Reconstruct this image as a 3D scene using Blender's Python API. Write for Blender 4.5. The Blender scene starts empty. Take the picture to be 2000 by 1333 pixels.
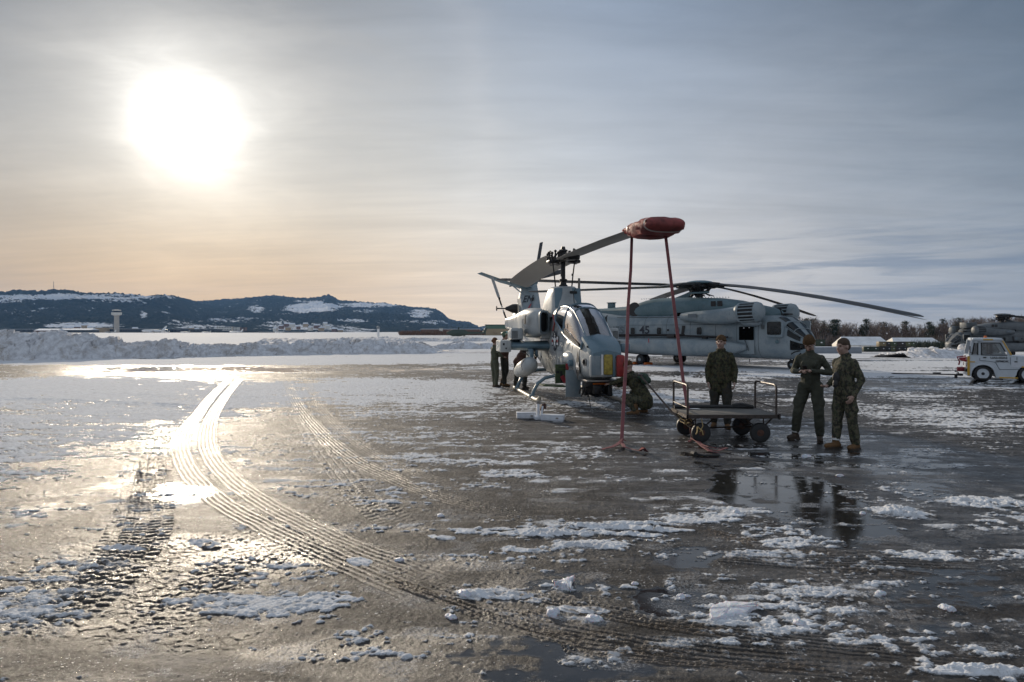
import bpy, bmesh, math, random
import numpy as np
from mathutils import Vector, Matrix, Euler
R = math.radians
PI = math.pi
scn = bpy.context.scene
COL = scn.collection
random.seed(7)

# ------------------------------------------------------------------ camera
H_CAM, FPX, HOR = 1.88, 1333.0, 648.0          # eye height, focal length in photo pixels, horizon row
cam_d = bpy.data.cameras.new('camera')
cam_d.lens = 24.0; cam_d.sensor_width = 36.0; cam_d.sensor_fit = 'HORIZONTAL'
cam_d.shift_y = -18.5/2000.0
cam_d.clip_start = 0.05; cam_d.clip_end = 30000.0
cam = bpy.data.objects.new('camera', cam_d); COL.objects.link(cam)
cam.location = (0, 0, H_CAM); cam.rotation_euler = (R(90), 0, 0)
scn.camera = cam
scn.view_settings.view_transform = 'Standard'; scn.view_settings.look = 'None'
scn.view_settings.gamma = 1.0; scn.view_settings.exposure = 0.0
scn.view_settings.use_curve_mapping = False
scn.cycles.max_bounces = 6; scn.cycles.diffuse_bounces = 3; scn.cycles.glossy_bounces = 4
scn.cycles.transmission_bounces = 4; scn.cycles.volume_bounces = 0
scn.cycles.sample_clamp_indirect = 6.0; scn.cycles.caustics_reflective = False; scn.cycles.caustics_refractive = False
scn.cycles.volume_step_rate = 4.0

# ------------------------------------------------------------------ sun and sky
SUN = Vector((-635.0, 1333.0, 405.0)).normalized()
sun_az = math.atan2(SUN.x, SUN.y); sun_el = math.asin(SUN.z)
sl = bpy.data.lights.new('sun', 'SUN'); sl.energy = 3.8; sl.angle = R(1.2); sl.color = (1.0, 0.86, 0.68)
so = bpy.data.objects.new('sun', sl); COL.objects.link(so)
so.rotation_euler = SUN.to_track_quat('Z', 'Y').to_euler()

class NT:
    """small helper to write node trees"""
    def __init__(s, nt): s.nt = nt
    def n(s, t, **kw):
        nd = s.nt.nodes.new(t)
        ins = kw.pop('ins', {})
        for k, v in kw.items(): setattr(nd, k, v)
        for k, v in ins.items(): s.put(nd.inputs[k], v)
        return nd
    def put(s, sock, v):
        if isinstance(v, bpy.types.NodeSocket): s.nt.links.new(v, sock)
        elif isinstance(v, bpy.types.Node): s.nt.links.new(v.outputs[0], sock)
        else: sock.default_value = v
    def m(s, op, a, b=None, c=None, clamp=False):
        nd = s.nt.nodes.new('ShaderNodeMath'); nd.operation = op; nd.use_clamp = clamp
        for i, v in enumerate((a, b, c)):
            if v is not None: s.put(nd.inputs[i], v)
        return nd.outputs[0]
    def mix(s, f, a, b, mode='MIX'):
        nd = s.nt.nodes.new('ShaderNodeMix'); nd.data_type = 'RGBA'; nd.blend_type = mode; nd.clamp_factor = True
        s.put(nd.inputs[0], f)
        for i, v in ((6, a), (7, b)):
            if isinstance(v, tuple) and len(v) == 3: v = (*v, 1.0)
            s.put(nd.inputs[i], v)
        return nd.outputs[2]
    def mr(s, v, a, b, c=0.0, d=1.0, interp='SMOOTHSTEP'):
        nd = s.nt.nodes.new('ShaderNodeMapRange'); nd.interpolation_type = interp
        for i, x in enumerate((v, a, b, c, d)): s.put(nd.inputs[i], x)
        return nd.outputs[0]
    def noise(s, vec, scale, detail=4.0, rough=0.55, dist=0.0, out=0):
        nd = s.n('ShaderNodeTexNoise', ins={'Scale': scale, 'Detail': detail, 'Roughness': rough, 'Distortion': dist})
        if vec is not None: s.put(nd.inputs['Vector'], vec)
        return nd.outputs[out]
    def mapping(s, vec, scale=(1, 1, 1), loc=(0, 0, 0), rot=(0, 0, 0)):
        nd = s.n('ShaderNodeMapping', ins={'Scale': scale, 'Location': loc, 'Rotation': rot})
        s.put(nd.inputs['Vector'], vec); return nd.outputs[0]
    def ramp(s, f, stops, interp='LINEAR'):
        nd = s.nt.nodes.new('ShaderNodeValToRGB'); cr = nd.color_ramp; cr.interpolation = interp
        while len(cr.elements) < len(stops): cr.elements.new(0.5)
        for e, (p, c) in zip(cr.elements, stops): e.position = p; e.color = (*c, 1.0) if len(c) == 3 else c
        s.put(nd.inputs[0], f); return nd.outputs[0]
    def bump(s, h, strength=0.3, dist=0.01, normal=None):
        nd = s.n('ShaderNodeBump', ins={'Strength': strength, 'Distance': dist, 'Height': h})
        if normal is not None: s.put(nd.inputs['Normal'], normal)
        return nd.outputs[0]

world = bpy.data.worlds.new('World'); scn.world = world; world.use_nodes = True
wt = world.node_tree; wt.nodes.clear(); W = NT(wt)
w_out = W.n('ShaderNodeOutputWorld')
w_bg = W.n('ShaderNodeBackground', ins={'Strength': 0.05})
w_bg2 = W.n('ShaderNodeBackground', ins={'Strength': 1.0})
w_add = W.n('ShaderNodeMixShader', ins={0: 0.93})
sky = W.n('ShaderNodeTexSky', sky_type='NISHITA', sun_disc=False, sun_elevation=sun_el, sun_rotation=sun_az)
sky.air_density = 1.0; sky.dust_density = 0.0; sky.ozone_density = 1.5
wt.links.new(sky.outputs[0], w_bg.inputs[0])
# thin high overcast in front of the blue sky: veil brightness by angle to the sun, elevation and streaky cloud noise
tc = W.n('ShaderNodeTexCoord').outputs['Generated']
sep = W.n('ShaderNodeSeparateXYZ', ins={0: tc})
dx, dy, dz = sep.outputs
dotn = W.n('ShaderNodeVectorMath', operation='DOT_PRODUCT'); W.put(dotn.inputs[0], tc); dotn.inputs[1].default_value = SUN
th = W.m('MULTIPLY', W.m('ARCCOSINE', W.m('MINIMUM', W.m('MAXIMUM', dotn.outputs['Value'], -1.0), 1.0)), 180/PI)   # degrees from the sun
hz_ = W.noise(W.mapping(tc, scale=(3.0, 1.0, 9.0), rot=(0, .22, 0)), 2.2, 6.0, .62, .5)      # uneven thin cloud in front of the sun
th = W.m('MULTIPLY', th, W.m('ADD', 1.0, W.m('MULTIPLY', W.m('SUBTRACT', hz_, .5), W.m('MULTIPLY', W.mr(th, 1.0, 5.0, .25, .75), W.mr(th, 10.0, 26.0, 1.0, .22)))))
zc = W.m('MAXIMUM', dz, 0.0)
azd = W.m('SUBTRACT', W.m('ARCTAN2', dx, dy), sun_az)
def gauss(v, w, p=2.0, c=0.0):
    return W.m('POWER', 2.718281828, W.m('MULTIPLY', W.m('POWER', W.m('ABSOLUTE', W.m('DIVIDE', W.m('SUBTRACT', v, c), w)), p), -1.0))
gz = gauss(zc, .34)
terms = [(1.0, (.046, .080, .128)), (gauss(th, 13.0), (.30, .27, .24)), (gauss(th, 28.0), (-.015, -.087, -.216)), (gz, (.143, .150, .169)),
         (W.m('MULTIPLY', gz, gauss(th, 60.0)), (.441, .467, .510)), (W.m('MULTIPLY', gauss(zc, .13, 2.0, .02), gauss(azd, .5)), (-.165, -.268, -.330)),
         (gauss(th, 50.0, 4.0), (.156, .216, .330)), (W.m('MULTIPLY', gz, gauss(th, 50.0, 4.0)), (-.013, -.095, -.273)),
         (gauss(th, 3.0), (1.5, 1.47, 1.4)), (gauss(th, 6.5), (.44, .42, .38)), (W.m('MULTIPLY', gauss(th, 1.6, 2.0, 22.2), W.mr(dz, 0.10, 0.30)), (.030, .026, .022))]
acc = None
for f, c in terms:
    nd = W.n('ShaderNodeVectorMath', operation='SCALE'); nd.inputs[0].default_value = c; W.put(nd.inputs['Scale'], f)
    if acc is None: acc = nd.outputs[0]
    else:
        ad = W.n('ShaderNodeVectorMath', operation='ADD'); W.put(ad.inputs[0], acc); W.put(ad.inputs[1], nd.outputs[0]); acc = ad.outputs[0]
s2 = W.n('ShaderNodeVectorMath', operation='MAXIMUM'); W.put(s2.inputs[0], acc); s2.inputs[1].default_value = (.01, .012, .016)
# the veil thickens where the line of sight is long
corr = None
for f, c in [(1.0, (.776, .831, .867)), (gauss(zc, .14), (.34, .19, .08)), (W.mr(dz, .34, .46), (-.15, -.14, -.13)), (W.mr(dx, -.42, -.62), (-.20, -.20, -.19)), (W.m('MULTIPLY', gauss(th, 13.0, 2.0, 24.0), W.mr(dx, -.40, -.12)), (.27, .25, .22)), (W.mr(th, 46.0, 66.0), (-.06, -.04, -.04)), (W.m('MULTIPLY', gauss(th, 16.0, 2.0, 44.0), W.mr(dx, .1, .4)), (.12, .07, .02)), (W.m('MULTIPLY', gauss(zc, .14), gauss(azd, .6)), (.044, -.045, -.264)), (gauss(th, 26.0), (-.351, -.311, -.292)), (gauss(th, 52.0, 4.0), (.481, .387, .325))]:
    nd = W.n('ShaderNodeVectorMath', operation='SCALE'); nd.inputs[0].default_value = c; W.put(nd.inputs['Scale'], f)
    if corr is None: corr = nd.outputs[0]
    else:
        ad = W.n('ShaderNodeVectorMath', operation='ADD'); W.put(ad.inputs[0], corr); W.put(ad.inputs[1], nd.outputs[0]); corr = ad.outputs[0]
ml = W.n('ShaderNodeVectorMath', operation='MULTIPLY'); W.put(ml.inputs[0], s2.outputs[0]); W.put(ml.inputs[1], corr); s2 = ml
# added fill: sky brightened overhead and behind the viewer to lift shaded faces
bk = W.m('MAXIMUM', W.mr(dz, .50, .85), W.mr(dy, .55, -.15))
nd = W.n('ShaderNodeVectorMath', operation='SCALE'); nd.inputs[0].default_value = (.33, .35, .38); W.put(nd.inputs['Scale'], bk)
ad = W.n('ShaderNodeVectorMath', operation='ADD'); W.put(ad.inputs[0], s2.outputs[0]); W.put(ad.inputs[1], nd.outputs[0]); s2 = ad
# cloud streaks (projected on a flat layer so that they crowd towards the horizon)
inv = W.m('DIVIDE', 1.0, W.m('ADD', zc, 0.10))
cpos = W.n('ShaderNodeCombineXYZ', ins={0: W.m('MULTIPLY', dx, inv), 1: W.m('MULTIPLY', dy, inv)})
cpm = W.mapping(cpos, scale=(0.55, 1.5, 1.0), rot=(0, 0, 0.32))
c1 = W.noise(cpm, 1.3, 6.0, 0.6, 0.6)
cpm2 = W.mapping(cpos, scale=(0.30, 2.2, 1.0), rot=(0, 0, -0.12), loc=(3, 1, 0))
c2 = W.noise(cpm2, 2.2, 7.0, 0.62, 0.4)
veil = W.m('ADD', W.m('MULTIPLY', W.m('SUBTRACT', c1, 0.5), 0.34), W.m('MULTIPLY', W.m('SUBTRACT', c2, 0.5), 0.26))
veil = W.m('ADD', 1.0, W.m('MULTIPLY', veil, W.mr(th, 5.0, 20.0, 0.8, 1.15)))
s3 = W.n('ShaderNodeVectorMath', operation='SCALE'); W.put(s3.inputs[0], s2.outputs[0]); W.put(s3.inputs['Scale'], veil)
# low slate-blue cloud bars, denser away from the sun
elp = W.n('ShaderNodeCombineXYZ', ins={0: W.m('ARCTAN2', dx, dy), 1: dz})
bm_ = W.mapping(elp, scale=(2.0, 26.0, 1.0), rot=(0, 0, -0.035), loc=(1.3, 0.6, 0))
b1 = W.noise(bm_, 2.0, 8.0, 0.6, 0.5)
bars = W.m('MULTIPLY', W.mr(b1, 0.44, 0.62), W.m('MULTIPLY', W.mr(W.m('ARCTAN2', dx, dy), 0.02, 0.50), W.m('MULTIPLY', W.mr(dz, 0.0, 0.03), W.mr(dz, 0.17, 0.10))))
s4 = W.mix(W.m('MULTIPLY', bars, 0.62), s3.outputs[0], (0.19, 0.24, 0.33))
wt.links.new(s4, w_bg2.inputs[0])
wt.links.new(w_bg.outputs[0], w_add.inputs[1]); wt.links.new(w_bg2.outputs[0], w_add.inputs[2])
wt.links.new(w_add.outputs[0], w_out.inputs[0])

# ------------------------------------------------------------------ general helpers
def G(px, py, z=0.0):
    """point of the ground seen at a photo pixel"""
    y = (H_CAM - z)*FPX/(py - HOR)
    return ((px - 1000.0)/FPX*y, y)
def P(px, py, y):
    """point at distance y seen at a photo pixel"""
    return Vector(((px - 1000.0)/FPX*y, y, H_CAM - (py - HOR)*y/FPX))
def tag(o, label=None, cat=None, group=None, kind=None):
    if label: o['label'] = label
    if cat: o['category'] = cat
    if group: o['group'] = group
    if kind: o['kind'] = kind
    return o
def link(o, parent=None):
    COL.objects.link(o)
    if parent is not None: o.parent = parent
    return o
def empty(name, loc=(0, 0, 0), rz=0.0, label=None, cat=None, group=None, parent=None):
    o = bpy.data.objects.new(name, None); o.empty_display_size = 0.2
    o.location = loc; o.rotation_euler = (0, 0, rz); link(o, parent)
    return tag(o, label, cat, group)
def mesh_obj(name, verts, faces, mats, parent=None, smooth=True, midx=None, auto=None):
    me = bpy.data.meshes.new(name); me.from_pydata([tuple(v) for v in verts], [], faces); me.update()
    o = bpy.data.objects.new(name, me)
    for m in (mats if isinstance(mats, (list, tuple)) else [mats]): me.materials.append(m)
    if midx is not None: me.polygons.foreach_set('material_index', midx)
    me.polygons.foreach_set('use_smooth', [smooth]*len(me.polygons))
    link(o, parent)
    if auto is not None: sharp(o, auto)
    return o
def sharp(o, deg):
    try: o.data.set_sharp_from_angle(angle=R(deg))
    except Exception: pass
def copy_tree(o, parent=None):
    c = o.copy(); COL.objects.link(c)
    if parent is not None: c.parent = parent
    for ch in list(o.children): copy_tree(ch, c)
    return c

class MB:
    """collects shapes and links them as one mesh object"""
    def __init__(s): s.v = []; s.f = []; s.mi = []; s.cur = 0
    def add(s, vs, fs):
        k = len(s.v); s.v += [Vector(v) for v in vs]; s.f += [[i + k for i in f] for f in fs]; s.mi += [s.cur]*len(fs)
        return s
    def box(s, c, d, rot=None, taper=(1, 1), bev=0.0):
        c = Vector(c); hx, hy, hz = d[0]/2, d[1]/2, d[2]/2
        b = min(bev, hx*.9, hy*.9, hz*.9)
        M = rot if isinstance(rot, Matrix) else (Euler(rot).to_matrix() if rot else Matrix.Identity(3))
        if b <= 0:
            vs = []
            for sz in (-1, 1):
                tx, ty = taper if sz > 0 else (1, 1)
                for sx, sy in ((-1, -1), (1, -1), (1, 1), (-1, 1)): vs.append(c + M @ Vector((sx*hx*tx, sy*hy*ty, sz*hz)))
            return s.add(vs, [(0, 3, 2, 1), (4, 5, 6, 7), (0, 1, 5, 4), (1, 2, 6, 5), (2, 3, 7, 6), (3, 0, 4, 7)])
        bm = bmesh.new(); bmesh.ops.create_cube(bm, size=2.0)
        for v in bm.verts:
            tx, ty = taper if v.co.z > 0 else (1, 1)
            v.co = Vector((v.co.x*hx*tx, v.co.y*hy*ty, v.co.z*hz))
        bmesh.ops.bevel(bm, geom=bm.edges[:], offset=b, segments=2, affect='EDGES', profile=0.5)
        bm.verts.index_update()
        vs = [c + M @ v.co for v in bm.verts]; fs = [[v.index for v in f.verts] for f in bm.faces]
        bm.free(); return s.add(vs, fs)
    def tube(s, pts, r, n=8, cap=True, flat=None):
        """tube through points; r number or list; flat=(w,t,up) makes a strap of rectangular section"""
        pts = [Vector(p) for p in pts]; m = len(pts)
        rs = list(r) if isinstance(r, (list, tuple)) else [r]*m
        vs = []; up0 = None
        for i, p in enumerate(pts):
            t = (pts[min(i+1, m-1)] - pts[max(i-1, 0)])
            t = t.normalized() if t.length > 1e-9 else Vector((0, 0, 1))
            if up0 is None:
                up0 = Vector((0, 0, 1)) if abs(t.z) < 0.9 else Vector((1, 0, 0))
                if flat: up0 = Vector(flat[2])
            a = t.cross(up0)
            if a.length < 1e-6: a = t.orthogonal()
            a.normalize(); b = a.cross(t).normalized()
            if not flat: up0 = b
            if flat:
                w, th_ = flat[0]/2*rs[i], flat[1]/2
                for sa, sb in ((-1, -1), (1, -1), (1, 1), (-1, 1)): vs.append(p + a*w*sa + b*th_*sb)
            else:
                for k in range(n):
                    an = 2*PI*k/n; vs.append(p + (a*math.cos(an) + b*math.sin(an))*rs[i])
        nn = 4 if flat else n
        fs = [(i*nn + k, i*nn + (k+1) % nn, (i+1)*nn + (k+1) % nn, (i+1)*nn + k) for i in range(m-1) for k in range(nn)]
        if cap: fs += [tuple(range(nn))[::-1], tuple((m-1)*nn + k for k in range(nn))]
        return s.add(vs, fs)
    def cyl(s, a, b, r, n=16, r2=None): return s.tube([a, b], [r, r if r2 is None else r2], n)
    def lathe(s, o, axis, prof, n=20):
        """prof: list of (distance along axis, radius)"""
        o = Vector(o); ax = Vector(axis).normalized(); a = ax.orthogonal().normalized(); b = ax.cross(a)
        vs = []
        for (t, r) in prof:
            for k in range(n):
                an = 2*PI*k/n; vs.append(o + ax*t + (a*math.cos(an) + b*math.sin(an))*max(r, 1e-4))
        m = len(prof)
        fs = [(i*n + k, i*n + (k+1) % n, (i+1)*n + (k+1) % n, (i+1)*n + k) for i in range(m-1) for k in range(n)]
        fs += [tuple(range(n))[::-1], tuple((m-1)*n + k for k in range(n))]
        return s.add(vs, fs)
    def sphere(s, c, r, n=14, m=8):
        r = (r, r, r) if not isinstance(r, (tuple, list)) else r
        vs = [Vector(c) + Vector((0, 0, -r[2]))]
        for i in range(1, m):
            ph = -PI/2 + PI*i/m
            for k in range(n): an = 2*PI*k/n; vs.append(Vector(c) + Vector((r[0]*math.cos(ph)*math.cos(an), r[1]*math.cos(ph)*math.sin(an), r[2]*math.sin(ph))))
        vs.append(Vector(c) + Vector((0, 0, r[2])))
        fs = [(0, 1 + (k+1) % n, 1 + k) for k in range(n)]
        for i in range(m-2):
            for k in range(n): fs.append((1 + i*n + k, 1 + i*n + (k+1) % n, 1 + (i+1)*n + (k+1) % n, 1 + (i+1)*n + k))
        e = len(vs)-1
        fs += [(e, 1 + (m-2)*n + k, 1 + (m-2)*n + (k+1) % n) for k in range(n)]
        return s.add(vs, fs)
    def prism(s, pts, vec):
        """closed outline (3-D points) extruded by vec"""
        pts = [Vector(p) for p in pts]; n = len(pts); vec = Vector(vec)
        return s.add(pts + [p + vec for p in pts], [tuple(range(n))[::-1], tuple(range(n, 2*n))] + [(i, (i+1) % n, n + (i+1) % n, n + i) for i in range(n)])
    def loft(s, rings, closed=True, cap=True):
        n = len(rings[0]); m = len(rings); vs = [p for r in rings for p in r]
        kk = n if closed else n-1
        fs = [(i*n + k, i*n + (k+1) % n, (i+1)*n + (k+1) % n, (i+1)*n + k) for i in range(m-1) for k in range(kk)]
        if cap: fs += [tuple(range(n))[::-1], tuple((m-1)*n + k for k in range(n))]
        return s.add(vs, fs)
    def build(s, name, mat, parent=None, smooth=True, auto=35, fix=True):
        o = mesh_obj(name, s.v, s.f, mat, parent, smooth, s.mi if isinstance(mat, (list, tuple)) else None)
        if fix:
            bm = bmesh.new(); bm.from_mesh(o.data); bmesh.ops.recalc_face_normals(bm, faces=bm.faces[:]); bm.to_mesh(o.data); bm.free()
        if auto: sharp(o, auto)
        return o
def text_mesh(s, size, cx, M, depth=0.0, xs=1.0, bold=0.0):
    """lettering as mesh: returns verts, faces; text plane x right, y up, centred; M = 4x4"""
    cu = bpy.data.curves.new('lettering', 'FONT'); cu.body = s; cu.size = size; cu.align_x = 'CENTER' if cx else 'LEFT'; cu.align_y = 'CENTER'
    cu.extrude = depth; cu.offset = bold; cu.resolution_u = 3
    o = bpy.data.objects.new('lettering', cu); COL.objects.link(o)
    dg = bpy.context.evaluated_depsgraph_get(); dg.update(); me = bpy.data.meshes.new_from_object(o.evaluated_get(dg))
    vs = [M @ Vector((v.co.x*xs, v.co.y, v.co.z)) for v in me.vertices]; fs = [list(p.vertices) for p in me.polygons]
    bpy.data.objects.remove(o); bpy.data.curves.remove(cu); bpy.data.meshes.remove(me)
    return vs, fs

# ------------------------------------------------------------------ numpy noise
def vnoise(x, y, seed=0):
    xi = np.floor(x).astype(np.int64); yi = np.floor(y).astype(np.int64)
    fx = x - xi; fy = y - yi; fx = fx*fx*fx*(fx*(fx*6-15)+10); fy = fy*fy*fy*(fy*(fy*6-15)+10)
    def h(a, b):
        n = (a*374761393 + b*668265263 + seed*1274126177) & 0xFFFFFFFF
        n = ((n ^ (n >> 13))*1274126177) & 0xFFFFFFFF
        n = ((n ^ (n >> 16))*2246822519) & 0xFFFFFFFF
        return ((n ^ (n >> 15)) & 0xFFFFFF)/float(0xFFFFFF)
    a = h(xi, yi); b = h(xi+1, yi); c = h(xi, yi+1); d = h(xi+1, yi+1)
    return (a*(1-fx)+b*fx)*(1-fy) + (c*(1-fx)+d*fx)*fy
def fbm(x, y, oct=4, seed=0, gain=0.5, lac=2.03):
    s = 0; a = 1.0; t = 0
    for i in range(oct):
        s = s + a*vnoise(x, y, seed+i*17); t += a; a *= gain; x = x*lac + 13.7; y = y*lac + 7.3
    return s/t
def worley(x, y, seed=0):
    xi = np.floor(x).astype(np.int64); yi = np.floor(y).astype(np.int64); best = np.full(x.shape, 9.0); val = np.zeros(x.shape)
    def h(a, b, k):
        n = (a*374761393 + b*668265263 + (seed+k)*1274126177) & 0xFFFFFFFF
        n = ((n ^ (n >> 13))*1274126177) & 0xFFFFFFFF
        return ((n ^ (n >> 16)) & 0xFFFFFF)/float(0xFFFFFF)
    for i in (-1, 0, 1):
        for j in (-1, 0, 1):
            cx = xi+i; cy = yi+j
            d = (cx + h(cx, cy, 1) - x)**2 + (cy + h(cx, cy, 2) - y)**2
            r = h(cx, cy, 3); m = d < best; best = np.where(m, d, best); val = np.where(m, r, val)
    return np.sqrt(best), val
def cells(x, y, seed=0):
    """distance to the border between neighbouring cells"""
    xi = np.floor(x).astype(np.int64); yi = np.floor(y).astype(np.int64); f1 = np.full(x.shape, 9.0); f2 = np.full(x.shape, 9.0)
    def h(a, b, k):
        n = (a*374761393 + b*668265263 + (seed+k)*1274126177) & 0xFFFFFFFF
        n = ((n ^ (n >> 13))*1274126177) & 0xFFFFFFFF
        return ((n ^ (n >> 16)) & 0xFFFFFF)/float(0xFFFFFF)
    for i in (-1, 0, 1):
        for j in (-1, 0, 1):
            cx = xi+i; cy = yi+j
            d = np.sqrt((cx + .15+.7*h(cx, cy, 1) - x)**2 + (cy + .15+.7*h(cx, cy, 2) - y)**2)
            f2 = np.where(d < f1, f1, np.minimum(f2, d)); f1 = np.minimum(f1, d)
    return f2-f1
def sst(a, b, x):
    t = np.clip((x-a)/(b-a), 0, 1); return t*t*(3-2*t)
def grid_mesh(name, V, nu, nv, mat, wrap=False, attrs=None):
    """V: (nv*nu,3) array; quads between rows"""
    me = bpy.data.meshes.new(name)
    i = np.arange(nv-1)[:, None]*nu; ku = nu if wrap else nu-1
    k = np.arange(ku)[None, :]; k2 = (k+1) % nu
    q = np.stack([i+k, i+k2, i+nu+k2, i+nu+k], -1).reshape(-1, 4)
    me.vertices.add(len(V)); me.vertices.foreach_set('co', V.astype(np.float32).ravel())
    me.loops.add(q.size); me.loops.foreach_set('vertex_index', q.astype(np.int32).ravel())
    me.polygons.add(len(q)); me.polygons.foreach_set('loop_start', np.arange(0, q.size, 4, dtype=np.int32))
    me.polygons.foreach_set('use_smooth', np.ones(len(q), bool))
    me.update(calc_edges=True)
    for an, av in (attrs or {}).items():
        at = me.attributes.new(an, 'FLOAT', 'POINT'); at.data.foreach_set('value', av.astype(np.float32).ravel())
    me.materials.append(mat)
    o = bpy.data.objects.new(name, me); COL.objects.link(o); return o

# ------------------------------------------------------------------ materials
def new_mat(name):
    m = bpy.data.materials.new(name); m.use_nodes = True; m.node_tree.nodes.clear(); T = NT(m.node_tree)
    out = T.n('ShaderNodeOutputMaterial'); b = T.n('ShaderNodeBsdfPrincipled')
    m.node_tree.links.new(b.outputs[0], out.inputs[0]); return m, T, b, out
def simple(name, col, rough=0.5, metal=0.0, var=0.15, scale=6.0, bump=0.0, bscale=60.0, spec=None, coat=0.0):
    """painted / cloth / rubber surface with uneven colour, roughness and a fine bump"""
    m, T, b, out = new_mat(name)
    v = T.n('ShaderNodeTexCoord').outputs['Object']
    n1 = T.noise(v, scale, 5.0, 0.6); f = T.mr(n1, 0.3, 0.7, 0.0, 1.0, 'LINEAR')
    c0 = tuple(c*(1-var) for c in col); c1 = tuple(min(c*(1+var), 1) for c in col)
    T.put(b.inputs['Base Color'], T.mix(f, c0, c1)); T.put(b.inputs['Roughness'], T.mr(n1, 0.3, 0.7, max(rough-0.08, 0.02), min(rough+0.08, 1)))
    b.inputs['Metallic'].default_value = metal
    if spec is not None: b.inputs['Specular IOR Level'].default_value = spec
    if coat: b.inputs['Coat Weight'].default_value = coat
    if bump: T.put(b.inputs['Normal'], T.bump(T.noise(v, bscale, 4.0), bump, 0.01))
    return m
# ================================================================== GROUND
# (centre px, py, half-width px, half-depth px, amount): packed snow left on the apron
SNOW = [
 (250, 707, 900, 7, 1.0), (700, 703, 500, 8, .9), (60, 770, 440, 34, 1.1), (60, 850, 330, 80, .75), (470, 780, 190, 36, 1.0), (300, 800, 220, 34, 1.0), (-50, 900, 200, 60, .7),
 (700, 765, 210, 28, .95), (850, 770, 150, 30, .95), (780, 800, 150, 22, .55), (900, 812, 110, 10, .45), (1000, 788, 90, 20, .5),
 (1120, 790, 110, 9, .55), (1180, 765, 60, 10, .5), (650, 845, 50, 14, .4), (690, 850, 55, 12, .45), (1130, 745, 120, 20, .6),
 (1400, 720, 500, 7, .85), (1700, 731, 330, 8, .9), (1350, 740, 170, 7, .7), (1300, 775, 130, 16, .85), (1850, 690, 300, 6, .9), (1820, 700, 250, 3, .7),
 (1860, 712, 220, 7, .8), (1800, 775, 120, 12, .45), (1900, 755, 120, 5, .5), (1870, 820, 170, 28, .62), (1730, 810, 60, 26, .5), (1450, 760, 90, 10, .5), (1600, 780, 90, 18, .45),
 (940, 905, 110, 9, .62), (1000, 925, 70, 12, .7), (800, 905, 110, 16, .42), (840, 860, 150, 26, .45), (900, 950, 120, 14, .35), (1060, 880, 120, 20, .35), (760, 965, 40, 14, .55),
 (1030, 1040, 190, 20, .72), (1180, 1035, 90, 14, .8), (1160, 1062, 110, 13, .78), (1390, 1010, 110, 22, .55), (1520, 1050, 110, 34, .52), (1290, 1020, 60, 10, .5),
 (1765, 1002, 62, 14, .95), (1930, 980, 90, 12, .8), (1960, 1020, 80, 22, .4), (1880, 1085, 140, 10, .6), (1500, 1082, 130, 9, .55), (1960, 1072, 60, 10, .5),
 (1580, 1180, 130, 60, .36), (1440, 1210, 110, 18, .55), (1480, 1235, 120, 10, .45), (1700, 1150, 90, 60, .22),
 (520, 1150, 170, 45, .46), (620, 1170, 110, 22, .5), (70, 1130, 150, 40, .45), (40, 1200, 120, 60, .42), (430, 1110, 130, 26, .35),
 (620, 1285, 110, 18, .40), (780, 1270, 60, 30, .38), (920, 1210, 60, 40, .32), (1130, 1195, 80, 12, .5), (960, 1165, 110, 14, .66), (700, 1240, 60, 14, .3),
 (1900, 1312, 150, 12, .7), (1500, 1260, 90, 14, .4), (1330, 1232, 60, 10, .4), (1680, 1255, 90, 10, .4), (1240, 1275, 80, 14, .3), (1420, 1290, 60, 30, .3),
]
# open water / glassy wet areas
WET = [
 (400, 722, 280, 7, .9), (700, 722, 300, 6, .6), (300, 960, 120, 30, .4), (360, 965, 60, 16, .8), (120, 970, 200, 60, .35),
 (1600, 1010, 130, 90, .8), (1480, 960, 130, 45, .9), (1340, 1100, 110, 50, .95), (1330, 1170, 120, 40, .8), (1150, 1130, 170, 40, .5), (1010, 1285, 170, 50, .62),
 (1750, 900, 160, 60, .55), (1800, 960, 80, 20, .6), (1900, 1180, 200, 90, .6), (1780, 1200, 150, 100, .6), (1450, 900, 180, 40, .6), (1560, 870, 200, 40, .5), (1100, 1310, 200, 30, .6),
 (1880, 745, 200, 6, .6), (1750, 760, 150, 8, .6), (1200, 850, 120, 20, .3), (1300, 835, 140, 14, .4), (1850, 1320, 90, 20, .2),
 (1500, 705, 300, 3, .6), (1750, 705, 200, 3, .7), (250, 1325, 140, 12, .35),
]
# glazed (smooth, reflective) ice; elsewhere the surface is frosted
GLAZE = [
 (360, 968, 55, 18, 1.0), (330, 870, 60, 20, .35), (280, 850, 120, 30, .2), (400, 724, 260, 6, .8), (480, 1085, 130, 30, .7), (430, 1060, 160, 22, .5), (700, 725, 250, 5, .5),
 (1650, 960, 500, 130, .75), (1500, 1130, 600, 120, .6), (1250, 900, 260, 60, .35), (1100, 1290, 600, 60, .5), (1750, 1250, 500, 80, .65), (1800, 750, 350, 16, .6), (1300, 850, 250, 30, .5), (300, 1230, 260, 60, .25),
]
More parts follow.
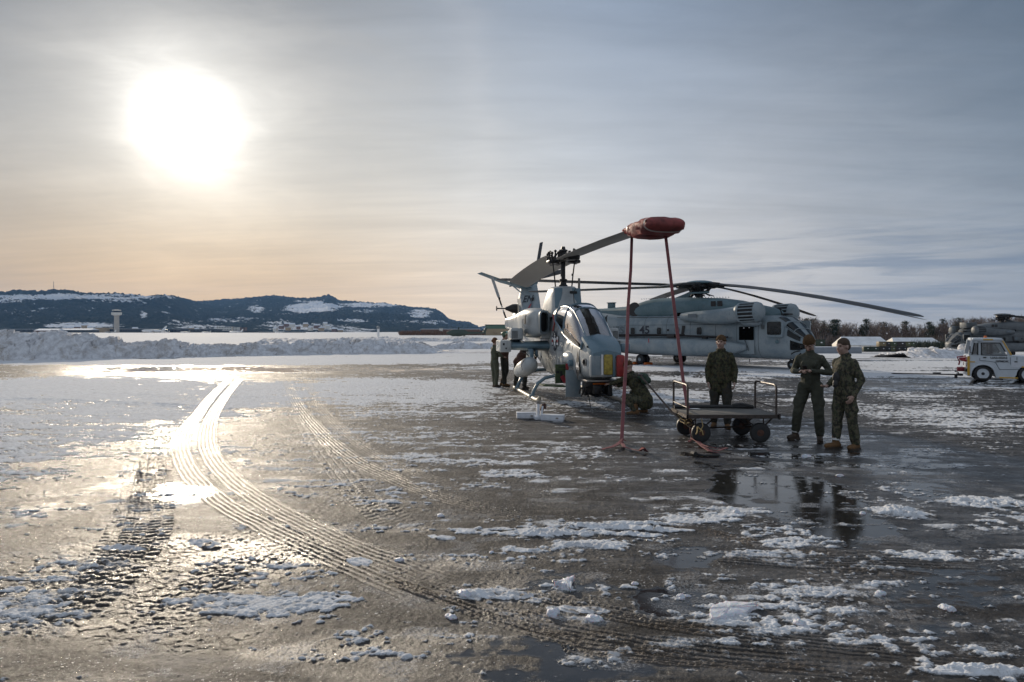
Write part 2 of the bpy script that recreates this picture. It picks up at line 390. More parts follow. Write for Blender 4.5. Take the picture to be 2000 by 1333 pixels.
# knobbly refrozen tyre ground: (px, py, half-width, half-depth, amount)
KNOB = [(150, 1110, 220, 60, .8), (330, 1130, 260, 80, 1.0), (150, 1200, 300, 60, .9), (430, 1075, 200, 34, 1.0), (560, 1100, 140, 40, .7), (720, 985, 90, 40, .5), (860, 1000, 120, 30, .35), (330, 1230, 260, 50, .7), (560, 1270, 180, 30, .4)]
def blobs(lst, X, Y, warp):
    out = np.zeros(X.shape)
    for (px, py, rx, ry, a) in lst:
        cx, cy = G(px, py)
        y0 = G(px, max(py-ry, HOR+12))[1]; y1 = G(px, py+ry)[1]
        rX = rx*cy/FPX; rY = (y0-y1)/2; cy2 = (y0+y1)/2
        # blobs follow the line of sight: centre slides with distance
        q = ((X - cx*(0.4 + 0.6*Y/cy))/rX)**2 + ((Y-cy2)/rY)**2
        out = np.maximum(out, a*(1 - sst(0.15, 1.5, q + warp)))
    return out
# tyre tracks: (list of pixel points, width m, kind, depth m)
TR = [
 ([(447, 741), (436, 752), (412, 777), (385, 812), (358, 845), (352, 880), (372, 925), (430, 980), (520, 1030), (640, 1085), (770, 1140), (900, 1192)], .29, 'rib', .010),
 ([(468, 741), (458, 752), (438, 777), (415, 812), (405, 850), (412, 890), (450, 935), (520, 985), (610, 1030), (720, 1078), (840, 1122), (960, 1160)], .29, 'rib', .009),
 ([(560, 745), (575, 780), (612, 830), (680, 890), (780, 940), (880, 975), (1000, 1005), (1120, 1030), (1240, 1045)], .30, 'rib2', .008),
 ([(600, 745), (622, 790), (662, 835), (730, 885), (830, 930), (930, 960), (1040, 990)], .26, 'rib2', .006),
 ([(590, 812), (620, 860), (660, 910), (700, 960), (760, 1010), (830, 1060)], .42, 'lug', .012),
 ([(330, 830), (312, 880), (300, 940), (295, 1000), (280, 1050), (230, 1110), (150, 1180), (40, 1250), (-80, 1310)], .46, 'lug', .020),
 ([(262, 905), (250, 960), (240, 1030), (190, 1110), (90, 1170), (-60, 1230)], .30, 'lug', .013),
 ([(560, 1045), (440, 1050), (330, 1060), (200, 1090), (60, 1130)], .36, 'lug', .013),
 ([(620, 1085), (480, 1100), (380, 1160), (300, 1230), (250, 1320)], .42, 'lug', .015),
 ([(880, 1135), (1020, 1165), (1200, 1205), (1450, 1245), (1750, 1280), (2100, 1310)], .15, 'slush', .014),
 ([(700, 1110), (850, 1165), (1000, 1215), (1200, 1262), (1500, 1292), (1900, 1330)], .13, 'slush', .012),
 ([(1250, 1018), (1400, 1045), (1550, 1075), (1800, 1090), (2050, 1098)], .24, 'slush', .012),
 ([(1330, 1085), (1500, 1105), (1750, 1112), (2050, 1125)], .22, 'slush', .012),
 ([(900, 1150), (1150, 1230), (1500, 1330)], .14, 'slush', .010)
 ,([(1000, 1245), (1200, 1280), (1450, 1300), (1700, 1315), (2000, 1330)], .12, 'slush', .010),
 ([(1500, 1270), (1750, 1295), (2050, 1318)], .16, 'slush', .010),
 ([(1640, 950), (1690, 1060), (1740, 1200), (1790, 1340)], .40, 'lug', .008),
 ([(1560, 960), (1590, 1060), (1610, 1180), (1640, 1340)], .34, 'lug', .006),
 ([(760, 1120), (900, 1172), (1050, 1222), (1250, 1262), (1550, 1295), (1950, 1325)], .30, 'rib2', .005),
 ([(880, 1128), (1020, 1158), (1200, 1198), (1450, 1238), (1750, 1272), (2100, 1300)], .26, 'rib2', .005),
 ([(1330, 1078), (1500, 1095), (1750, 1104), (2050, 1116)], .34, 'rib2', .008),
 ([(-40, 778), (150, 784), (330, 792), (480, 802), (620, 806)], .5, 'rut', .03),
 ([(-40, 762), (200, 770), (420, 776), (600, 780)], .4, 'rut', .02),
]
def resample(pts, step=0.12):
    P_ = np.array([G(*p) for p in pts]); n = len(P_); out = []
    for i in range(n-1):
        p0 = P_[max(i-1, 0)]; p1 = P_[i]; p2 = P_[i+1]; p3 = P_[min(i+2, n-1)]
        k = max(2, int(np.linalg.norm(p2-p1)/step))
        t = (np.arange(k)/k)[:, None]
        out.append(0.5*((2*p1) + (-p0+p2)*t + (2*p0-5*p1+4*p2-p3)*t**2 + (-p0+3*p1-3*p2+p3)*t**3))
    return np.vstack(out + [P_[-1:]])
def drop(X, Y):
    """the apron falls away gently behind the second helicopter (right, far)"""
    a = sst(0.22, 0.40, X/np.maximum(Y, 1.0))
    return a*np.interp(Y, [0, 45, 88, 140, 220, 400, 9000], [0, 0, -1.2, -2.3, -3.5, -4.0, -4.0])
def make_ground():
    az = np.concatenate([np.linspace(-PI, R(-46), 30)[:-1], np.linspace(R(-46), R(-38.6), 40)[:-1], np.linspace(R(-38.6), R(38.6), 1380), np.linspace(R(38.6), R(46), 40)[1:], np.linspace(R(46), PI, 30)[1:-1]])
    dyv = np.concatenate([[0.35, .6, 1, 1.6, 2.5, 4, 6, 9, 13], np.linspace(17, 50, 90), np.linspace(50, 730, 860)[1:], np.linspace(740, 1500, 24), [2200, 4000, 20000]])
    rr = H_CAM*FPX/dyv
    nu = len(az); nv = len(rr)
    A, Rr = np.meshgrid(az, rr)
    inside = np.abs(A) < R(50)
    D = np.where(inside, Rr/np.maximum(np.cos(A), 0.6), Rr/np.cos(R(50)))
    X = (D*np.sin(A)).ravel(); Y = (D*np.cos(A)).ravel()
    det = (np.abs(A.ravel()) < R(45)) & (Rr.ravel() < 75)
    x = X[det]; y = Y[det]
    n_big = fbm(x*0.5, y*0.5, 4, 3); n_mid = fbm(x*2.2, y*2.2, 4, 11); n_sm = fbm(x*9, y*9, 3, 23); n_fi = fbm(x*32, y*32, 2, 31)
    far = sst(14, 40, y)
    warp = (n_mid-.5)*1.6 + (n_big-.5)*1.2
    snow = blobs(SNOW, x, y, warp*(1-.4*far)); cover = sst(16, 30, y); wet = blobs(WET, x, y, warp)
    # patchiness
    streak = fbm(x*0.7, y*2.6, 4, 71)
    tex = 0.42*n_sm + 0.38*n_fi + 0.3*n_mid
    n_str = fbm(x*1.6+y*.3, y*6.5, 4, 73)
    s = snow + (tex-.5)*.9*(1-.3*far) + (streak-.5)*0.9 + (n_big-.5)*.5 + (n_str-.5)*1.1*(1-far)
    h_loose = fbm(x*5, y*5, 4, 91)
    crumbs = sst(.665, .72, fbm(x*14, y*14, 2, 57)) * sst(.42, .60, n_mid) * .8*sst(.46, .56, n_big)
    frost = sst(.50, .72, n_str)*sst(.40, .62, fbm(x*.8, y*1.3, 3, 133))*.42*(1-far) + sst(.56, .70, fbm(x*3.1, y*4.2, 4, 139))*.40*(1-far)
    lace = fbm(x*12, y*19, 3, 151)
    s = s + (lace-.5)*1.5*(1-.75*far)*sst(1.25, .7, snow)
    sm = np.maximum(np.maximum(sst(.20, .88-.26*far, s + cover*(.10+.35*(streak-.5))), frost), crumbs*.8*sst(.05, .25, snow+.12)*(n_fi > .45))
    knob = blobs(KNOB, x, y, warp)
    flat = sst(.1, .6, wet)
    base_h = ((n_big-.5)*.026 + (n_mid-.5)*.010)*(1-.88*flat)
    wd, wv = worley(x*7.0 + (n_sm-.5)*1.6 + y*1.2, y*8.5 + (n_mid-.5)*2.0, 5); wd2, _ = worley(x*16, y*16, 9)
    rowo = np.floor(y*7.2 + x*1.6 + (n_sm-.5)*.5)*.5
    cb = cells(x*7.4 + rowo*0 + (n_sm-.5)*1.3, y*10.5 + x*2.4 + (n_mid-.5)*2.5 + (n_sm-.5)*1.6, 5); crack = (1 - sst(.0, .34, cb))*sst(.28, .5, n_fi+.2*n_sm)
    kn = knob*sst(.40, .62, n_mid + .22*knob)
    micro = (n_sm-.5)*.005 + (n_fi-.5)*.0055 + kn*(.007*(.5-crack) + .012*(.45-wd)*.5*(.4+.9*wv) + .003*(.5-wd2))
    hgt = base_h + micro*(1-.7*far)
    brown = np.zeros_like(x); trk = np.zeros_like(x); groove = np.zeros_like(x)
    for (pts, w, kind, dep) in TR:
        L = resample(pts); seg = L[1:]-L[:-1]; sl_ = np.hypot(seg[:, 0], seg[:, 1]); cum = np.concatenate([[0], np.cumsum(sl_)])
        lo = L.min(0)-w*1.2; hi = L.max(0)+w*1.2
        idx = np.where((x > lo[0]) & (x < hi[0]) & (y > lo[1]) & (y < hi[1]))[0]
        best = np.full(idx.shape, 1e9); tt = np.zeros(idx.shape); ss = np.zeros(idx.shape)
        xs = x[idx]; ys = y[idx]
        for j in range(len(seg)):
            ax_, ay_ = L[j]; m = (np.abs(xs-ax_) < w+.4) & (np.abs(ys-ay_) < w+.4)
            if not m.any(): continue
            k = np.where(m)[0]; ux, uy = seg[j]/max(sl_[j], 1e-6)
            rx_ = xs[k]-ax_; ry_ = ys[k]-ay_; al = rx_*ux+ry_*uy; lat = rx_*uy-ry_*ux
            al2 = np.clip(al, 0, sl_[j]); d2 = (al-al2)**2+lat**2
            b = d2 < best[k]; kk = k[b]; best[kk] = d2[b]; tt[kk] = lat[b]; ss[kk] = cum[j]+al2[b]
        ok = best < (w*1.1)**2; k = idx[ok]; t = tt[ok]/(w/2); sd = ss[ok]
        wob = (fbm(x[k]*6, y[k]*6, 3, 5)-.5)
        t = t + wob*.12
        env = 1 - sst(.92, 1.08, np.abs(t)); fade = sst(0, .4, sd)*sst(0, 1.5, cum[-1]-sd)
        br = sst(.15, .42, fbm(x[k]*1.3, y[k]*1.3, 3, 77)*1.25)
        if kind in ('rib', 'rib2'):
            wk = 1.0 if kind == 'rib' else .30
            ribs = np.cos(t*PI*5.0); nick = np.cos(sd*2*PI/.045 + np.sign(t)*1.0)
            hh = dep*(sst(-.45, .35, ribs) - .55 + .12*nick)
            hgt[k] += (hh*env + dep*.5*np.exp(-((np.abs(t)-1.10)/.08)**2)*(.2+1.2*n_sm[k]))*fade*(.45+1.0*n_mid[k])
            sm[k] = sm[k]*(1-env*fade*.75*wk)
            trk[k] = np.maximum(trk[k], wk*env*fade*sst(-.2, .5, ribs)); groove[k] = np.maximum(groove[k], wk*env*fade*(1-sst(-.6, .1, ribs)))
        elif kind == 'lug':
            # staggered rows of small bars left by a loader tyre
            u = (t+1)/2*4; ci = np.floor(u); fu = u-ci; ph = (sd/.105 + ci*.5 + wob*.9)*2*PI
            bar = sst(-.55, .35, np.sin(ph))*sst(0, .14, fu)*sst(1, .86, fu)
            bar = bar*sst(.20, .42, fbm(x[k]*8, y[k]*8, 2, 49)+.12); hh = dep*.62*(bar-.5)*br*(.5+1.0*n_sm[k])
            hgt[k] += hh*env*fade; trk[k] = np.maximum(trk[k], env*fade*bar*.6*br); groove[k] = np.maximum(groove[k], env*fade*(1-bar)*.30*br)
        elif kind == 'slush':
            ridge = sst(-.1, .7, np.cos(t*PI*5.0 + wob*4)); lump = .5*fbm(x[k]*22, y[k]*22, 3, 41)+.5*fbm(x[k]*60, y[k]*60, 2, 43)
            on = sst(.40, .62, fbm(x[k]*1.3+5, y[k]*3.2, 3, 19))
            hh = dep*.45*ridge*(.35+1.1*sst(.38, .68, lump))*on
            hgt[k] += hh*env*fade; sm[k] = np.maximum(sm[k], env*fade*sst(.50, .72, lump*(.5+.5*ridge)+.06)*on*.6); brown[k] = np.maximum(brown[k], env*fade*on*(.15+.85*sst(.42, .62, lump)*ridge))
            groove[k] = np.maximum(groove[k], env*fade*(1-ridge)*.8*on)
        else:
            hgt[k] -= dep*np.exp(-(t/.35)**2)*fade*(.4+wob*2); hgt[k] += dep*.7*np.exp(-((np.abs(t)-.7)/.25)**2)*fade*(.3+n_sm[k])
            groove[k] = np.maximum(groove[k], .5*np.exp(-(t/.25)**2)*fade)
    # snow thickness
    n_vf = fbm(x*75, y*75, 2, 37)
    thick = sm*sm*(.002 + .013*sst(.6, 1.3, snow+.3*(h_loose-.2))*h_loose + .004*n_sm + .007*n_fi + .006*n_vf)
    thick *= (1-.55*far)
    hgt += thick
    # raised slush ridges in front
    for (px, py, rx, ry, hh) in [(1190, 1030, 100, 7, .07), (1110, 1042, 60, 7, .06), (1250, 1024, 90, 4, .05), (1230, 1045, 70, 5, .05), (1160, 1066, 90, 7, .03), (1765, 1002, 50, 9, .08), (1930, 980, 80, 9, .05), (1045, 1042, 60, 9, .05), (860, 1050, 34, 6, .04),
                                 (400, 1062, 36, 9, .05), (240, 1072, 60, 5, .03), (700, 1096, 30, 8, .03), (960, 1160, 85, 10, .035), (1130, 1192, 60, 8, .03), (1900, 1310, 130, 8, .04), (1290, 1035, 70, 5, .03), (1010, 1075, 50, 5, .02), (1480, 1190, 10, 4, .02)]:
        cx, cy = G(px, py); y0 = G(px, py-ry)[1]; y1 = G(px, py+ry)[1]
        q = ((x-cx - (y-cy)*(-.5))/(rx*cy/FPX))**2 + ((y-cy + (x-cx)*.12)/((y0-y1)/2))**2 + warp*.5
        e = 1-sst(.1, 1.1, q+(n_sm-.5)*1.2); hgt += hh*.46*e*(.1+1.4*h_loose)*(.15+.7*n_sm+.7*n_fi+.35*n_vf); sm = np.maximum(sm, sst(.1, .4, e)*sst(.25, .5, n_sm+.15*e))
    # standing water finds the low spots
    water = sst(.44, .62, wet + (n_mid-.5)*.7 + (streak-.5)*.6 + (n_str-.5)*.5 + (n_sm-.5)*.35)*(1-sst(.2, .6, sm))
    hgt = hgt*(1-water) + (base_h-.0015)*water
    glz = np.clip(blobs(GLAZE, x, y, warp*1.5) + (n_str-.5)*.8 + (n_mid-.5)*.5, 0, 1)
    Z = np.zeros(X.shape); S = np.zeros(X.shape); WT = np.zeros(X.shape); BR = np.zeros(X.shape); TK = np.zeros(X.shape); GV = np.zeros(X.shape)
    edge = sst(75, 60, y)
    Z[det] = hgt*edge; WT[det] = water; BR[det] = brown; TK[det] = trk; GV[det] = groove; GL = np.zeros(X.shape); GL[det] = glz; KN = np.zeros(X.shape); KN[det] = kn*(1-crack); GV[det] = np.maximum(groove, kn*crack*.6)
    # far snowfield
    nd = ~det; farv = nd & (Y > 50)
    S[farv] = sst(.36, .5, fbm(X[farv]*.03, Y[farv]*.012, 4, 8))*.35+.62
    S[det] = np.maximum(sm, sst(55, 72, y)*.85)
    Z += drop(X, Y)
    S = np.where((Y > 52) & (X/np.maximum(Y, 1) < .22), np.maximum(S, .85), S)
    return X, Y, Z, nu, nv, {'snow': S, 'water': WT, 'brown': BR, 'tread': TK, 'groove': GV, 'glaze': GL, 'knob': KN}

m_ground, T, b, out = new_mat('wet_icy_apron')
v = T.n('ShaderNodeTexCoord').outputs['Object']
at = {k: T.n('ShaderNodeAttribute', attribute_name=k).outputs['Fac'] for k in ('snow', 'water', 'brown', 'tread', 'groove', 'glaze', 'knob')}
nA = T.noise(v, 0.6, 5, .6); nB = T.noise(v, 7.0, 5, .65); nC = T.noise(v, 60.0, 4, .6); nD = T.noise(v, 220.0, 3, .6)
ice = T.mix(T.mr(nA, .35, .65), (.016, .0145, .014), (.040, .035, .031))
ice = T.mix(T.mr(nB, .40, .62), ice, (.060, .054, .049))
ice = T.mix(T.m('MULTIPLY', T.mr(nC, .52, .66), .55), ice, (.022, .019, .017))
strk = T.noise(T.mapping(v, scale=(.5, 2.2, 1), rot=(0, 0, .15)), 1.6, 8, .68, .4)
ice = T.mix(T.m('MULTIPLY', T.mr(strk, .50, .64), .6), ice, (.13, .125, .122))
ice = T.mix(T.m('MULTIPLY', T.mr(strk, .46, .34), .6), ice, (.030, .026, .022))
spk = T.noise(v, 38.0, 3, .7)
ice = T.mix(T.m('MULTIPLY', T.mr(spk, .60, .68), T.mr(T.noise(v, 1.7, 4, .6), .46, .60)), ice, (.62, .62, .62))
ice = T.mix(T.m('MULTIPLY', at['tread'], .45), ice, (.26, .235, .215))
ice = T.mix(T.m('MULTIPLY', at['groove'], .8), ice, (.045, .032, .022))
ice = T.mix(T.m('MULTIPLY', at['brown'], .55), ice, (.20, .145, .095))
wat = T.mix(T.mr(nB, .3, .7), (.012, .012, .013), (.028, .026, .025))
snw = T.mix(T.mr(nB, .35, .7), (.78, .80, .83), (.58, .585, .60))
snw = T.mix(T.m('MULTIPLY', at['brown'], .8), snw, (.36, .27, .18))
snw = T.mix(T.m('MULTIPLY', T.mr(nC, .54, .68), .55), snw, (.36, .35, .34))
fine = T.m('ADD', T.m('MULTIPLY', T.m('SUBTRACT', nC, .5), 1.3), T.m('MULTIPLY', T.m('SUBTRACT', nD, .5), 1.0))
thr = T.m('MULTIPLY', T.mr(T.m('ADD', at['snow'], T.m('MULTIPLY', fine, T.mr(at['snow'], 0.0, .12))), .28, .80), T.mr(at['snow'], .25, 1.0, .62, .97))
col = T.mix(at['water'], ice, wat); col = T.mix(thr, col, snw)
T.put(b.inputs['Base Color'], col)
gl_ = T.m('MAXIMUM', T.m('MAXIMUM', at['glaze'], T.m('MULTIPLY', at['tread'], .38)), T.m('MULTIPLY', at['knob'], .6))
ri = T.mr(gl_, 0.0, 1.0, .66, .24, 'LINEAR'); ri = T.m('SUBTRACT', ri, T.m('MULTIPLY', T.mr(nD, .53, .60), .52), clamp=True); ri = T.m('MAXIMUM', ri, .12)
r1 = T.m('ADD', T.m('MULTIPLY', ri, T.m('SUBTRACT', 1.0, at['water'])), T.m('MULTIPLY', at['water'], .07))
r2 = T.mix(thr, r1, (.9, .9, .9))
T.put(b.inputs['Roughness'], r2)
b.inputs['IOR'].default_value = 1.40
spc = T.m('ADD', T.m('ADD', T.m('ADD', .11, T.m('MULTIPLY', T.mr(nD, .53, .60), .45)), T.m('MULTIPLY', at['glaze'], .36)), T.m('ADD', T.m('MULTIPLY', at['tread'], .12), T.m('MULTIPLY', at['water'], .30)))
T.put(b.inputs['Specular IOR Level'], T.m('MULTIPLY', spc, T.m('SUBTRACT', 1.0, T.m('MULTIPLY', thr, .8))))
dist = T.n('ShaderNodeCameraData')
hh = T.m('ADD', T.m('MULTIPLY', nC, .6), T.m('MULTIPLY', nD, .4))
bmp = T.n('ShaderNodeBump', ins={'Distance': .018, 'Height': hh}); T.put(bmp.inputs['Strength'], T.m('MULTIPLY', T.m('SUBTRACT', 1.0, T.m('MULTIPLY', at['water'], .97)), .62))
T.put(b.inputs['Normal'], bmp.outputs[0])
T.nt.nodes.remove(dist)
gX, gY, gZ, gnu, gnv, gat = make_ground()
ground = grid_mesh('ground', np.stack([gX, gY, gZ], 1), gnu, gnv, m_ground, wrap=True, attrs=gat)
tag(ground, 'wet icy apron with packed snow, slush and tyre tracks', None, None, 'structure')
# ================================================================== SNOW BANK, HILLS, AIRFIELD, TREES
m_snow, T, b, out = new_mat('ploughed_snow')
v = T.n('ShaderNodeTexCoord').outputs['Object']
n0 = T.noise(v, .55, 5, .62); n1 = T.noise(v, 3.0, 6, .65); n2 = T.noise(v, 14.0, 4, .6)
c = T.mix(T.mr(n1, .3, .7), (.76, .77, .80), (.50, .50, .52))
dirt = T.m('MULTIPLY', T.mr(T.noise(T.mapping(v, scale=(1, 1, .8)), .8, 7, .68, .5), .47, .64), T.mr(n2, .35, .6))
c = T.mix(T.m('MULTIPLY', dirt, .75), c, (.30, .25, .20))
T.put(b.inputs['Base Color'], c); b.inputs['Roughness'].default_value = .85; b.inputs['Specular IOR Level'].default_value = .15
T.put(b.inputs['Normal'], T.bump(T.m('ADD', n1, T.m('MULTIPLY', n2, .35)), .55, .06))

def snow_bank(name, line, depth, hfun, nx, ny, seed, label, lump=1.0):
    """ridge of ploughed snow following a base line (photo pixels of its foot) and running back from it"""
    L = np.array([G(*p) for p in line]); seg = np.hypot(*(L[1:]-L[:-1]).T); cum = np.concatenate([[0], np.cumsum(seg)])
    s = np.linspace(0, cum[-1], nx); bx = np.interp(s, cum, L[:, 0]); by = np.interp(s, cum, L[:, 1]); px = np.interp(s, cum, [p[0] for p in line])
    t = np.linspace(0, 1, ny); Sg, Tg = np.meshgrid(s, t); BX, _ = np.meshgrid(bx, t); BY, _ = np.meshgrid(by, t); PX, _ = np.meshgrid(px, t)
    x = BX; y = BY + Tg*depth
    hmax = hfun(PX); prof = np.minimum(sst(0, .28, Tg)*1.0, sst(1.0, .62, Tg))
    wx = Sg + 1.2*(fbm(Sg*.5, Tg*depth*.5, 3, seed)-.5)*2; wy = Tg*depth
    d1, v1 = worley(wx*.30, wy*.30+3, seed+1); d2, v2 = worley(wx*1.1, wy*1.1, seed+2); d3, v3 = worley(wx*2.8, wy*2.8, seed+3)
    big = .40+.95*v1-.40*d1; mid = (v2-.5)*.45 - .28*(d2-.4); sm = (v3-.5)*.14-.11*(d3-.4)
    f = fbm(wx*.16, wy*.2, 3, seed+7)
    h = hmax*prof*np.clip(.62 + lump*(.42*(big-.5)) + .6*(f-.5), .12, 1.5) + hmax*sst(0, .12, Tg)*sst(1, .8, Tg)*(mid*.50*lump + sm*.7 + .14*(fbm(wx*5, wy*5, 3, seed+9)-.5))
    h = np.maximum(h, 0.0)
    yy = y + (mid*.8 + sm*1.2)*prof - .45*h*0
    V = np.stack([x.ravel() + (sm*.5).ravel(), yy.ravel(), h.ravel()-.04*(1-prof.ravel())-.7*(Tg.ravel() == 0)-.7*(Tg.ravel() == 1) + drop(x, y).ravel()], 1)
    o = grid_mesh(name, V, nx, ny, m_snow); tag(o, label, None, None, 'structure'); return o
hb = lambda PX: np.interp(PX, [-400, 0, 60, 110, 200, 330, 430, 560, 640, 700, 760, 820, 850, 900], [1.75, 1.8, 1.75, 1.45, 1.35, 1.45, 1.35, 1.35, 1.45, 1.8, 1.5, .95, .3, .12])
snow_bank('snow_bank', [(-420, 707), (-60, 706), (100, 704), (230, 701), (450, 696), (640, 692), (840, 691), (960, 691)], 6.5, hb, 1500, 90, 3, 'long grey-white bank of ploughed snow blocks along the apron edge')
snow_bank('snow_bank', [(830, 684), (900, 682), (955, 682), (1010, 683)], 6, lambda PX: np.interp(PX, [830, 870, 905, 930, 960, 1010], [.3, .6, 1.0, .6, .7, .4]), 220, 40, 31, 'low rounded snow heaps behind the left end of the apron')
snow_bank('snow_bank', [(500, 668.0), (700, 668), (850, 667.5), (960, 667.5)], 14, lambda PX: PX*0+.8, 700, 26, 47, 'thin far ridge of ploughed snow across the airfield')
m = m_snow
snow_bank('snow_bank', [(1788, 693), (1830, 694), (1880, 694), (1960, 694)], 8, lambda PX: np.interp(PX, [1785, 1800, 1830, 1870, 1960], [.5, .8, .85, .95, 1.0]), 260, 50, 61, 'heap of ploughed snow beside the stacked crates')

# ---- hills across the valley
m_hill, T, b, out = new_mat('forested_hill')
v = T.n('ShaderNodeTexCoord').outputs['Object']
sn = T.n('ShaderNodeAttribute', attribute_name='snow').outputs['Fac']
n1 = T.noise(v, .010, 8, .7); n2 = T.noise(v, .06, 5, .7); n3 = T.noise(T.mapping(v, scale=(1, .3, 1)), .0025, 5, .6)
c = T.mix(T.mr(n2, .35, .65), (.016, .024, .022), (.050, .058, .052))
c = T.mix(T.m('MULTIPLY', T.mr(n1, .5, .66), .35), c, (.10, .10, .10))
n4 = T.noise(T.mapping(v, scale=(.6, 1, 1.6)), .012, 7, .75, .8)
c = T.mix(T.mr(T.m('ADD', T.m('ADD', sn, T.m('MULTIPLY', T.m('SUBTRACT', n4, .5), 4.2)), T.m('MULTIPLY', T.m('SUBTRACT', n2, .5), 2.0)), .52, .80), c, (.80, .82, .86))
T.put(b.inputs['Base Color'], c); b.inputs['Roughness'].default_value = 1.0; b.inputs['Specular IOR Level'].default_value = 0.0
T.put(b.inputs['Normal'], T.bump(n2, .9, 14.0))
RIDGE = [(-500, 590), (-250, 575), (0, 571), (30, 567), (75, 569), (105, 566), (150, 569), (175, 573), (215, 572), (250, 575), (290, 579), (305, 576), (335, 577), (350, 581), (385, 589), (420, 586), (460, 584), (490, 581), (520, 578), (545, 578), (580, 582), (600, 583), (625, 580), (640, 576), (650, 579), (662, 587), (700, 589), (730, 592), (750, 591), (765, 595), (790, 597), (805, 600), (830, 601), (850, 604), (865, 612), (875, 622), (890, 627), (915, 629), (930, 636), (945, 645), (952, 650)]
HS = [(140, 580, 190, 5, 1.0), (230, 588, 60, 5, .5), (20, 588, 40, 4, .6), (612, 601, 50, 9, 1.7), (600, 590, 30, 4, .8), (720, 595, 60, 5, 1.0), (765, 595, 20, 4, .8), (820, 612, 22, 8, 1.0), (500, 602, 16, 8, .8), (545, 635, 30, 7, .7), (600, 641, 80, 9, .85), (680, 646, 40, 5, .7), (150, 636, 60, 6, .8), (280, 614, 8, 7, 1.0), (840, 630, 40, 4, .6), (690, 627, 30, 4, .7), (780, 628, 60, 3, .5), (450, 625, 50, 5, .5), (390, 640, 60, 5, .55), (340, 630, 30, 5, .4), (800, 653, 20, 3, .8), (330, 648, 200, 3, .4), (710, 608, 20, 3, .7)]
def hills():
    nx, ny = 1500, 110
    px = np.linspace(-480, 952, nx)
    f = np.interp(px, [p[0] for p in RIDGE], [p[1] for p in RIDGE])
    t = np.linspace(0, 1, ny)
    PX, Tg = np.meshgrid(px, t)
    d0 = np.interp(px, [-480, 0, 400, 952], [1700, 1700, 1900, 2300]); d1 = np.interp(px, [-480, 0, 300, 420, 952], [2900, 2900, 3000, 4300, 4600])
    D = d0[None, :] + (d1-d0)[None, :]*Tg
    az = (PX-1000)/FPX; X = az*D; Y = D
    rise = (HOR - f)[None, :]*d1[None, :]/FPX + 1.9
    sh = .5 + .5*(fbm(X*.0016, Y*.0016, 4, 2)-.5)*2*.9
    shape = Tg**(.75+.8*sh) * (1 - .35*np.sin(Tg*PI)*(fbm(X*.003, Y*.003, 5, 5)-.35))
    Z = rise*shape + 26*(fbm(X*.004, Y*.004, 5, 12)-.5)*np.sin(Tg*PI) - 3*(1-Tg) + (fbm(X*.09, Y*.09, 2, 4)-.5)*16*sst(0, .3, Tg)
    # back slope
    py = HOR - (Z-H_CAM)*FPX/D; S = np.zeros_like(X); wn = fbm(X*.006, Y*.006+Z*.02, 5, 88)
    for (cx, cy, rx, ry, a) in HS:
        q = ((PX-cx)/rx)**2 + ((py-cy)/ry)**2 + (wn-.5)*2.4; S = np.maximum(S, a*(1-sst(.1, 1.9, q)))
    Xb = az[0]*(D[-1]+500); V = np.vstack([np.stack([X.ravel(), Y.ravel(), Z.ravel()], 1), np.stack([Xb, D[-1]+500, Z[-1]*.2], 1)])
    o = grid_mesh('hills', V, nx, ny+1, m_hill, attrs={'snow': np.concatenate([S.ravel(), np.zeros(nx)])})
    tag(o, 'dark forested hills with snowy clearings behind the airfield', None, None, 'structure')
hills()
V = []
pxs = np.linspace(930, 1010, 30)
for t_ in (0, .5, 1): 
    for p in pxs: V.append(((p-1000)/FPX*(5000+500*t_), 5000+500*t_, (2 + t_*max(0, (HOR-np.interp(p, [930, 950, 968, 990, 1010], [640, 636, 638, 645, 650])))*5500/FPX)))
o = grid_mesh('hills', np.array(V), 30, 3, m_hill, attrs={'snow': np.zeros(90)}); tag(o, 'distant blue hill beyond the green hangar', None, None, 'structure')

# ---- far airfield buildings
M = {}
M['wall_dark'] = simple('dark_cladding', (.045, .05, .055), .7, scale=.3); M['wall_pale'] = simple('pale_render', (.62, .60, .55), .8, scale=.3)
M['concrete'] = simple('tower_concrete', (.42, .38, .33), .85, scale=.3); M['wall_tan'] = simple('tan_cladding', (.36, .27, .17), .8, scale=.2); M['wall_brown'] = simple('brown_cladding', (.17, .10, .075), .8, scale=.2)
M['wall_green'] = simple('green_cladding', (.10, .17, .12), .75, scale=.2); M['roof_snow'] = simple('snowy_roof', (.78, .80, .84), .9, scale=.5); M['glass_far'] = simple('dark_window', (.02, .025, .03), .15)
M['roof_dark'] = simple('dark_roof', (.05, .05, .055), .7, scale=.5); M['roof_grey'] = simple('grey_roof', (.25, .27, .30), .7, scale=.5)
def block(px0, px1, ytop, dist, deep, label, wm, rm, roof='flat', win=None, zb=0.0, cat='building', name='airfield_building', group=None, lim=None):
    x0 = (px0-1000)/FPX*dist; x1 = (px1-1000)/FPX*dist; h = H_CAM - (ytop-HOR)*dist/FPX - zb
    t = empty(name, ((x0+x1)/2, dist, zb), 0, label, cat, group); w = x1-x0
    MB().box((0, deep/2, h*.5), (w, deep, h)).build('wall', wm, t, smooth=False)
    rb = MB()
    if roof == 'flat': rb.box((0, deep/2, h+.15), (w+.6, deep+.6, .3))
    else: rb.prism([(-w/2-.3, -.3, h), (-w/2-.3, deep/2, h+roof), (-w/2-.3, deep+.3, h)], (w+.6, 0, 0))
    rb.build('roof', rm, t, smooth=False)
    if win:
        n, rows, ww, wh = win
        for r in range(rows):
            for i in range(n):
                f = MB().box((-w/2+w*(i+.5)/n, -.06, h*(r+.55)/rows), (ww, .12, wh)); o_ = f.build('window', M['glass_far'], t, smooth=False)
    return t
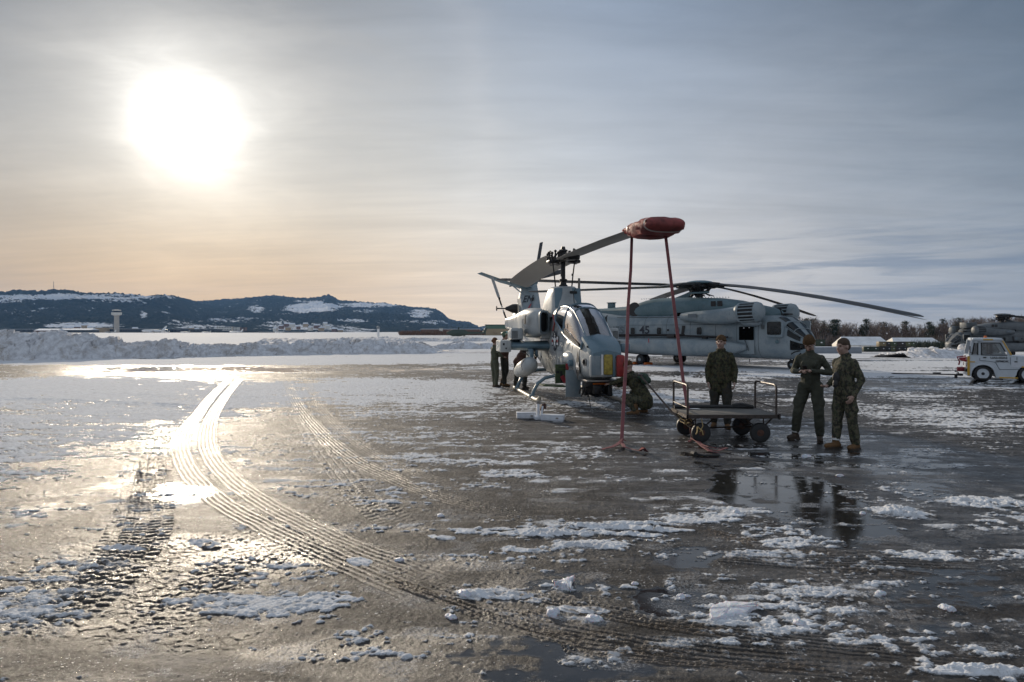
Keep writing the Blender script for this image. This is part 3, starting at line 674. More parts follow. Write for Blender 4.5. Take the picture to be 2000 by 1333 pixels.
block(2, 62, 643.5, 1150, 30, 'low dark hangar at the far left edge with a pale roof strip', M['wall_dark'], M['roof_snow'], win=(6, 1, 5, 3))
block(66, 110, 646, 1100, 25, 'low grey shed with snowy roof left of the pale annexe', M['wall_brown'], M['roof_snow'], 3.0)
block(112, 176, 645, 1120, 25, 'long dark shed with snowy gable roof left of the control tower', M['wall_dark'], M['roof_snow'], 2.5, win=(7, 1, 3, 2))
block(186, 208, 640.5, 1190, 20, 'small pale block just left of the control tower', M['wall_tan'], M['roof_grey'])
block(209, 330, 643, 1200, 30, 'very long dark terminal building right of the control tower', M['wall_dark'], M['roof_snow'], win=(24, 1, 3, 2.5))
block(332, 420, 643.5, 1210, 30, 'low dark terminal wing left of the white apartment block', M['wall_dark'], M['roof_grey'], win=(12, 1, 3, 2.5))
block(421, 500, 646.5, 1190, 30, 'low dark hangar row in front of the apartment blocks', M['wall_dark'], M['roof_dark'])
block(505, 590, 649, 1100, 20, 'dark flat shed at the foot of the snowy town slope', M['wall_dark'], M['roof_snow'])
block(424, 452, 638.5, 1500, 14, 'wide white apartment block of many windows on the slope', M['wall_pale'], M['roof_grey'], win=(9, 3, 1.6, 2.2))
block(455, 464, 639.5, 1500, 14, 'narrow pale apartment block right of the wide white one', M['wall_pale'], M['roof_dark'], win=(3, 3, 1.6, 2.2))
block(466, 478, 640, 1520, 14, 'brown apartment block right of the narrow pale one', M['wall_brown'], M['roof_dark'], win=(4, 3, 1.6, 2.2))
rs = random.Random(4)
for i, (px, py) in enumerate([(536, 642), (548, 637), (560, 640), (571, 634), (583, 638), (596, 633), (604, 640), (617, 636), (628, 641), (640, 637), (652, 643), (665, 645), (636, 632), (560, 633), (372, 641), (383, 644), (151, 639), (163, 636), (176, 640), (137, 641), (262, 642)]):
    d = 1750; z = H_CAM - (py+3-HOR)*d/FPX; xx = (px-1000)/FPX*d
    lab = ['snow-roofed house on the town slope', 'snow-roofed house on the town slope']
    h = empty('house', (xx, d, z-4), rs.uniform(-.6, .6), 'small snow-roofed house among dark trees on the far town slope', 'house', 'houses of the far town')
    w_ = rs.uniform(9, 15)
    MB().box((0, 5, 4), (w_, 9, 8)).build('wall', [M['wall_pale'], M['wall_brown'], M['wall_tan']][i % 3], h, smooth=False)
    MB().prism([(-w_/2-.5, 0, 8), (-w_/2-.5, 5, 11.5), (-w_/2-.5, 10, 8)], (w_+1, 0, 0)).build('roof', M['roof_snow'], h, smooth=False)
# hangars near the helicopter tail
block(822, 936, 643.5, 620, 24, 'long brown hangar with a snowy roof edge right of the hills', M['wall_brown'], M['roof_snow'])
block(836, 858, 647, 560, 10, 'tan shed in front of the brown hangar', M['wall_tan'], M['roof_dark'])
block(858, 864, 641.8, 610, 5, 'small white box on the roof line of the brown hangar', M['wall_pale'], M['roof_grey'])
gh = block(948, 1001, 635.5, 330, 22, 'green and cream hangar behind the two men at the helicopter tail', M['wall_green'], M['roof_dark'], cat='hangar', name='hangar')
MB().box((0, -.1, 1.6), (12.6, .2, 3.2)).build('lower_wall', M['wall_tan'], gh, smooth=False)
# control tower
d = 1150; tw = empty('control_tower', ((228-1000)/FPX*d, d, 0), 0, 'tall grey airport control tower with a wide glazed cab', 'tower')
zt = lambda py: H_CAM - (py-HOR)*d/FPX
sh = MB().tube([(0, 0, 0), (0, 0, zt(616))], [4.3, 3.9], 8); sh.build('shaft', M['concrete'], tw, smooth=False)
MB().lathe((0, 0, zt(617)), (0, 0, 1), [(0, 4), (1.5, 8), (5.0, 8.2), (5.4, 7.6)], 12).build('gallery', M['wall_pale'], tw, smooth=False)
MB().lathe((0, 0, zt(617)+5.4), (0, 0, 1), [(0, 5.6), (3.0, 6.6)], 12).build('cab_window', M['glass_far'], tw, smooth=False)
MB().lathe((0, 0, zt(617)+8.4), (0, 0, 1), [(0, 7.0), (1.2, 7.0), (1.6, 3.0)], 12).build('cab_roof', M['wall_pale'], tw, smooth=False)
MB().cyl((0, 0, zt(617)+10), (0, 0, zt(617)+13), .4, 6).build('antenna', M['wall_dark'], tw)
ms = empty('radio_mast', ((105-1000)/FPX*2880, 2880, H_CAM-(567-HOR)*2880/FPX-3), 0, 'thin lattice radio mast on the left hill top', 'mast')
b_ = MB()
for sx in (-1, 1):
    b_.tube([(sx*1.3, 0, 0), (sx*.4, 0, 38)], .5, 4)
for k in range(8): b_.tube([(-1.2+.1*k, 0, k*4.6), (1.2-.1*k, 0, k*4.6+4.6)], .3, 4)
b_.build('lattice', M['wall_dark'], ms); MB().cyl((0, 0, 38), (0, 0, 41), .4, 5).build('antenna', M['wall_dark'], ms)

# parked aircraft far away
M['white_paint'] = simple('white_paint', (.80, .80, .80), .4, scale=.5); M['grey_paint_far'] = simple('grey_aircraft_paint', (.30, .32, .34), .5, scale=.5)
def airliner(px, dist, L, label, mat, tailmat, rz, nm='airliner', cat='airplane', zb=0.0):
    t = empty(nm, ((px-1000)/FPX*dist, dist, zb), rz, label, cat); k = L/35.0
    f = MB().lathe((-17*k, 0, 3.3*k), (1, 0, 0), [(0, .1*k), (1.5*k, 1.2*k), (4*k, 1.9*k), (24*k, 1.9*k), (30*k, 1.0*k), (35*k, .3*k)], 14); f.build('fuselage', mat, t)
    MB().prism([(12*k, -.15*k, 4*k), (18.5*k, -.15*k, 11*k), (21*k, -.15*k, 11*k), (18*k, -.15*k, 4*k)], (0, .3*k, 0)).build('fin', tailmat, t, smooth=False)
    for s in (-1, 1):
        MB().prism([(-4*k, s*1.5*k, 2.6*k), (5*k, s*15*k, 3.8*k), (6.5*k, s*15*k, 3.8*k), (3*k, s*1.5*k, 2.6*k)], (0, 0, .35*k)).build('wing', mat, t, smooth=False)
        MB().prism([(14*k, s*.4*k, 4.4*k), (18*k, s*6*k, 4.6*k), (19.5*k, s*6*k, 4.6*k), (18*k, s*.4*k, 4.4*k)], (0, 0, .2*k)).build('tailplane', mat, t, smooth=False)
        MB().lathe((-4*k, s*5*k, 1.7*k), (1, 0, 0), [(0, .6*k), (.5*k, .9*k), (3*k, .85*k), (4*k, .5*k)], 10).build('engine', mat, t)
    for (gx, gy) in ((-12, 0), (1, 2), (1, -2)): MB().cyl((gx*k, gy*k, 0), (gx*k, gy*k, 1.8*k), .25*k, 6).build('landing_gear', M['wall_dark'], t)
    return t
airliner(299, 900, 30, 'white airliner with a tall swept tail parked on the far airfield', M['white_paint'], M['white_paint'], R(6))
airliner(215, 820, 12, 'small pale aircraft parked left of the white airliner', M['grey_paint_far'], M['white_paint'], R(10))
airliner(322, 950, 12, 'small white aircraft parked directly right of the airliner tail', M['white_paint'], M['grey_paint_far'], R(-8))
airliner(361, 930, 12, 'small aircraft parked alone left of the apartment blocks', M['white_paint'], M['grey_paint_far'], R(8))
airliner(402, 930, 12, 'small white aircraft second to the left of the apartment blocks', M['white_paint'], M['grey_paint_far'], R(4))
airliner(460, 900, 17, 'white aircraft parked in front of the apartment blocks', M['white_paint'], M['white_paint'], R(5))
airliner(545, 940, 12, 'small pale aircraft parked below the snowy town slope', M['white_paint'], M['grey_paint_far'], R(12))
# beacon on the field
bc = empty('field_beacon', (*G(739, 662)[:2], 0), 0, 'thin white marker post standing on the far snowfield', 'marker post')
MB().cyl((0, 0, 0), (0, 0, 2.6), .3, 8).build('post', M['white_paint'], bc); MB().sphere((0, 0, 2.9), .45, 8, 6).build('lamp_housing', M['roof_grey'], bc)
# green net-covered helicopter shape by the brown hangar
cv = empty('parked_helicopter', ((906-1000)/FPX*190, 190, 0), R(15), 'dark green helicopter parked far behind the snow heaps', 'helicopter')
mg = simple('dark_green_paint', (.05, .07, .055), .6)
MB().lathe((-5.0, 0, 1.5), (1, 0, 0), [(0, .1), (.8, .6), (2, 1.0), (5, 1.0), (6.2, .35), (11, .18)], 12).build('fuselage', mg, cv)
MB().prism([(5.2, -.06, 1.6), (6.2, -.06, 3.0), (6.8, -.06, 3.0), (6.2, -.06, 1.6)], (0, .12, 0)).build('tail_fin', mg, cv, smooth=False)
MB().cyl((-1.5, 0, 2.3), (-1.5, 0, 3.0), .15, 8).build('mast', mg, cv)
MB().box((-1.5, 0, 3.02), (10, .3, .06), (0, .03, .1)).build('rotor_blade', mg, cv)
for s in (-1, 1): MB().tube([(-4, s*.9, .2), (-3.6, s*.9, .05), (.5, s*.9, .05)], .06, 6).tube([(-2.8, s*.9, .05), (-2.8, s*.5, 1.0)], .05, 6).tube([(-.4, s*.9, .05), (-.4, s*.5, 1.0)], .05, 6).build('skid', mg, cv)

# ---- trees
m_bark = simple('bare_bark', (.13, .095, .08), .9, var=.3, scale=2); m_twig = simple('reddish_twigs', (.155, .118, .098), .9, var=.3, scale=1)
m_pine = simple('pine_needles', (.030, .045, .026), .8, var=.4, scale=1.2)
def bare_tree(seed, h):
    r = random.Random(seed); trunk = MB(); tw = MB()
    def grow(p, d, ln, rad, lev):
        q = p + d*ln*.5 + Vector((r.uniform(-.04, .04), r.uniform(-.04, .04), 0))*ln; e = q + (d + Vector((r.uniform(-.18, .18), r.uniform(-.18, .18), .06))).normalized()*ln*.5
        (trunk if lev < 2 else tw).tube([p, q, e], [rad, rad*.8, rad*.6], 5 if lev < 2 else 3, cap=False)
        if lev >= 4: return
        n = [5, 5, 5, 4][lev]
        for k in range(n):
            f = r.uniform(.35, 1.0); bp = p.lerp(e, f); an = r.uniform(0, 2*PI); sp = r.uniform(.35, .8)
            nd = (d + Vector((math.cos(an)*sp, math.sin(an)*sp, r.uniform(.1, .45)))).normalized()
            grow(bp, nd, ln*r.uniform(.42, .62), rad*.5, lev+1)
    t = empty('bare_tree'); grow(Vector((0, 0, -.3)), Vector((0, 0, 1)), h*.52, h*.013, 0)
    trunk.build('trunk', m_bark, t, fix=False); tw.build('crown', m_twig, t, fix=False, smooth=False); return t
def pine_tree(seed, h):
    r = random.Random(seed); t = empty('pine_tree'); tk = MB().tube([(0, 0, -.3), (r.uniform(-.1, .1), 0, h*.6), (0, 0, h*.95)], [h*.018, h*.012, h*.004], 6)
    cr = MB()
    for k in range(46):
        f = r.uniform(.32, 1.0); an = r.uniform(0, 2*PI); rad = h*.13*(1.15-f)**.55*r.uniform(.4, 1.0)
        c_ = Vector((math.cos(an)*rad, math.sin(an)*rad, h*f)); tk.tube([(0, 0, h*(f-.05)), c_], [h*.004, h*.002], 4, cap=False)
        for j in range(34):
            q = Vector((r.gauss(0, 1), r.gauss(0, 1), r.gauss(0, .55)))*h*.045; c2 = c_ + q; s_ = h*.022*r.uniform(.6, 1.3)
            a = Vector((r.gauss(0, 1), r.gauss(0, 1), r.gauss(0, 1))).normalized(); b2 = a.orthogonal().normalized()*s_
            cr.add([c2, c2 + a*s_*1.6, c2 + a*s_*.7 + b2], [(0, 1, 2)])
    tk.build('trunk', m_bark, t, fix=False); cr.build('crown', m_pine, t, fix=False, smooth=False, auto=None); return t
protos = [bare_tree(s_, 10.0) for s_ in (1, 2, 3, 4)]; pp = [pine_tree(11, 10.0), pine_tree(12, 10.0)]
def put(tree, px, dist, h, first, lab, grp):
    o = tree if first else copy_tree(tree)
    x = (px-1000)/FPX*dist; z = float(drop(np.array([x]), np.array([float(dist)]))[0]) if px > 1200 else 0.0
    o.location = (x, dist, z); o.rotation_euler = (0, 0, rs.uniform(0, 6.28)); k = h/10.0; o.scale = (k*rs.uniform(.95, 1.25), k*rs.uniform(.95, 1.25), k)
    o['label'] = lab; o['category'] = 'tree'; o['group'] = grp
used = set()
topy = lambda px: np.interp(px, [1540, 1560, 1600, 1640, 1670, 1700, 1740, 1770, 1800, 1830, 1860, 1900, 2010], [612, 609, 608, 618, 620, 617, 622, 618, 622, 620, 612, 604, 600])
px = 1536.0; k_ = 0
while px < 2010:
    dist = rs.uniform(205, 250); top = topy(px) + rs.uniform(-1, 15); hgt = (H_CAM - (top-HOR)*dist/FPX) - float(drop(np.array([dist*.5]), np.array([dist]))[0])
    pine = (1550 < px < 1636 and rs.random() < .26) or rs.random() < .04 or abs(px-1768) < 2
    if pine: i = k_ % 2; put(pp[i], px, dist, max(hgt*.9, 5), ('p', i) not in used, 'dark green pine standing among the bare trees behind the tents', 'pines in the wood behind the tents'); used.add(('p', i))
    else: i = k_ % 4; put(protos[i], px, dist, max(hgt, 5), ('b', i) not in used, 'bare reddish-brown deciduous tree in the wood behind the tents', 'bare trees in the wood behind the tents'); used.add(('b', i))
    px += rs.uniform(1.6, 3.6); k_ += 1
# thicket under the trees
def thicket(name, px0, px1, dist, dd, h, n, mat, label, seed, base=True):
    r = random.Random(seed); mb = MB()
    for k in range(n):
        d_ = dist + r.uniform(0, dd); xx = ((r.uniform(px0, px1))-1000)/FPX*d_; z = float(drop(np.array([xx]), np.array([d_]))[0]) if px0 > 1200 else 0
        hh = h*r.uniform(.4, 1.1); wv = hh*.12
        for j in range(7):
            a = r.uniform(0, 2*PI); l = Vector((math.cos(a)*hh*r.uniform(.15, .55), math.sin(a)*hh*r.uniform(.15, .55), hh*r.uniform(.5, 1)))
            s_ = Vector((r.uniform(-1, 1), r.uniform(-1, 1), 0))*wv*.25
            p0 = Vector((xx, d_, z)); mb.add([p0, p0 + l*.5 + s_, p0 + l, p0 + l*.5 - s_], [(0, 1, 2, 3)])
    o = mb.build(name, mat, None, fix=False, smooth=False, auto=None); tag(o, label, None, None, 'stuff'); return o
thicket('undergrowth', 1530, 2015, 200, 40, 4.6, 5200, m_twig, 'brown thicket of saplings under the bare trees', 5)
m_bush = simple('dark_green_scrub', (.035, .045, .028), .9, var=.4, scale=1); m_reed = simple('dry_brown_scrub', (.17, .10, .07), .9, var=.4, scale=.5)
thicket('scrub', 1782, 1880, 150, 20, 2.6, 900, m_bush, 'dark green scrub in front of the wood right of the crates', 6)
thicket('scrub', 780, 1012, 330, 30, 2.8, 2600, m_reed, 'dry brown scrub along the far edge of the snowfield', 8)

# ---- tents
m_tent = simple('white_tent_fabric', (.80, .80, .80), .6, scale=.6); m_tentw = simple('tent_gable_fabric', (.72, .66, .56), .7, scale=.6)
def tent(pxg0, pxg1, pxr1, yr, ye, dist, deep, label, rz):
    x0 = (pxg0-1000)/FPX*dist; x1 = (pxr1-1000)/FPX*dist; zb = -2.9; ze = H_CAM-(ye-HOR)*dist/FPX; zr = H_CAM-(yr-HOR)*dist/FPX+.35
    t = empty('marquee_tent', (x0, dist, zb), rz, label, 'tent', 'tents'); L = x1-x0; w = deep
    he = ze-zb; hr = zr-zb
    b2 = MB().prism([(0, 0, he), (1.2, w/2, hr), (L-1.2, w/2, hr), (L, 0, he)], (0, 0, .12)); b2.prism([(0, w, he), (1.2, w/2, hr), (L-1.2, w/2, hr), (L, w, he)], (0, 0, .12)); b2.build('roof', m_tent, t, smooth=False)
    MB().box((L/2, w/2, he/2), (L-.1, w-.1, he)).build('wall', m_tentw, t, smooth=False)
    MB().add([(0, 0, he), (0, w, he), (1.2, w/2, hr)], [(0, 1, 2)]).add([(L, 0, he), (L, w, he), (L-1.2, w/2, hr)], [(0, 1, 2)]).build('gable', m_tentw, t, smooth=False)
    for k in range(1, 5): MB().tube([(L*k/5, -.03, 0), (L*k/5, -.03, he)], .06, 6).build('pole', M['roof_grey'], t)
tent(1640, 1672, 1731, 662, 675, 165, 9, 'long white marquee tent left of the camouflaged crates', R(-14))
tent(1745, 1760, 1836, 663.5, 674, 185, 9, 'shorter white marquee tent behind the camouflaged crates', R(-10))

# ---- crates
cc = [('tan', (.20, .15, .075)), ('brown', (.035, .027, .022)), ('green', (.055, .07, .030)), ('olive', (.10, .10, .04)), ('black', (.018, .018, .018)), ('dark green', (.03, .045, .028))]
cm = [simple('crate_paint_'+n.replace(' ', '_'), c, .6, var=.2, scale=2) for n, c in cc]
def crate(px0, px1, y0, y1, dist, ci, label, grp='crates stacked by the tents'):
    x0 = (px0-1000)/FPX*dist; x1 = (px1-1000)/FPX*dist; z1 = H_CAM-(y0-HOR)*dist/FPX; z0 = H_CAM-(y1-HOR)*dist/FPX
    t = empty('crate', ((x0+x1)/2, dist, z0), 0, label, 'crate', grp); w = (x1-x0)*.97; h = z1-z0
    MB().box((0, .6, h/2), (w, 1.2, h*.97), bev=.03).build('body', cm[ci], t, smooth=False)
    MB().box((0, -.01, h*.93), (w*1.01, .06, h*.06)).box((0, -.01, h*.05), (w*1.01, .06, h*.06)).build('rim', cm[4], t, smooth=False)
    MB().box((w*.12, -.04, h*.62), (w*.16, .04, h*.13)).build('plate', M['white_paint'], t, smooth=False)
up = [(1717, 1731, 0), (1731, 1739, 1), (1739, 1752, 2), (1752, 1769, 1), (1769, 1779, 3), (1779, 1787, 2)]
low = [(1687, 1700, 5), (1700, 1717, 5), (1717, 1731, 1), (1731, 1740, 4), (1740, 1749, 3), (1749, 1761, 1), (1761, 1772, 4), (1772, 1787, 2)]
pos = ['first', 'second', 'third', 'fourth', 'fifth', 'sixth', 'seventh', 'eighth']
for i, (a, b2, ci) in enumerate(up): crate(a, b2, 667.5, 677.5, 140, ci, f'{cc[ci][0]} camouflage crate, {pos[i]} from the left in the upper row by the tents')
for i, (a, b2, ci) in enumerate(low): crate(a, b2, 677.5, 687.5, 140, ci, f'{cc[ci][0]} crate, {pos[i]} from the left in the bottom row by the tents')
crate(1592, 1612, 663, 680, 120, 5, 'dark green container behind the two men talking', None)
ct = crate(1612, 1652, 677, 688.5, 118, 5, 'low dark container right of the men, below the tent gable', None)
bw = empty('long_grey_barge_box', ((1645-1000)/FPX*112, 112, -1.75), 0, 'long low grey container on the snow in front of the tents', 'container')
MB().box((-2.5, .8, .55), (11.5, 1.5, 1.0), bev=.05).build('body', M['roof_grey'], bw, smooth=False); MB().box((-2.5, .8, 1.09), (11.7, 1.6, .08)).build('lid', M['roof_snow'], bw, smooth=False)
bw.name = 'long_container'
# haze: one box of thin air round the whole scene
hz = MB().box((0, 2700, 178), (9600, 6200, 368)); ho = None
m_hz = bpy.data.materials.new('haze'); m_hz.use_nodes = True; nt = m_hz.node_tree; nt.nodes.clear(); Q = NT(nt)
vo = Q.n('ShaderNodeVolumePrincipled'); vo.inputs['Color'].default_value = (.26, .52, 1.0, 1); vo.inputs['Density'].default_value = 0.000052; vo.inputs['Anisotropy'].default_value = 0.2
oo = Q.n('ShaderNodeOutputMaterial'); nt.links.new(vo.outputs[0], oo.inputs['Volume'])
USE_HAZE = True
if USE_HAZE: ho = hz.build('haze', m_hz, None, smooth=False, auto=None); tag(ho, 'thin blue winter haze over the airfield', None, None, 'stuff')
# ================================================================== ATTACK HELICOPTER (nose towards the camera)
def aircraft_paint(name, ca, cb, rough=.42, streak=.5, dirt=(.10, .085, .07)):
    m, T, b, out = new_mat(name); v = T.n('ShaderNodeTexCoord').outputs['Object']
    n1 = T.noise(v, 1.3, 6, .65, .3); n2 = T.noise(T.mapping(v, scale=(3, 3, .8)), 3.0, 6, .7); n3 = T.noise(v, 22, 4, .6)
    c = T.mix(T.mr(n1, .38, .62), ca, cb); c = T.mix(T.m('MULTIPLY', T.mr(n2, .55, .75), streak), c, dirt); c = T.mix(T.m('MULTIPLY', T.mr(n3, .60, .72), .25), c, (.5, .5, .5))
    T.put(b.inputs['Base Color'], c); T.put(b.inputs['Roughness'], T.mr(n1, .3, .7, rough-.1, rough+.12)); T.put(b.inputs['Normal'], T.bump(n1, .12, .05)); return m
M['grey'] = aircraft_paint('light_grey_aircraft_paint', (.36, .385, .395), (.45, .465, .46), .34, .35)
M['blue'] = aircraft_paint('blue_grey_aircraft_paint', (.12, .195, .245), (.16, .235, .28), .36, .3)  # shade and blue sky reflection on the grey hood put into the colour
M['cargo'] = aircraft_paint('weathered_blue_grey_paint', (.19, .24, .27), (.275, .315, .335), .45, .7, (.10, .11, .12))
M['cargo_dark'] = aircraft_paint('sooty_teal_paint', (.08, .145, .17), (.115, .18, .205), .5, .6, (.04, .04, .04))
M['dark'] = simple('dark_metal', (.030, .028, .028), .45, .4, var=.4, scale=14); M['black'] = simple('black_rubber', (.018, .018, .019), .6, var=.3)
M['steel'] = simple('worn_steel', (.32, .30, .28), .35, .8, var=.3, scale=20); M['blade'] = aircraft_paint('rotor_blade_paint', (.21, .195, .175), (.27, .25, .225), .5, .4)
M['darkblade'] = simple('dark_blade_paint', (.030, .030, .034), .5, var=.35, scale=3); M['olive'] = simple('zinc_green_interior', (.055, .085, .035), .5, var=.4, scale=9)
M['red_cover'] = simple('red_cover_fabric', (.25, .058, .054), .72, var=.5, scale=5, bump=1.0, bscale=11); M['strap'] = simple('faded_red_webbing', (.20, .068, .072), .85, var=.25, scale=9, bump=.3, bscale=200)
M['tape'] = simple('pale_tape', (.50, .42, .40), .4); M['yellow'] = simple('dirty_yellow_cover', (.36, .27, .05), .6, var=.45, scale=16); M['redpaint'] = simple('bright_red_cover', (.31, .028, .026), .45, var=.3, scale=16)
M['white'] = simple('white_marking', (.78, .78, .78), .5, var=.05); M['navy'] = simple('dark_marking', (.022, .026, .040), .5, var=.1); M['markred'] = simple('red_marking', (.33, .03, .04), .5, var=.1)
M['faint'] = simple('faded_grey_marking', (.125, .15, .17), .6, var=.15)
M['orange'] = simple('orange_paint', (.60, .14, .02), .5, var=.2)
mg, T, b, out = new_mat('cockpit_glass'); nt = mg.node_tree; nt.nodes.remove(b)
tr = T.n('ShaderNodeBsdfTransparent', ins={'Color': (.62, .66, .66, 1)}); gl = T.n('ShaderNodeBsdfGlossy', ins={'Color': (.95, .95, 1, 1), 'Roughness': .06})
fr = T.n('ShaderNodeFresnel', ins={'IOR': 1.6}); ms_ = T.n('ShaderNodeMixShader'); T.put(ms_.inputs[0], T.m('ADD', T.m('MULTIPLY', fr.outputs[0], 1.4), .20, clamp=True)); T.put(ms_.inputs[1], tr.outputs[0]); T.put(ms_.inputs[2], gl.outputs[0]); nt.links.new(ms_.outputs[0], out.inputs[0]); M['glass'] = mg
def ring(x, hw, zb, zt, n=2.6, k=32, cy=0.0):
    cz = (zb+zt)/2; hh = (zt-zb)/2; out_ = []
    for i in range(k):
        a = 2*PI*i/k; c_, s_ = math.cos(a), math.sin(a)
        out_.append(Vector((x, cy + hw*math.copysign(abs(c_)**(2/n), c_), cz + hh*math.copysign(abs(s_)**(2/n), s_))))
    return out_
def insignia(par, px_, py_, pz_, size, nrm, squash=1.0, name='insignia'):
    """star in a disc with side bars on a side plane y = py_, facing nrm (-1 right side, +1 left)"""
    sx = 1 if nrm < 0 else -1
    def pl(pts, dep, mat):
        MB().prism([(px_ + sx*p[0]*size*squash, py_ + nrm*dep, pz_ + p[1]*size) for p in pts], (0, nrm*.003, 0)).build(name + '_' + mat[0], M[mat[1]], par, smooth=False, auto=None)
    disc = [(math.cos(2*PI*i/28)*.5, math.sin(2*PI*i/28)*.5) for i in range(28)]
    t = empty(name, (0, 0, 0), parent=par); 
    def pl2(pts, dep, mat, nm):
        MB().prism([(px_ + sx*p[0]*size*squash, py_ + nrm*dep, pz_ + p[1]*size) for p in pts], (0, nrm*.003, 0)).build(nm, M[mat], t, smooth=False, auto=None)
    pl2([(-1.0, -.28), (1.0, -.28), (1.0, .28), (-1.0, .28)], .001, 'navy', 'bar_border')
    pl2([(-.93, -.22), (.93, -.22), (.93, .22), (-.93, .22)], .005, 'white', 'bar'); pl2([(-.93, -.075), (.93, -.075), (.93, .075), (-.93, .075)], .009, 'markred', 'bar_stripe')
    pl2([(p[0]*1.12, p[1]*1.12) for p in disc], .013, 'navy', 'disc')
    star = []
    for i in range(10): a = PI/2 + i*PI/5; r_ = .5 if i % 2 == 0 else .19; star.append((math.cos(a)*r_, math.sin(a)*r_))
    pl2(star, .017, 'white', 'star')

HEAD = math.atan2(-.990, .139)
AH = empty('attack_helicopter', (1.51, 20.1, 0), HEAD, 'grey attack helicopter facing the camera with a red cover on its raised rotor tip', 'helicopter')
st = [(4.99, .20, .98, 1.26), (4.93, .33, .86, 1.42), (4.75, .385, .80, 1.54), (4.4, .42, .735, 1.68), (4.2, .435, .72, 1.74), (3.6, .46, .66, 1.76), (3.0, .475, .62, 1.80), (2.4, .485, .58, 1.90), (1.8, .49, .56, 2.02), (1.1, .49, .55, 2.34), (.6, .49, .55, 2.50), (-.8, .48, .56, 2.48), (-1.8, .44, .70, 2.40), (-2.6, .36, .95, 2.28), (-3.4, .27, 1.18, 2.12), (-6, .20, 1.45, 2.02), (-8.2, .13, 1.70, 2.02), (-8.9, .06, 1.85, 2.0)]
def lerp_st(x):
    for a, b2 in zip(st, st[1:]):
        if b2[0] <= x <= a[0]:
            f = (a[0]-x)/(a[0]-b2[0]); return [a[i] + (b2[i]-a[i])*f for i in range(4)]
    return list(st[-1])
fb = MB(); fb.loft([ring(*lerp_st(x), n=3.0, k=36) for x in sorted({s_[0] for s_ in st} | {4.0, 2.7, 2.1, 1.5, 0, -.4, -1.3, -2.2, -3, -4.2, -5.2, -7, -7.6}, reverse=True)])
fb.build('fuselage', M['grey'], AH, auto=40)
# bulged ammunition fairings, chin, belly panel lines
b2 = MB()
for s in (-1,): b2.sphere((2.95, s*.44, 1.20), (.55, .17, .19), 20, 12)
b2.sphere((3.2, .44, 1.15), (.7, .19, .2), 16, 10); b2.build('side_bulge', M['grey'], AH)
b2 = MB()
for xx in (4.1, 3.35, 2.3, 1.35, .2, -1.0):
    r_ = lerp_st(xx); b2.tube([p*1.0 for p in ring(xx, r_[1]+.002, r_[2]-.002, r_[3]+.002, 3.0, 36)] , .005, 4, cap=False)
b2.build('panel_seam', M['dark'], AH)
pl_ = MB()
def outline(pts3, r_=.004): pl_.tube([*pts3, pts3[0]], r_, 4, cap=False)
for s in (-1, 1):
    for (xa, xb, za, zb_) in ((.9, 1.7, .80, 1.15), (1.85, 2.25, .75, 1.2), (-.1, .7, .75, 1.1), (3.75, 4.3, .85, 1.05), (1.5, 2.2, 1.38, 1.62), (3.0, 3.5, .72, .98)):
        w_ = lerp_st((xa+xb)/2)[1]+.003; outline([(xa, s*w_, za), (xb, s*w_, za), (xb, s*w_, zb_), (xa, s*w_, zb_)])
    for k in range(26): xx = 3.9-.2*k; w_ = lerp_st(xx)[1]+.002; pl_.box((xx, s*w_, 1.27), (.012, .004, .012)); pl_.box((xx-.05, s*w_, .69+.05*max(0, -xx-.8)), (.012, .004, .012))
    pl_.tube([(1.0, s*.494, 1.30), (-.8, s*.485, 1.30), (-2.6, s*.36, 1.55), (-6, s*.205, 1.72)], .005, 4)
pl_.build('access_panel_outline', M['faint'], AH, smooth=False)
# hood in front of the windscreen
hood = MB()
rows = []
for x, w, z, dz in ((4.16, .40, 1.80, .10), (4.4, .405, 1.745, .13), (4.65, .40, 1.67, .16), (4.85, .385, 1.585, .20), (4.98, .36, 1.50, .20), (5.05, .33, 1.425, .13)):
    rows.append([Vector((x, -w, z-dz)), Vector((x, -w*.97, z-dz*.35)), Vector((x, -w*.72, z-.015)), Vector((x, 0, z+.03)), Vector((x, w*.72, z-.015)), Vector((x, w*.97, z-dz*.35)), Vector((x, w, z-dz)), Vector((x, 0, z-dz-.05))])
hood.loft(rows); hood.build('nose_hood', M['blue'], AH, auto=30)
face = MB().box((4.955, 0, 1.10), (.16, .76, .52), bev=.05); face.build('sensor_housing', M['grey'], AH)
MB().box((5.045, -.255, 1.11), (.02, .20, .44), bev=.008).build('sensor_window', M['cargo'], AH)
MB().box((5.06, -.115, 1.13), (.03, .045, .46)).build('window_post', M['white'], AH, smooth=False)
yc = MB().box((5.08, .02, 1.13), (.07, .20, .46), bev=.03).build('sensor_cover', M['yellow'], AH); yc['label'] = 'dirty yellow padded sensor cover'
MB().box((5.06, .155, 1.10), (.05, .05, .50), bev=.01).build('window_post', M['blue'], AH)
rc = MB().box((5.10, .30, 1.10), (.10, .19, .50), bev=.04).build('sensor_cover', M['redpaint'], AH); rc['label'] = 'bright red sensor cover'
MB().box((5.155, .30, 1.12), (.012, .12, .015)).box((5.155, .30, 1.02), (.012, .12, .015)).box((5.155, .30, 1.24), (.012, .09, .015)).build('cover_strap', M['tape'], AH, smooth=False)
MB().cyl((5.1, .42, 1.06), (5.1, .50, 1.06), .04, 10).build('knob', M['black'], AH)
MB().lathe((4.60, -.39, 1.17), (.35, -1, 0), [(0, .085), (.05, .085), (.055, .065), (.02, .06)], 16).build('port_ring', M['steel'], AH); MB().lathe((4.61, -.41, 1.17), (.35, -1, 0), [(0, .06), (.01, .001)], 14).build('port_glass', M['black'], AH)
MB().lathe((4.77, -.36, 1.53), (.3, -1, 0), [(0, .03), (.05, .022)], 10).build('small_port', M['black'], AH)
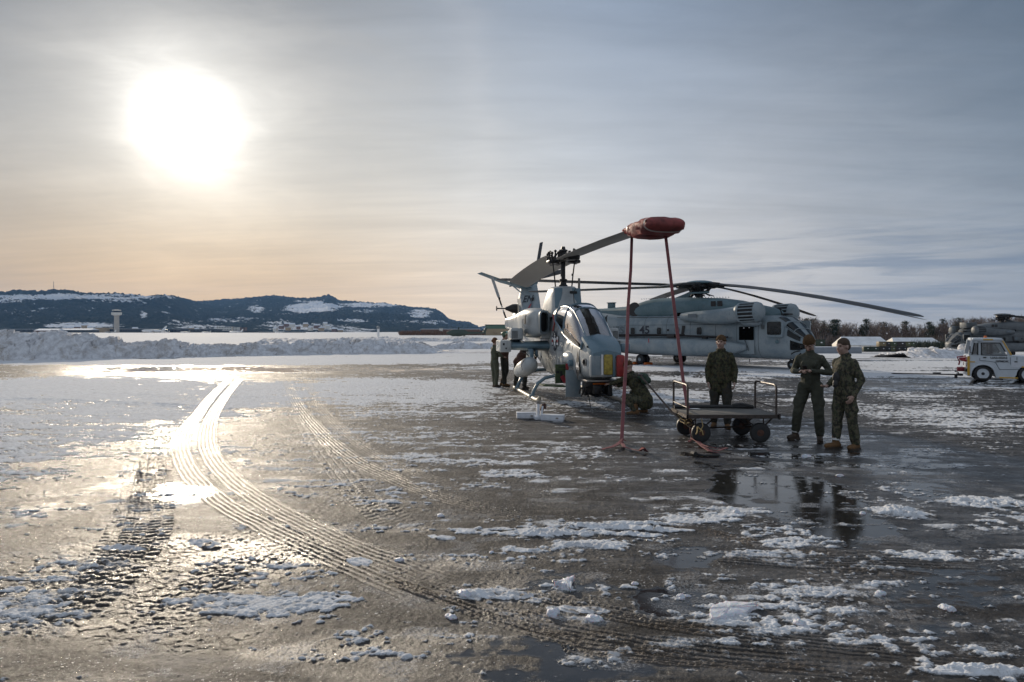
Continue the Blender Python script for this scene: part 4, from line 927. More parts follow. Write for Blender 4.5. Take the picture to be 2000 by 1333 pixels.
MB().box((4.4, .60, 1.50), (.18, .22, .20), bev=.03).build('left_sensor_pod', M['blue'], AH)
MB().box((4.25, 0, .735), (1.0, .80, .05), bev=.02).build('chin_plate', M['steel'], AH)
# canopy
zs = lambda x: np.interp(x, [1.15, 1.8, 2.5, 3.4, 4.3], [2.20, 2.02, 1.80, 1.62, 1.47]); zt_ = lambda x: np.interp(x, [1.15, 1.8, 2.4, 3.0, 3.5, 3.9, 4.22, 4.32], [2.60, 2.64, 2.62, 2.50, 2.27, 2.03, 1.80, 1.72])
hwc = lambda x: np.interp(x, [1.15, 2.5, 3.4, 4.0, 4.32], [.498, .50, .492, .468, .44])
def cp(x, a):
    c_, s_ = math.cos(a), math.sin(a); lo, hi, w = float(zs(x)), float(zt_(x)), float(hwc(x))
    return Vector((x, -w*math.copysign(abs(c_)**.62, c_), lo + (hi-lo)*abs(s_)**.85))
def shell(name, x0, x1, a0, a1, mat, nx=14, na=10):
    b2 = MB(); xs = np.linspace(x0, x1, nx); as_ = np.linspace(a0, a1, na)
    b2.loft([[cp(x, a) for a in as_] for x in xs], closed=False, cap=False); return b2.build(name, mat, AH, auto=None)
A1, A2 = R(58), R(122)
shell('side_window', 2.48, 4.30, 0, A1, M['glass']); shell('side_window', 1.30, 2.44, 0, A1, M['glass']); shell('side_window', 2.48, 4.30, PI, A2, M['glass']); shell('side_window', 1.30, 2.44, PI, A2, M['glass'])
shell('windscreen', 3.05, 4.30, A1, A2, M['glass']); shell('roof_window', 1.30, 3.03, A1, A2, M['glass'])
b2 = MB()
for x, r_ in ((1.28, .03), (2.46, .028), (4.30, .022)): b2.tube([cp(x, a) for a in np.linspace(0, PI, 22)], r_, 8)
b2.tube([cp(3.04, a) for a in np.linspace(A1, A2, 10)], .022, 8)
for a in (A1, A2): b2.tube([cp(x, a) for x in np.linspace(1.28, 4.30, 20)], .020, 8)
for a in (0, PI): b2.tube([cp(x, a) for x in np.linspace(1.28, 4.30, 20)], .024, 8)
b2.build('canopy_frame', M['blue'], AH)
b2 = MB(); b2.loft([[cp(x, a) for a in np.linspace(0, PI, 22)] for x in (.9, 1.1, 1.29)], closed=False, cap=False); b2.build('canopy_rear_fairing', M['grey'], AH, auto=None)
b2 = MB()
for x in (2.0, 3.3):
    zz = float(zs(x)); b2.box((x-.25, 0, zz+.12), (.14, .42, .62), rot=(0, -.2, 0), bev=.04).box((x, 0, zz-.05), (.5, .46, .12), bev=.03).box((x-.3, 0, zz+.50), (.12, .26, .2), bev=.04)
b2.build('seat', M['black'], AH)
MB().box((3.95, 0, 1.70), (.3, .62, .25), rot=(0, .35, 0), bev=.05).box((2.65, 0, 1.95), (.22, .55, .3), bev=.04).build('instrument_panel', M['black'], AH)
b2 = MB().box((2.7, 0, 1.80), (2.9, .80, .02), rot=(0, .20, 0)); b2.build('cockpit_floor', M['black'], AH, smooth=False)
for s in (-1,):   # dark sill strip below the front side window
    MB().prism([(2.55, s*.503, 1.80), (4.22, s*.470, 1.52), (4.15, s*.474, 1.60), (2.55, s*.505, 1.97)], (0, s*.006, 0)).build('window_shade', M['dark'], AH, smooth=False)
# rotor pylon fairing
b2 = MB(); rings_ = []
for z, hx, hy, cx in ((2.30, 1.25, .52, -.30), (2.55, 1.10, .51, -.28), (2.8, .86, .475, -.20), (3.0, .72, .43, -.14), (3.12, .64, .395, -.10), (3.185, .54, .32, -.08), (3.20, .30, .18, -.06)):
    rings_.append([Vector((cx + hx*math.copysign(abs(math.cos(a))**.75, math.cos(a)), hy*math.copysign(abs(math.sin(a))**.75, math.sin(a)), z)) for a in np.linspace(0, 2*PI, 33)[:-1]])
b2.loft(rings_); b2.build('rotor_pylon_fairing', M['grey'], AH, auto=50)
b2 = MB().box((.585, .17, 3.005), (.03, .22, .075), rot=(0, -.22, 0), bev=.03); b2.build('fairing_intake', M['black'], AH)
MB().box((.60, 0, 2.84), (.02, .78, .60), rot=(0, -.30, 0), bev=.01).build('fairing_front_panel', M['blue'], AH)
MB().tube([(.9, .12, 2.66), (.80, .12, 2.95), (.70, .20, 3.1)], .012, 6).tube([(.9, .12, 2.60), (.9, .12, 2.66)], .02, 6).build('wire_cutter', M['dark'], AH)
MB().cyl((-.1, .50, 3.1), (-.1, .50, 3.46), .035, 8).box((-.1, .50, 3.28), (.10, .04, .36)).build('antenna', M['blade'], AH)
# nacelles
for s in (-1, 1):
    nz = MB(); rr_ = []
    for x, w, zb_, zt2, cy in ((.62, .17, 1.82, 2.46, .72), (.50, .20, 1.78, 2.50, .745), (.30, .26, 1.74, 2.54, .785), (.0, .345, 1.71, 2.57, .82), (-.3, .385, 1.70, 2.58, .83), (-.6, .385, 1.70, 2.58, .82), (-1.15, .37, 1.74, 2.54, .84), (-1.7, .34, 1.80, 2.47, .90), (-2.3, .29, 1.88, 2.40, 1.02), (-2.75, .25, 1.94, 2.36, 1.13)): rr_.append([Vector((p.x + max(0, (x+.1))*.9*(abs(p.y)-.74), p.y, p.z)) for p in ring(x, w, zb_, zt2, 3.2, 28, s*cy)])
    nc = nz.loft(rr_).build('engine_nacelle', M['grey'], AH, auto=40)
    scf = lambda rg_: [Vector((p.x + 1.0*(abs(p.y)-.74), p.y, p.z)) for p in rg_]
    MB().loft([scf(ring(.60, .165, 1.83, 2.45, 4, 28, s*.72)), scf(ring(.84, .18, 1.80, 2.48, 4, 28, s*.715)), scf(ring(.86, .13, 1.86, 2.43, 4, 28, s*.715)), scf(ring(.66, .12, 1.88, 2.41, 4, 28, s*.715))], cap=False).build('intake_lip', M['cargo'], nc, auto=40)
    MB().loft([scf(ring(.67, .125, 1.87, 2.42, 4, 28, s*.715)), scf(ring(.665, .01, 2.1, 2.12, 4, 28, s*.715))]).build('intake_opening', M['black'], nc)
    MB().loft([ring(-2.76, .235, 1.955, 2.345, 3, 28, s*1.13), ring(-2.3, .2, 1.98, 2.32, 3, 28, s*1.06)], cap=True).build('exhaust', M['black'], nc)
    MB().box((.35, s*1.195, 2.2), (.16, .02, .22)).build('vent', M['dark'], nc, smooth=False)
    MB().box((.47, s*1.19, 2.33), (.02, .03, .04)).box((.1, s*1.213, 2.24), (.3, .01, .008)).box((.1, s*1.213, 1.98), (.3, .01, .008)).box((-.05, s*1.213, 2.11), (.008, .01, .26)).box((.25, s*1.213, 2.11), (.008, .01, .26)).build('access_panel', M['dark'], nc, smooth=False)
    MB().box((-1.9, s*1.25, 2.1), (.03, .02, .22)).build('drain_slot', M['black'], nc, smooth=False)
MB().box((-.3, -.55, 1.78), (1.5, .35, .22), bev=.08).box((-.3, .55, 1.78), (1.5, .35, .22), bev=.08).build('engine_mount_fairing', M['grey'], AH)
# stub wings
for s in (-1, 1):
    wg = MB(); rws = []
    for y, x1_, x0_, zc_, th_ in ((.40, .42, -.85, 1.46, .15), (.9, .38, -.75, 1.46, .14), (1.60, .34, -.62, 1.47, .13)):
        rws.append([Vector(((x0_+x1_)/2 + (x1_-x0_)/2*math.cos(a), s*y, zc_ + th_*math.copysign(abs(math.sin(a))**.8, math.sin(a)))) for a in np.linspace(0, 2*PI, 21)[:-1]])
    w_ = wg.loft(rws).build('stub_wing', M['blue'], AH)
    MB().box((-.12, s*1.76, 1.46), (1.05, .32, .34), bev=.04).build('wing_tip_block', M['grey'], w_)
    MB().box((.41, s*1.82, 1.52), (.02, .05, .06)).box((.41, s*1.75, 1.40), (.02, .04, .04)).build('tip_socket', M['black'], w_, smooth=False)
    MB().box((-.05, s*1.42, 1.78), (.75, .36, .34), rot=(0, -.12, 0), bev=.05).build('flare_dispenser', M['grey'], w_)
    lb = MB()
    for k in range(7): lb.box((.335 - .003*k, s*1.49, 1.71+.030*k), (.02, .17, .012))
    lb.build('louver', M['black'], w_, smooth=False)
    MB().box((.3, s*1.05, 1.24), (.75, .10, .30), bev=.03).box((.1, s*.85, 1.25), (.5, .08, .2), bev=.03).build('pylon', M['blue'], w_)
tk = MB().lathe((1.02, -1.12, .985), (-2.3, 0, -.36), [(0, .03), (.03, .11), (.12, .185), (.30, .232), (.6, .24), (1.5, .24), (2.1, .20), (2.3, .12)], 24); tk.build('fuel_tank', M['grey'], AH)
MB().tube([(.55, -1.12, 1.17), (.55, -1.2, 1.26), (.4, -1.3, 1.3), (.3, -1.1, 1.33), (.2, -.9, 1.25)], .014, 6).tube([(.9, -1.30, 1.1), (.9, -1.39, .95), (.9, -1.36, .80)], .008, 5).tube([(.6, -.9, 1.2), (.6, -.8, 1.05), (.5, -.75, 1.18)], .012, 6).build('hose', M['dark'], AH)
tl = MB().lathe((.9, 1.12, 1.0), (-1, 0, -.03), [(0, .08), (.1, .15), (.2, .17), (1.4, .17), (1.5, .1)], 18); tl.build('rocket_pod', M['grey'], AH)
# open ammunition bay and doors
MB().box((2.72, -.60, .80), (.10, .34, .48)).build('ammunition_bay', M['olive'], AH, smooth=False)
MB().box((2.78, -.56, .66), (.06, .10, .20), rot=(.5, 0, 0)).box((2.80, -.48, .60), (.05, .07, .12)).build('bay_fitting', M['markred'], AH, smooth=False)
MB().box((2.72, -.62, .72), (.12, .05, .30)).box((2.79, -.72, .85), (.03, .08, .06)).build('bay_bracket', M['black'], AH, smooth=False)
MB().box((2.70, -.82, .50), (.62, .62, .03), rot=(-.06, 0, 0)).build('bay_door', M['olive'], AH, smooth=False)
MB().box((3.50, -.46, .60), (.035, .38, .66), bev=.012).build('turret_door', M['cargo'], AH)
MB().cyl((2.9, -.48, .98), (2.9, -.72, .98), .012, 6).cyl((2.0, -.48, .95), (2.0, -.60, .95), .012, 6).build('step_peg', M['dark'], AH)
MB().lathe((3.40, -.42, 1.10), (.3, -1, 0), [(0, .10), (.16, .075), (.17, .05)], 14).build('sensor_stub', M['blue'], AH)
MB().box((3.43, -.60, 1.02), (.012, .07, .14)).box((3.44, -.585, .90), (.01, .025, .14)).build('red_tag', M['markred'], AH, smooth=False)
# gun turret
tb = MB().lathe((4.15, 0, .72), (0, 0, -1), [(0, .34), (.10, .34), (.20, .28), (.34, .20), (.40, .08)], 20)
tb.box((4.35, -.08, .52), (.34, .20, .22), bev=.03).box((4.3, .22, .48), (.4, .12, .26), bev=.03).box((3.95, -.26, .50), (.3, .10, .30), bev=.02).box((3.9, .1, .40), (.5, .5, .14), bev=.04)
for k in range(3): tb.cyl((4.2, .04*math.cos(k*2.1), .44+.04*math.sin(k*2.1)), (4.72, .04*math.cos(k*2.1), .42+.04*math.sin(k*2.1)), .018, 8)
rg = random.Random(9)
for k in range(14):
    p = Vector((4.1+rg.uniform(-.2, .35), rg.uniform(-.38, .38), rg.uniform(.42, .66))); tb.tube([p, p+Vector((rg.uniform(-.1, .1), rg.uniform(-.14, .14), rg.uniform(-.16, .05))), p+Vector((rg.uniform(-.1, .1), rg.uniform(-.2, .2), rg.uniform(-.22, -.05)))], rg.uniform(.010, .022), 6)
gt = tb.build('gun_turret', M['dark'], AH)
MB().lathe((4.42, -.02, .66), (1, 0, -.15), [(0, .15), (.05, .15), (.05, .12), (0, .12)], 18).build('turret_ring', M['black'], gt)
MB().tube([(4.50, -.20, .655), (4.56, 0, .665), (4.50, .2, .655)], .022, 6).build('orange_band', M['orange'], gt)
MB().tube([(4.4, -.28, .38), (4.45, -.26, .22), (4.43, -.24, .10)], .010, 5).build('hanging_wire', M['dark'], gt)
# skids
for s in (-1, 1):
    tp = 2.25 if s < 0 else 2.75
    sk = MB().tube([(-2.35, s*1.12, .065), (-1.5, s*1.12, .055), (tp-.55, s*1.12, .055), (tp-.2, s*1.12, .075), (tp, s*1.12, .15), (tp+.06, s*1.12, .20)], [.05, .055, .055, .055, .05, .03], 12)
    sk.build('skid', M['blade'] if s > 0 else simple('pale_skid_paint', (.46, .42, .34), .5, var=.3, scale=8), AH)
for x_, r_ in ((1.05, .048), (-1.75, .052)):
    b2 = MB().tube([(x_, -1.12, .08), (x_, -1.07, .22), (x_, -.95, .44), (x_, -.75, .59), (x_, -.45, .66), (x_, 0, .68), (x_, .45, .66), (x_, .75, .59), (x_, .95, .44), (x_, 1.07, .22), (x_, 1.12, .08)], r_, 12); b2.build('cross_tube', M['blue'], AH)
    MB().box((x_, -1.12, .09), (.22, .14, .10), bev=.02).box((x_, 1.12, .09), (.22, .14, .10), bev=.02).build('skid_saddle', M['blue'], AH)
# markings
def letters(par, s, size, x, y, z, nrm, mat, name='lettering', xs=1.0, bold=0.0, tilt=0.0):
    ex = Vector((1, 0, 0)) if nrm < 0 else Vector((-1, 0, 0)); ez = Vector((0, 0, 1)); ey = Vector((0, nrm, 0))
    if tilt: Rm = Matrix.Rotation(tilt, 3, ey); ex = Rm @ ex; ez = Rm @ ez
    Mx = Matrix(((ex.x, ez.x, ey.x, x), (ex.y, ez.y, ey.y, y), (ex.z, ez.z, ey.z, z), (0, 0, 0, 1)))
    vs, fs = text_mesh(s, size, True, Mx, 0.002, xs, bold); return mesh_obj(name, vs, fs, M[mat], par, smooth=False)
insignia(AH, 1.25, -.4965, 1.62, .50, -1, .95)
dm = MB().prism([(4.02, -.462, 1.40), (4.24, -.452, 1.02), (4.02, -.462, .74), (3.80, -.472, 1.02)], (0, -.004, 0)); dm.build('diamond_marking', M['dark'], AH, smooth=False)
letters(AH, '44', .26, 4.03, -.474, 1.05, -1, 'white', 'number_marking', 1.15, .006)
b2 = MB()
for (a, c_) in (((.95, 2.35), (1.22, 2.12)), ((1.22, 2.12), (.95, 1.90))):
    b2.tube([(a[0], -.503, a[1]), (c_[0], -.503, c_[1])], .022, 4)
b2.build('warning_chevron', M['redpaint'], AH, smooth=False)
# tail
b2 = MB().loft([[Vector((x + dx_, s_*t_, z)) for (dx_, t_, s_) in ((.0, .02, 1), (-.5, .07, 1), (-1.1, .01, 1), (-1.1, .01, -1), (-.5, .07, -1), (0, .02, -1))] for x, z in ((-7.2, 1.95), (-7.7, 2.5), (-8.0, 3.05), (-8.15, 3.25))]); b2.build('tail_fin', M['grey'], AH)
b2 = MB().prism([(-7.9, .06, 1.85), (-8.6, .06, 1.75), (-8.6, .06, 1.25), (-8.2, .06, 1.35)], (0, -.12, 0)); b2.build('ventral_fin', M['grey'], AH)
for s in (-1, 1): MB().prism([(-5.9, s*.15, 1.80), (-6.0, s*1.05, 1.80), (-6.55, s*1.05, 1.80), (-6.6, s*.15, 1.80)], (0, 0, .06)).build('stabilizer', M['grey'], AH, smooth=False)
TR0 = Vector((-8.55, -.72, 2.84))
trr = MB().lathe(TR0 + Vector((0, .62, 0)), (0, -1, 0), [(0, .20), (.2, .19), (.42, .09), (.50, .06)], 14).cyl(TR0+Vector((0, .3, 0)), TR0+Vector((0, -.28, 0)), .028, 8).cyl(TR0+Vector((-.09, -.25, 0)), TR0+Vector((.09, -.25, 0)), .02, 6).cyl(TR0+Vector((0, -.25, -.1)), TR0+Vector((0, -.25, .1)), .02, 6).cyl(TR0+Vector((-.09, -.25, -.07)), TR0+Vector((-.09, -.25, .07)), .016, 6).cyl(TR0+Vector((.09, -.25, -.07)), TR0+Vector((.09, -.25, .07)), .016, 6)
trr.build('tail_gearbox', M['dark'], AH)
for s in (-1, 1):
    d_ = Vector((.10, -.34, .95)).normalized()*s; ch = Vector((.22, 0, 0)) - d_*Vector((.22, 0, 0)).dot(d_)
    b2 = MB(); rws = []
    for r_, cw, tw_ in ((.05, .5, .03), (.45, .55, .03), (.55, 1, .015), (1.38, 1, .012), (1.42, .95, .010)):
        c_ = TR0 + d_*r_; nn = d_.cross(ch).normalized(); cv_ = (Matrix.Rotation(.9, 3, d_) @ ch)*cw*.62; nn = d_.cross(cv_).normalized()
        rws.append([c_ - cv_*.5, c_ + nn*tw_, c_ + cv_*.5, c_ - nn*tw_])
    b2.loft(rws).build('tail_rotor_blade', M['grey'], AH, auto=30)
    MB().tube([TR0 + d_*.15, TR0 + d_*.52], .035, 8).cyl(TR0 + d_*.45 + Vector((-.05, 0, 0)), TR0 + d_*.45 + Vector((.05, 0, 0)), .05, 8).build('blade_grip', M['dark'], AH)
# mast and main rotor
b2 = MB().cyl((0, 0, 3.15), (0, 0, 4.10), .062, 16).lathe((0, 0, 3.18), (0, 0, 1), [(0, .13), (.06, .13), (.08, .10), (.16, .085), (.20, .12), (.23, .12), (.25, .08)], 18).build('mast', M['dark'], AH)
MB().cyl((-.025, -.066, 3.5), (-.025, -.066, 4.0), .012, 6).build('mast_tube', M['steel'], AH)
for s in (-1, 1):
    MB().tube([(.05, s*.24, 3.15), (.05, s*.28, 3.55), (.05, s*.34, 4.02)], .020, 8).cyl((.05, s*.265, 3.52), (.05, s*.27, 3.58), .032, 8).build('pitch_link', M['dark'], AH)
rot = Matrix.Rotation(R(6.0), 3, 'Z')
hb = MB().lathe((0, 0, 4.02), (0, 0, 1), [(0, .12), (.05, .20), (.14, .20), (.2, .12), (.30, .09), (.31, .13), (.36, .13), (.38, .07), (.46, .05)], 18)
for s in (-1, 1):
    hb.box(rot @ Vector((s*.35, 0, 4.10)), (.7, .22, .13), rot=rot, bev=.03); hb.box(rot @ Vector((s*.75, 0, 4.09)), (.4, .34, .16), rot=rot, bev=.04)
    hb.cyl(rot @ Vector((s*.70, -.22, 4.09)), rot @ Vector((s*.70, .22, 4.09)), .05, 10); hb.cyl(rot @ Vector((s*.86, .10, 4.0)), rot @ Vector((s*.86, .10, 4.26)), .04, 8); hb.cyl(rot @ Vector((s*.86, -.10, 4.0)), rot @ Vector((s*.86, -.10, 4.26)), .04, 8)
    hb.box(rot @ Vector((s*.10, s*.30, 4.03)), (.34, .30, .10), rot=rot, bev=.03); hb.tube([rot @ Vector((s*.5, s*.2, 4.12)), rot @ Vector((s*.2, s*.42, 4.05)), rot @ Vector((-s*.05, s*.40, 4.0))], .035, 8)
rg = random.Random(3)
for k in range(22):
    p = Vector((rg.uniform(-.55, .55), rg.uniform(-.40, .40), rg.uniform(4.12, 4.24))); q = p + Vector((rg.uniform(-.06, .06), rg.uniform(-.06, .06), rg.uniform(.03, .16)))
    hb.tube([p-Vector((0, 0, .15)), q], [.03, .022], 8); hb.sphere(q, rg.uniform(.028, .05), 8, 6)
for k in range(6):
    a = k*1.05; hb.tube([(0, 0, 4.3), (.22*math.cos(a), .22*math.sin(a), 4.28), (.34*math.cos(a), .34*math.sin(a), 4.12)], .018, 6)
for v_ in hb.v: v_.z -= .10
hb.build('rotor_hub', M['dark'], AH)
def blade_c(r_): return (.24*(r_/7.3) - .25*(r_/7.3)**2) if s > 0 else -.27*(r_/7.3)**2
for s in (1, -1):
    rws = []; rot = Matrix.Rotation(R(4.5 if s > 0 else 1.5), 3, 'Z')
    for r_, ch_, tk_ in [(min(q_[0], 6.78 + .01*(q_[0]-6.8)) if s > 0 else q_[0], q_[1], q_[2]) for q_ in ((.26, .50, .03), (.34, .80, .05), (.9, .84, .05), (1.3, .84, .045), (2.5, .84, .042), (4.0, .84, .04), (5.5, .84, .037), (6.8, .84, .033), (7.1, .82, .03), (7.32, .70, .012))]:
        pitch = R(9.0)*(1 - .5*r_/7.3) if s > 0 else R(17); row = []
        for u, w_ in ((-.42, 0), (-.30, .75), (-.05, 1.0), (.25, .7), (.58, 0), (.25, -.5), (-.05, -.8), (-.30, -.65)):
            yy = u*ch_; zz = w_*tk_
            row.append(rot @ Vector((s*r_, s*(yy*math.cos(pitch) - zz*math.sin(pitch)), 4.01 + blade_c(r_) + zz*math.cos(pitch) + yy*math.sin(pitch))))
        rws.append(row)
    bl = MB().loft(rws).build('rotor_blade', M['blade'], AH, auto=30)
    if s > 0:
        rn = random.Random(5); jt = [[rn.uniform(-.085, .085) for i in range(24)] for j in range(40)]
        prof_ = [(4.80, .36, .05, .05), (4.95, .42, .07, .08), (5.2, .44, .09, .14), (5.45, .47, .11, .22), (5.7, .49, .14, .29), (5.95, .50, .16, .32), (6.3, .50, .17, .31), (6.6, .50, .17, .29), (6.9, .50, .17, .27), (7.15, .49, .16, .22), (7.36, .46, .14, .15), (7.46, .38, .08, .09), (7.48, .2, .03, .04)]
        prof_ = [(5.28+(p[0]-4.8)*.60, p[1]*.88, p[2]*.85, p[3]*.72) for p in prof_]
        def cring(r_, off, jj=None):
            q_ = [float(np.interp(r_, [p[0] for p in prof_], [p[i] for p in prof_])) for i in (1, 2, 3)]; row = []
            for i in range(24):
                a = 2*PI*i/24; j_ = 1 + (jt[jj][i] if jj is not None else 0); row.append(rot @ Vector((r_, (q_[0]+off)*math.copysign(abs(math.cos(a))**.6, math.cos(a))*j_ + .075, 4.01 + blade_c(r_) + ((q_[1] if math.sin(a) > 0 else q_[2])+off)*math.copysign(abs(math.sin(a))**.8, math.sin(a))*j_)))
            return row
        rs_ = sorted([p[0] for p in prof_] + [5.48, 5.62, 5.84, 5.95, 6.12, 6.35, 6.45, 6.66, 6.72])
        co = MB().loft([cring(r_, 0, k) for k, r_ in enumerate(rs_)]).build('blade_tip_cover', M['red_cover'], AH, auto=None)
        for r0 in (5.78, 6.68): MB().loft([cring(r0, .010), cring(r0+.045, .010)], cap=False).build('cover_tape', M['tape'], co, auto=None)
# the nose is slightly foreshortened against the drawing
for ch in AH.children_recursive:
    if ch.type == 'MESH' and not any(k in ch.name for k in ('rotor_blade', 'cover', 'hub', 'mast', 'skid', 'cross')) or (ch.type == 'MESH' and 'sensor_cover' in ch.name):
        for vv in ch.data.vertices:
            if vv.co.x > 1.1: vv.co.x = 1.1 + (vv.co.x-1.1)*.90
# tie-down straps from the covered tip to the ground
def strap(name, pts, w, label, loops=None):
    t = MB().tube(pts, 1.0, flat=(w, .008, (0, 1, 0)))
    if loops:
        for lp, ww in loops: t.tube(lp, 1.0, flat=(ww, .010, (.2, .1, 1)))
    o = t.build(name, M['strap'], None, auto=30); return tag(o, label, 'strap')
GP = lambda px, py, l=.02: Vector((*G(px, py, l), l))
s1t = P(1234, 464, 14.9); s1b = GP(1214, 864, .03)
strap('tie_down_strap', [s1t, s1t.lerp(s1b, .2) + Vector((.012, 0, 0)), s1t.lerp(s1b, .4) + Vector((-.006, 0, 0)), s1t.lerp(s1b, .6) + Vector((.012, 0, 0)), s1t.lerp(s1b, .85), s1b], .062, 'faded red tie-down strap hanging left, from the inner end of the rotor tip cover',
      [([s1b + Vector((0, 0, .02)), GP(1206, 868, .04), GP(1196, 873, .05), GP(1182, 876, .02), GP(1176, 878, .02)], .06), ([s1b, GP(1220, 874, .05), GP(1236, 878, .02), GP(1250, 881, .05), GP(1256, 874, .12), GP(1262, 882, .02)], .06), ([GP(1210, 864, .05), GP(1216, 857, .10), GP(1223, 862, .06)], .03)])
s2t = P(1300, 462, 13.9); s2m = P(1334, 742, 12.75); s2b = GP(1353, 856, .03)
strap('tie_down_strap', [s2t, s2t.lerp(s2m, .35), s2t.lerp(s2m, .7), s2m, s2m.lerp(s2b, .5), s2b], .062, 'faded red tie-down strap running down past the trolley handle from the tip cover',
      [([s2b, GP(1362, 862, .03), GP(1374, 873, .02), GP(1388, 882, .03), GP(1404, 885, .02)], .085), ([GP(1370, 868, .04), GP(1384, 873, .05), GP(1402, 876, .04), GP(1420, 875, .05), GP(1402, 881, .03), GP(1378, 877, .04)], .03), ([GP(1353, 857, .03), GP(1345, 863, .02)], .04)])
rt_ = MB().cyl(GP(1352, 885, .03), GP(1352, 887, .03) + Vector((.05, 0, 0)), .035, 10).tube([GP(1354, 886, .02), GP(1375, 890, .02), GP(1405, 890, .02)], .018, 6).build('ratchet_buckle', M['black'], None); tag(rt_, 'black ratchet buckle lying on the apron below the right-hand strap end', 'buckle')
# ================================================================== CARGO HELICOPTERS
def rrect(x0, x1, z0, z1, r=.1, n=5):
    pts = []
    for cx, cz, a0 in ((x1-r, z1-r, 0), (x0+r, z1-r, 90), (x0+r, z0+r, 180), (x1-r, z0+r, 270)):
        for k in range(n+1): a = R(a0+90*k/n); pts.append((cx+r*math.cos(a), cz+r*math.sin(a)))
    return pts
def cargo_heli(loc, head, label, folded=False):
    C = empty('cargo_helicopter', loc, head, label, 'helicopter')
    st = [(.92, .10, 1.15, 1.38), (.86, .40, .90, 1.52), (.68, .74, .70, 1.76), (.42, .98, .58, 2.05), (.10, 1.14, .52, 2.36), (-.25, 1.24, .5, 2.60), (-.7, 1.30, .5, 2.70), (-1.5, 1.34, .5, 2.78), (-3, 1.35, .5, 2.86), (-6, 1.35, .5, 2.88), (-9.5, 1.35, .5, 2.90), (-10.8, 1.30, .60, 2.95), (-12.5, 1.12, 1.0, 3.10), (-15, .82, 1.65, 3.25), (-18, .52, 2.35, 3.35), (-20.5, .36, 2.8, 3.45), (-21.6, .22, 3.0, 3.4)]
    fb = MB().loft([ring(a, b_, c_, d_, 3.6, 40) for a, b_, c_, d_ in st]); fb.build('fuselage', M['cargo'], C, auto=40)
    ub = [(-.72, .50, 2.55, 2.80), (-.95, .72, 2.5, 3.02), (-1.3, .84, 2.5, 3.14), (-2.0, .95, 2.5, 3.30), (-3, 1.02, 2.5, 3.54), (-4.1, 1.06, 2.5, 3.70), (-6, 1.06, 2.5, 3.80), (-8, 1.06, 2.5, 3.84), (-8.9, 1.02, 2.5, 3.76), (-9.6, .95, 2.5, 3.60), (-10.4, .84, 2.5, 3.44), (-12.4, .6, 2.6, 3.36), (-15, .4, 2.8, 3.34)]
    MB().loft([ring(a, b_, c_, d_, 2.8, 32) for a, b_, c_, d_ in ub]).build('upper_deck', M['cargo_dark'], C, auto=40)
    # panel seams
    sm = MB()
    for xx in (-1.15, -2.35, -3.6, -5.2, -6.8, -8.4, -9.9):
        r_ = [float(np.interp(-xx, [-q[0] for q in st], [q[i] for q in st])) for i in (1, 2, 3)]; sm.tube(ring(xx, r_[0]+.003, r_[1]-.003, r_[2]+.003, 3.6, 40), .008, 4, cap=False)
    for s in (-1, 1):
        sm.tube([(-.9, s*1.345, 2.50), (-3, s*1.362, 2.62), (-10.5, s*1.345, 2.72)], .014, 4); sm.tube([(-2.6, s*1.352, 1.55), (-10.5, s*1.355, 1.55)], .012, 4)
        for z_ in (1.2, 2.25): sm.tube([(-3.0, s*1.356, z_), (-10.3, s*1.352, z_)], .006, 4)
    sm.build('panel_seam', M['dark'], C)
    ri = MB()
    for k in range(34): ri.box((-3.4 - k*.18, -.45, 3.70+.12*min(1, (3.4+k*.18-3.4)/4)), (.03, .03, .06))
    ri.build('vortex_strip', M['cargo'], C, smooth=False)
    # windscreen and cockpit windows
    def on_nose(pts_, mat, nm, off=.006):
        """panel hugging the nose surface: points are (x, angle degrees) with 0 = right side level, 90 = top"""
        vs = []
        for (x, a) in pts_:
            r_ = [float(np.interp(-x, [-q[0] for q in st], [q[i] for q in st])) for i in (1, 2, 3)]
            c_, s_ = math.cos(R(a)), math.sin(R(a)); cz = (r_[1]+r_[2])/2; hh = (r_[2]-r_[1])/2; n = 3.6
            vs.append(Vector((x+off, -(r_[0]+off)*math.copysign(abs(c_)**(2/n), c_), cz+(hh+off)*math.copysign(abs(s_)**(2/n), s_))))
        return vs
    def patch(x0, x1, a0, a1, nm, mat, n=8, off=.008):
        b_ = MB(); b_.loft([on_nose([(x, a) for a in np.linspace(a0, a1, n)], None, None, off) for x in np.linspace(x0, x1, n)], closed=False, cap=False)
        for v_ in b_.v: pass
        o = b_.build(nm, mat, C, auto=None); return o
    M.setdefault('dark_glass', simple('dark_tinted_glass', (.008, .010, .011), .05, var=.1, spec=.35)); M.setdefault('void', simple('dark_interior', (.004, .004, .004), 1.0, spec=0.0))
    for a0, a1 in ((36, 84), (96, 144)): patch(.78, .12, a0, a1, 'windscreen', M['dark_glass'])
    for a0, a1 in ((8, 32), (148, 172)): patch(.70, .22, a0, a1, 'quarter_window', M['dark_glass'])
    for a0, a1 in ((-14, 2), (178, 194)): patch(.84, .35, a0, a1, 'chin_window', M['dark_glass'])
    for a0, a1 in ((60, 85), (95, 120)): patch(.02, -.35, a0, a1, 'roof_window', M['dark_glass'])
    MB().tube(on_nose([(x, 40) for x in np.linspace(.86, .1, 8)], None, None, .01), .022, 6).tube(on_nose([(x, 140) for x in np.linspace(.86, .1, 8)], None, None, .01), .022, 6).tube(on_nose([(.10, a) for a in np.linspace(30, 150, 14)], None, None, .01), .02, 6).tube(on_nose([(.45, a) for a in np.linspace(40, 140, 12)], None, None, .02), .016, 6).build('windscreen_frame', M['cargo'], C)
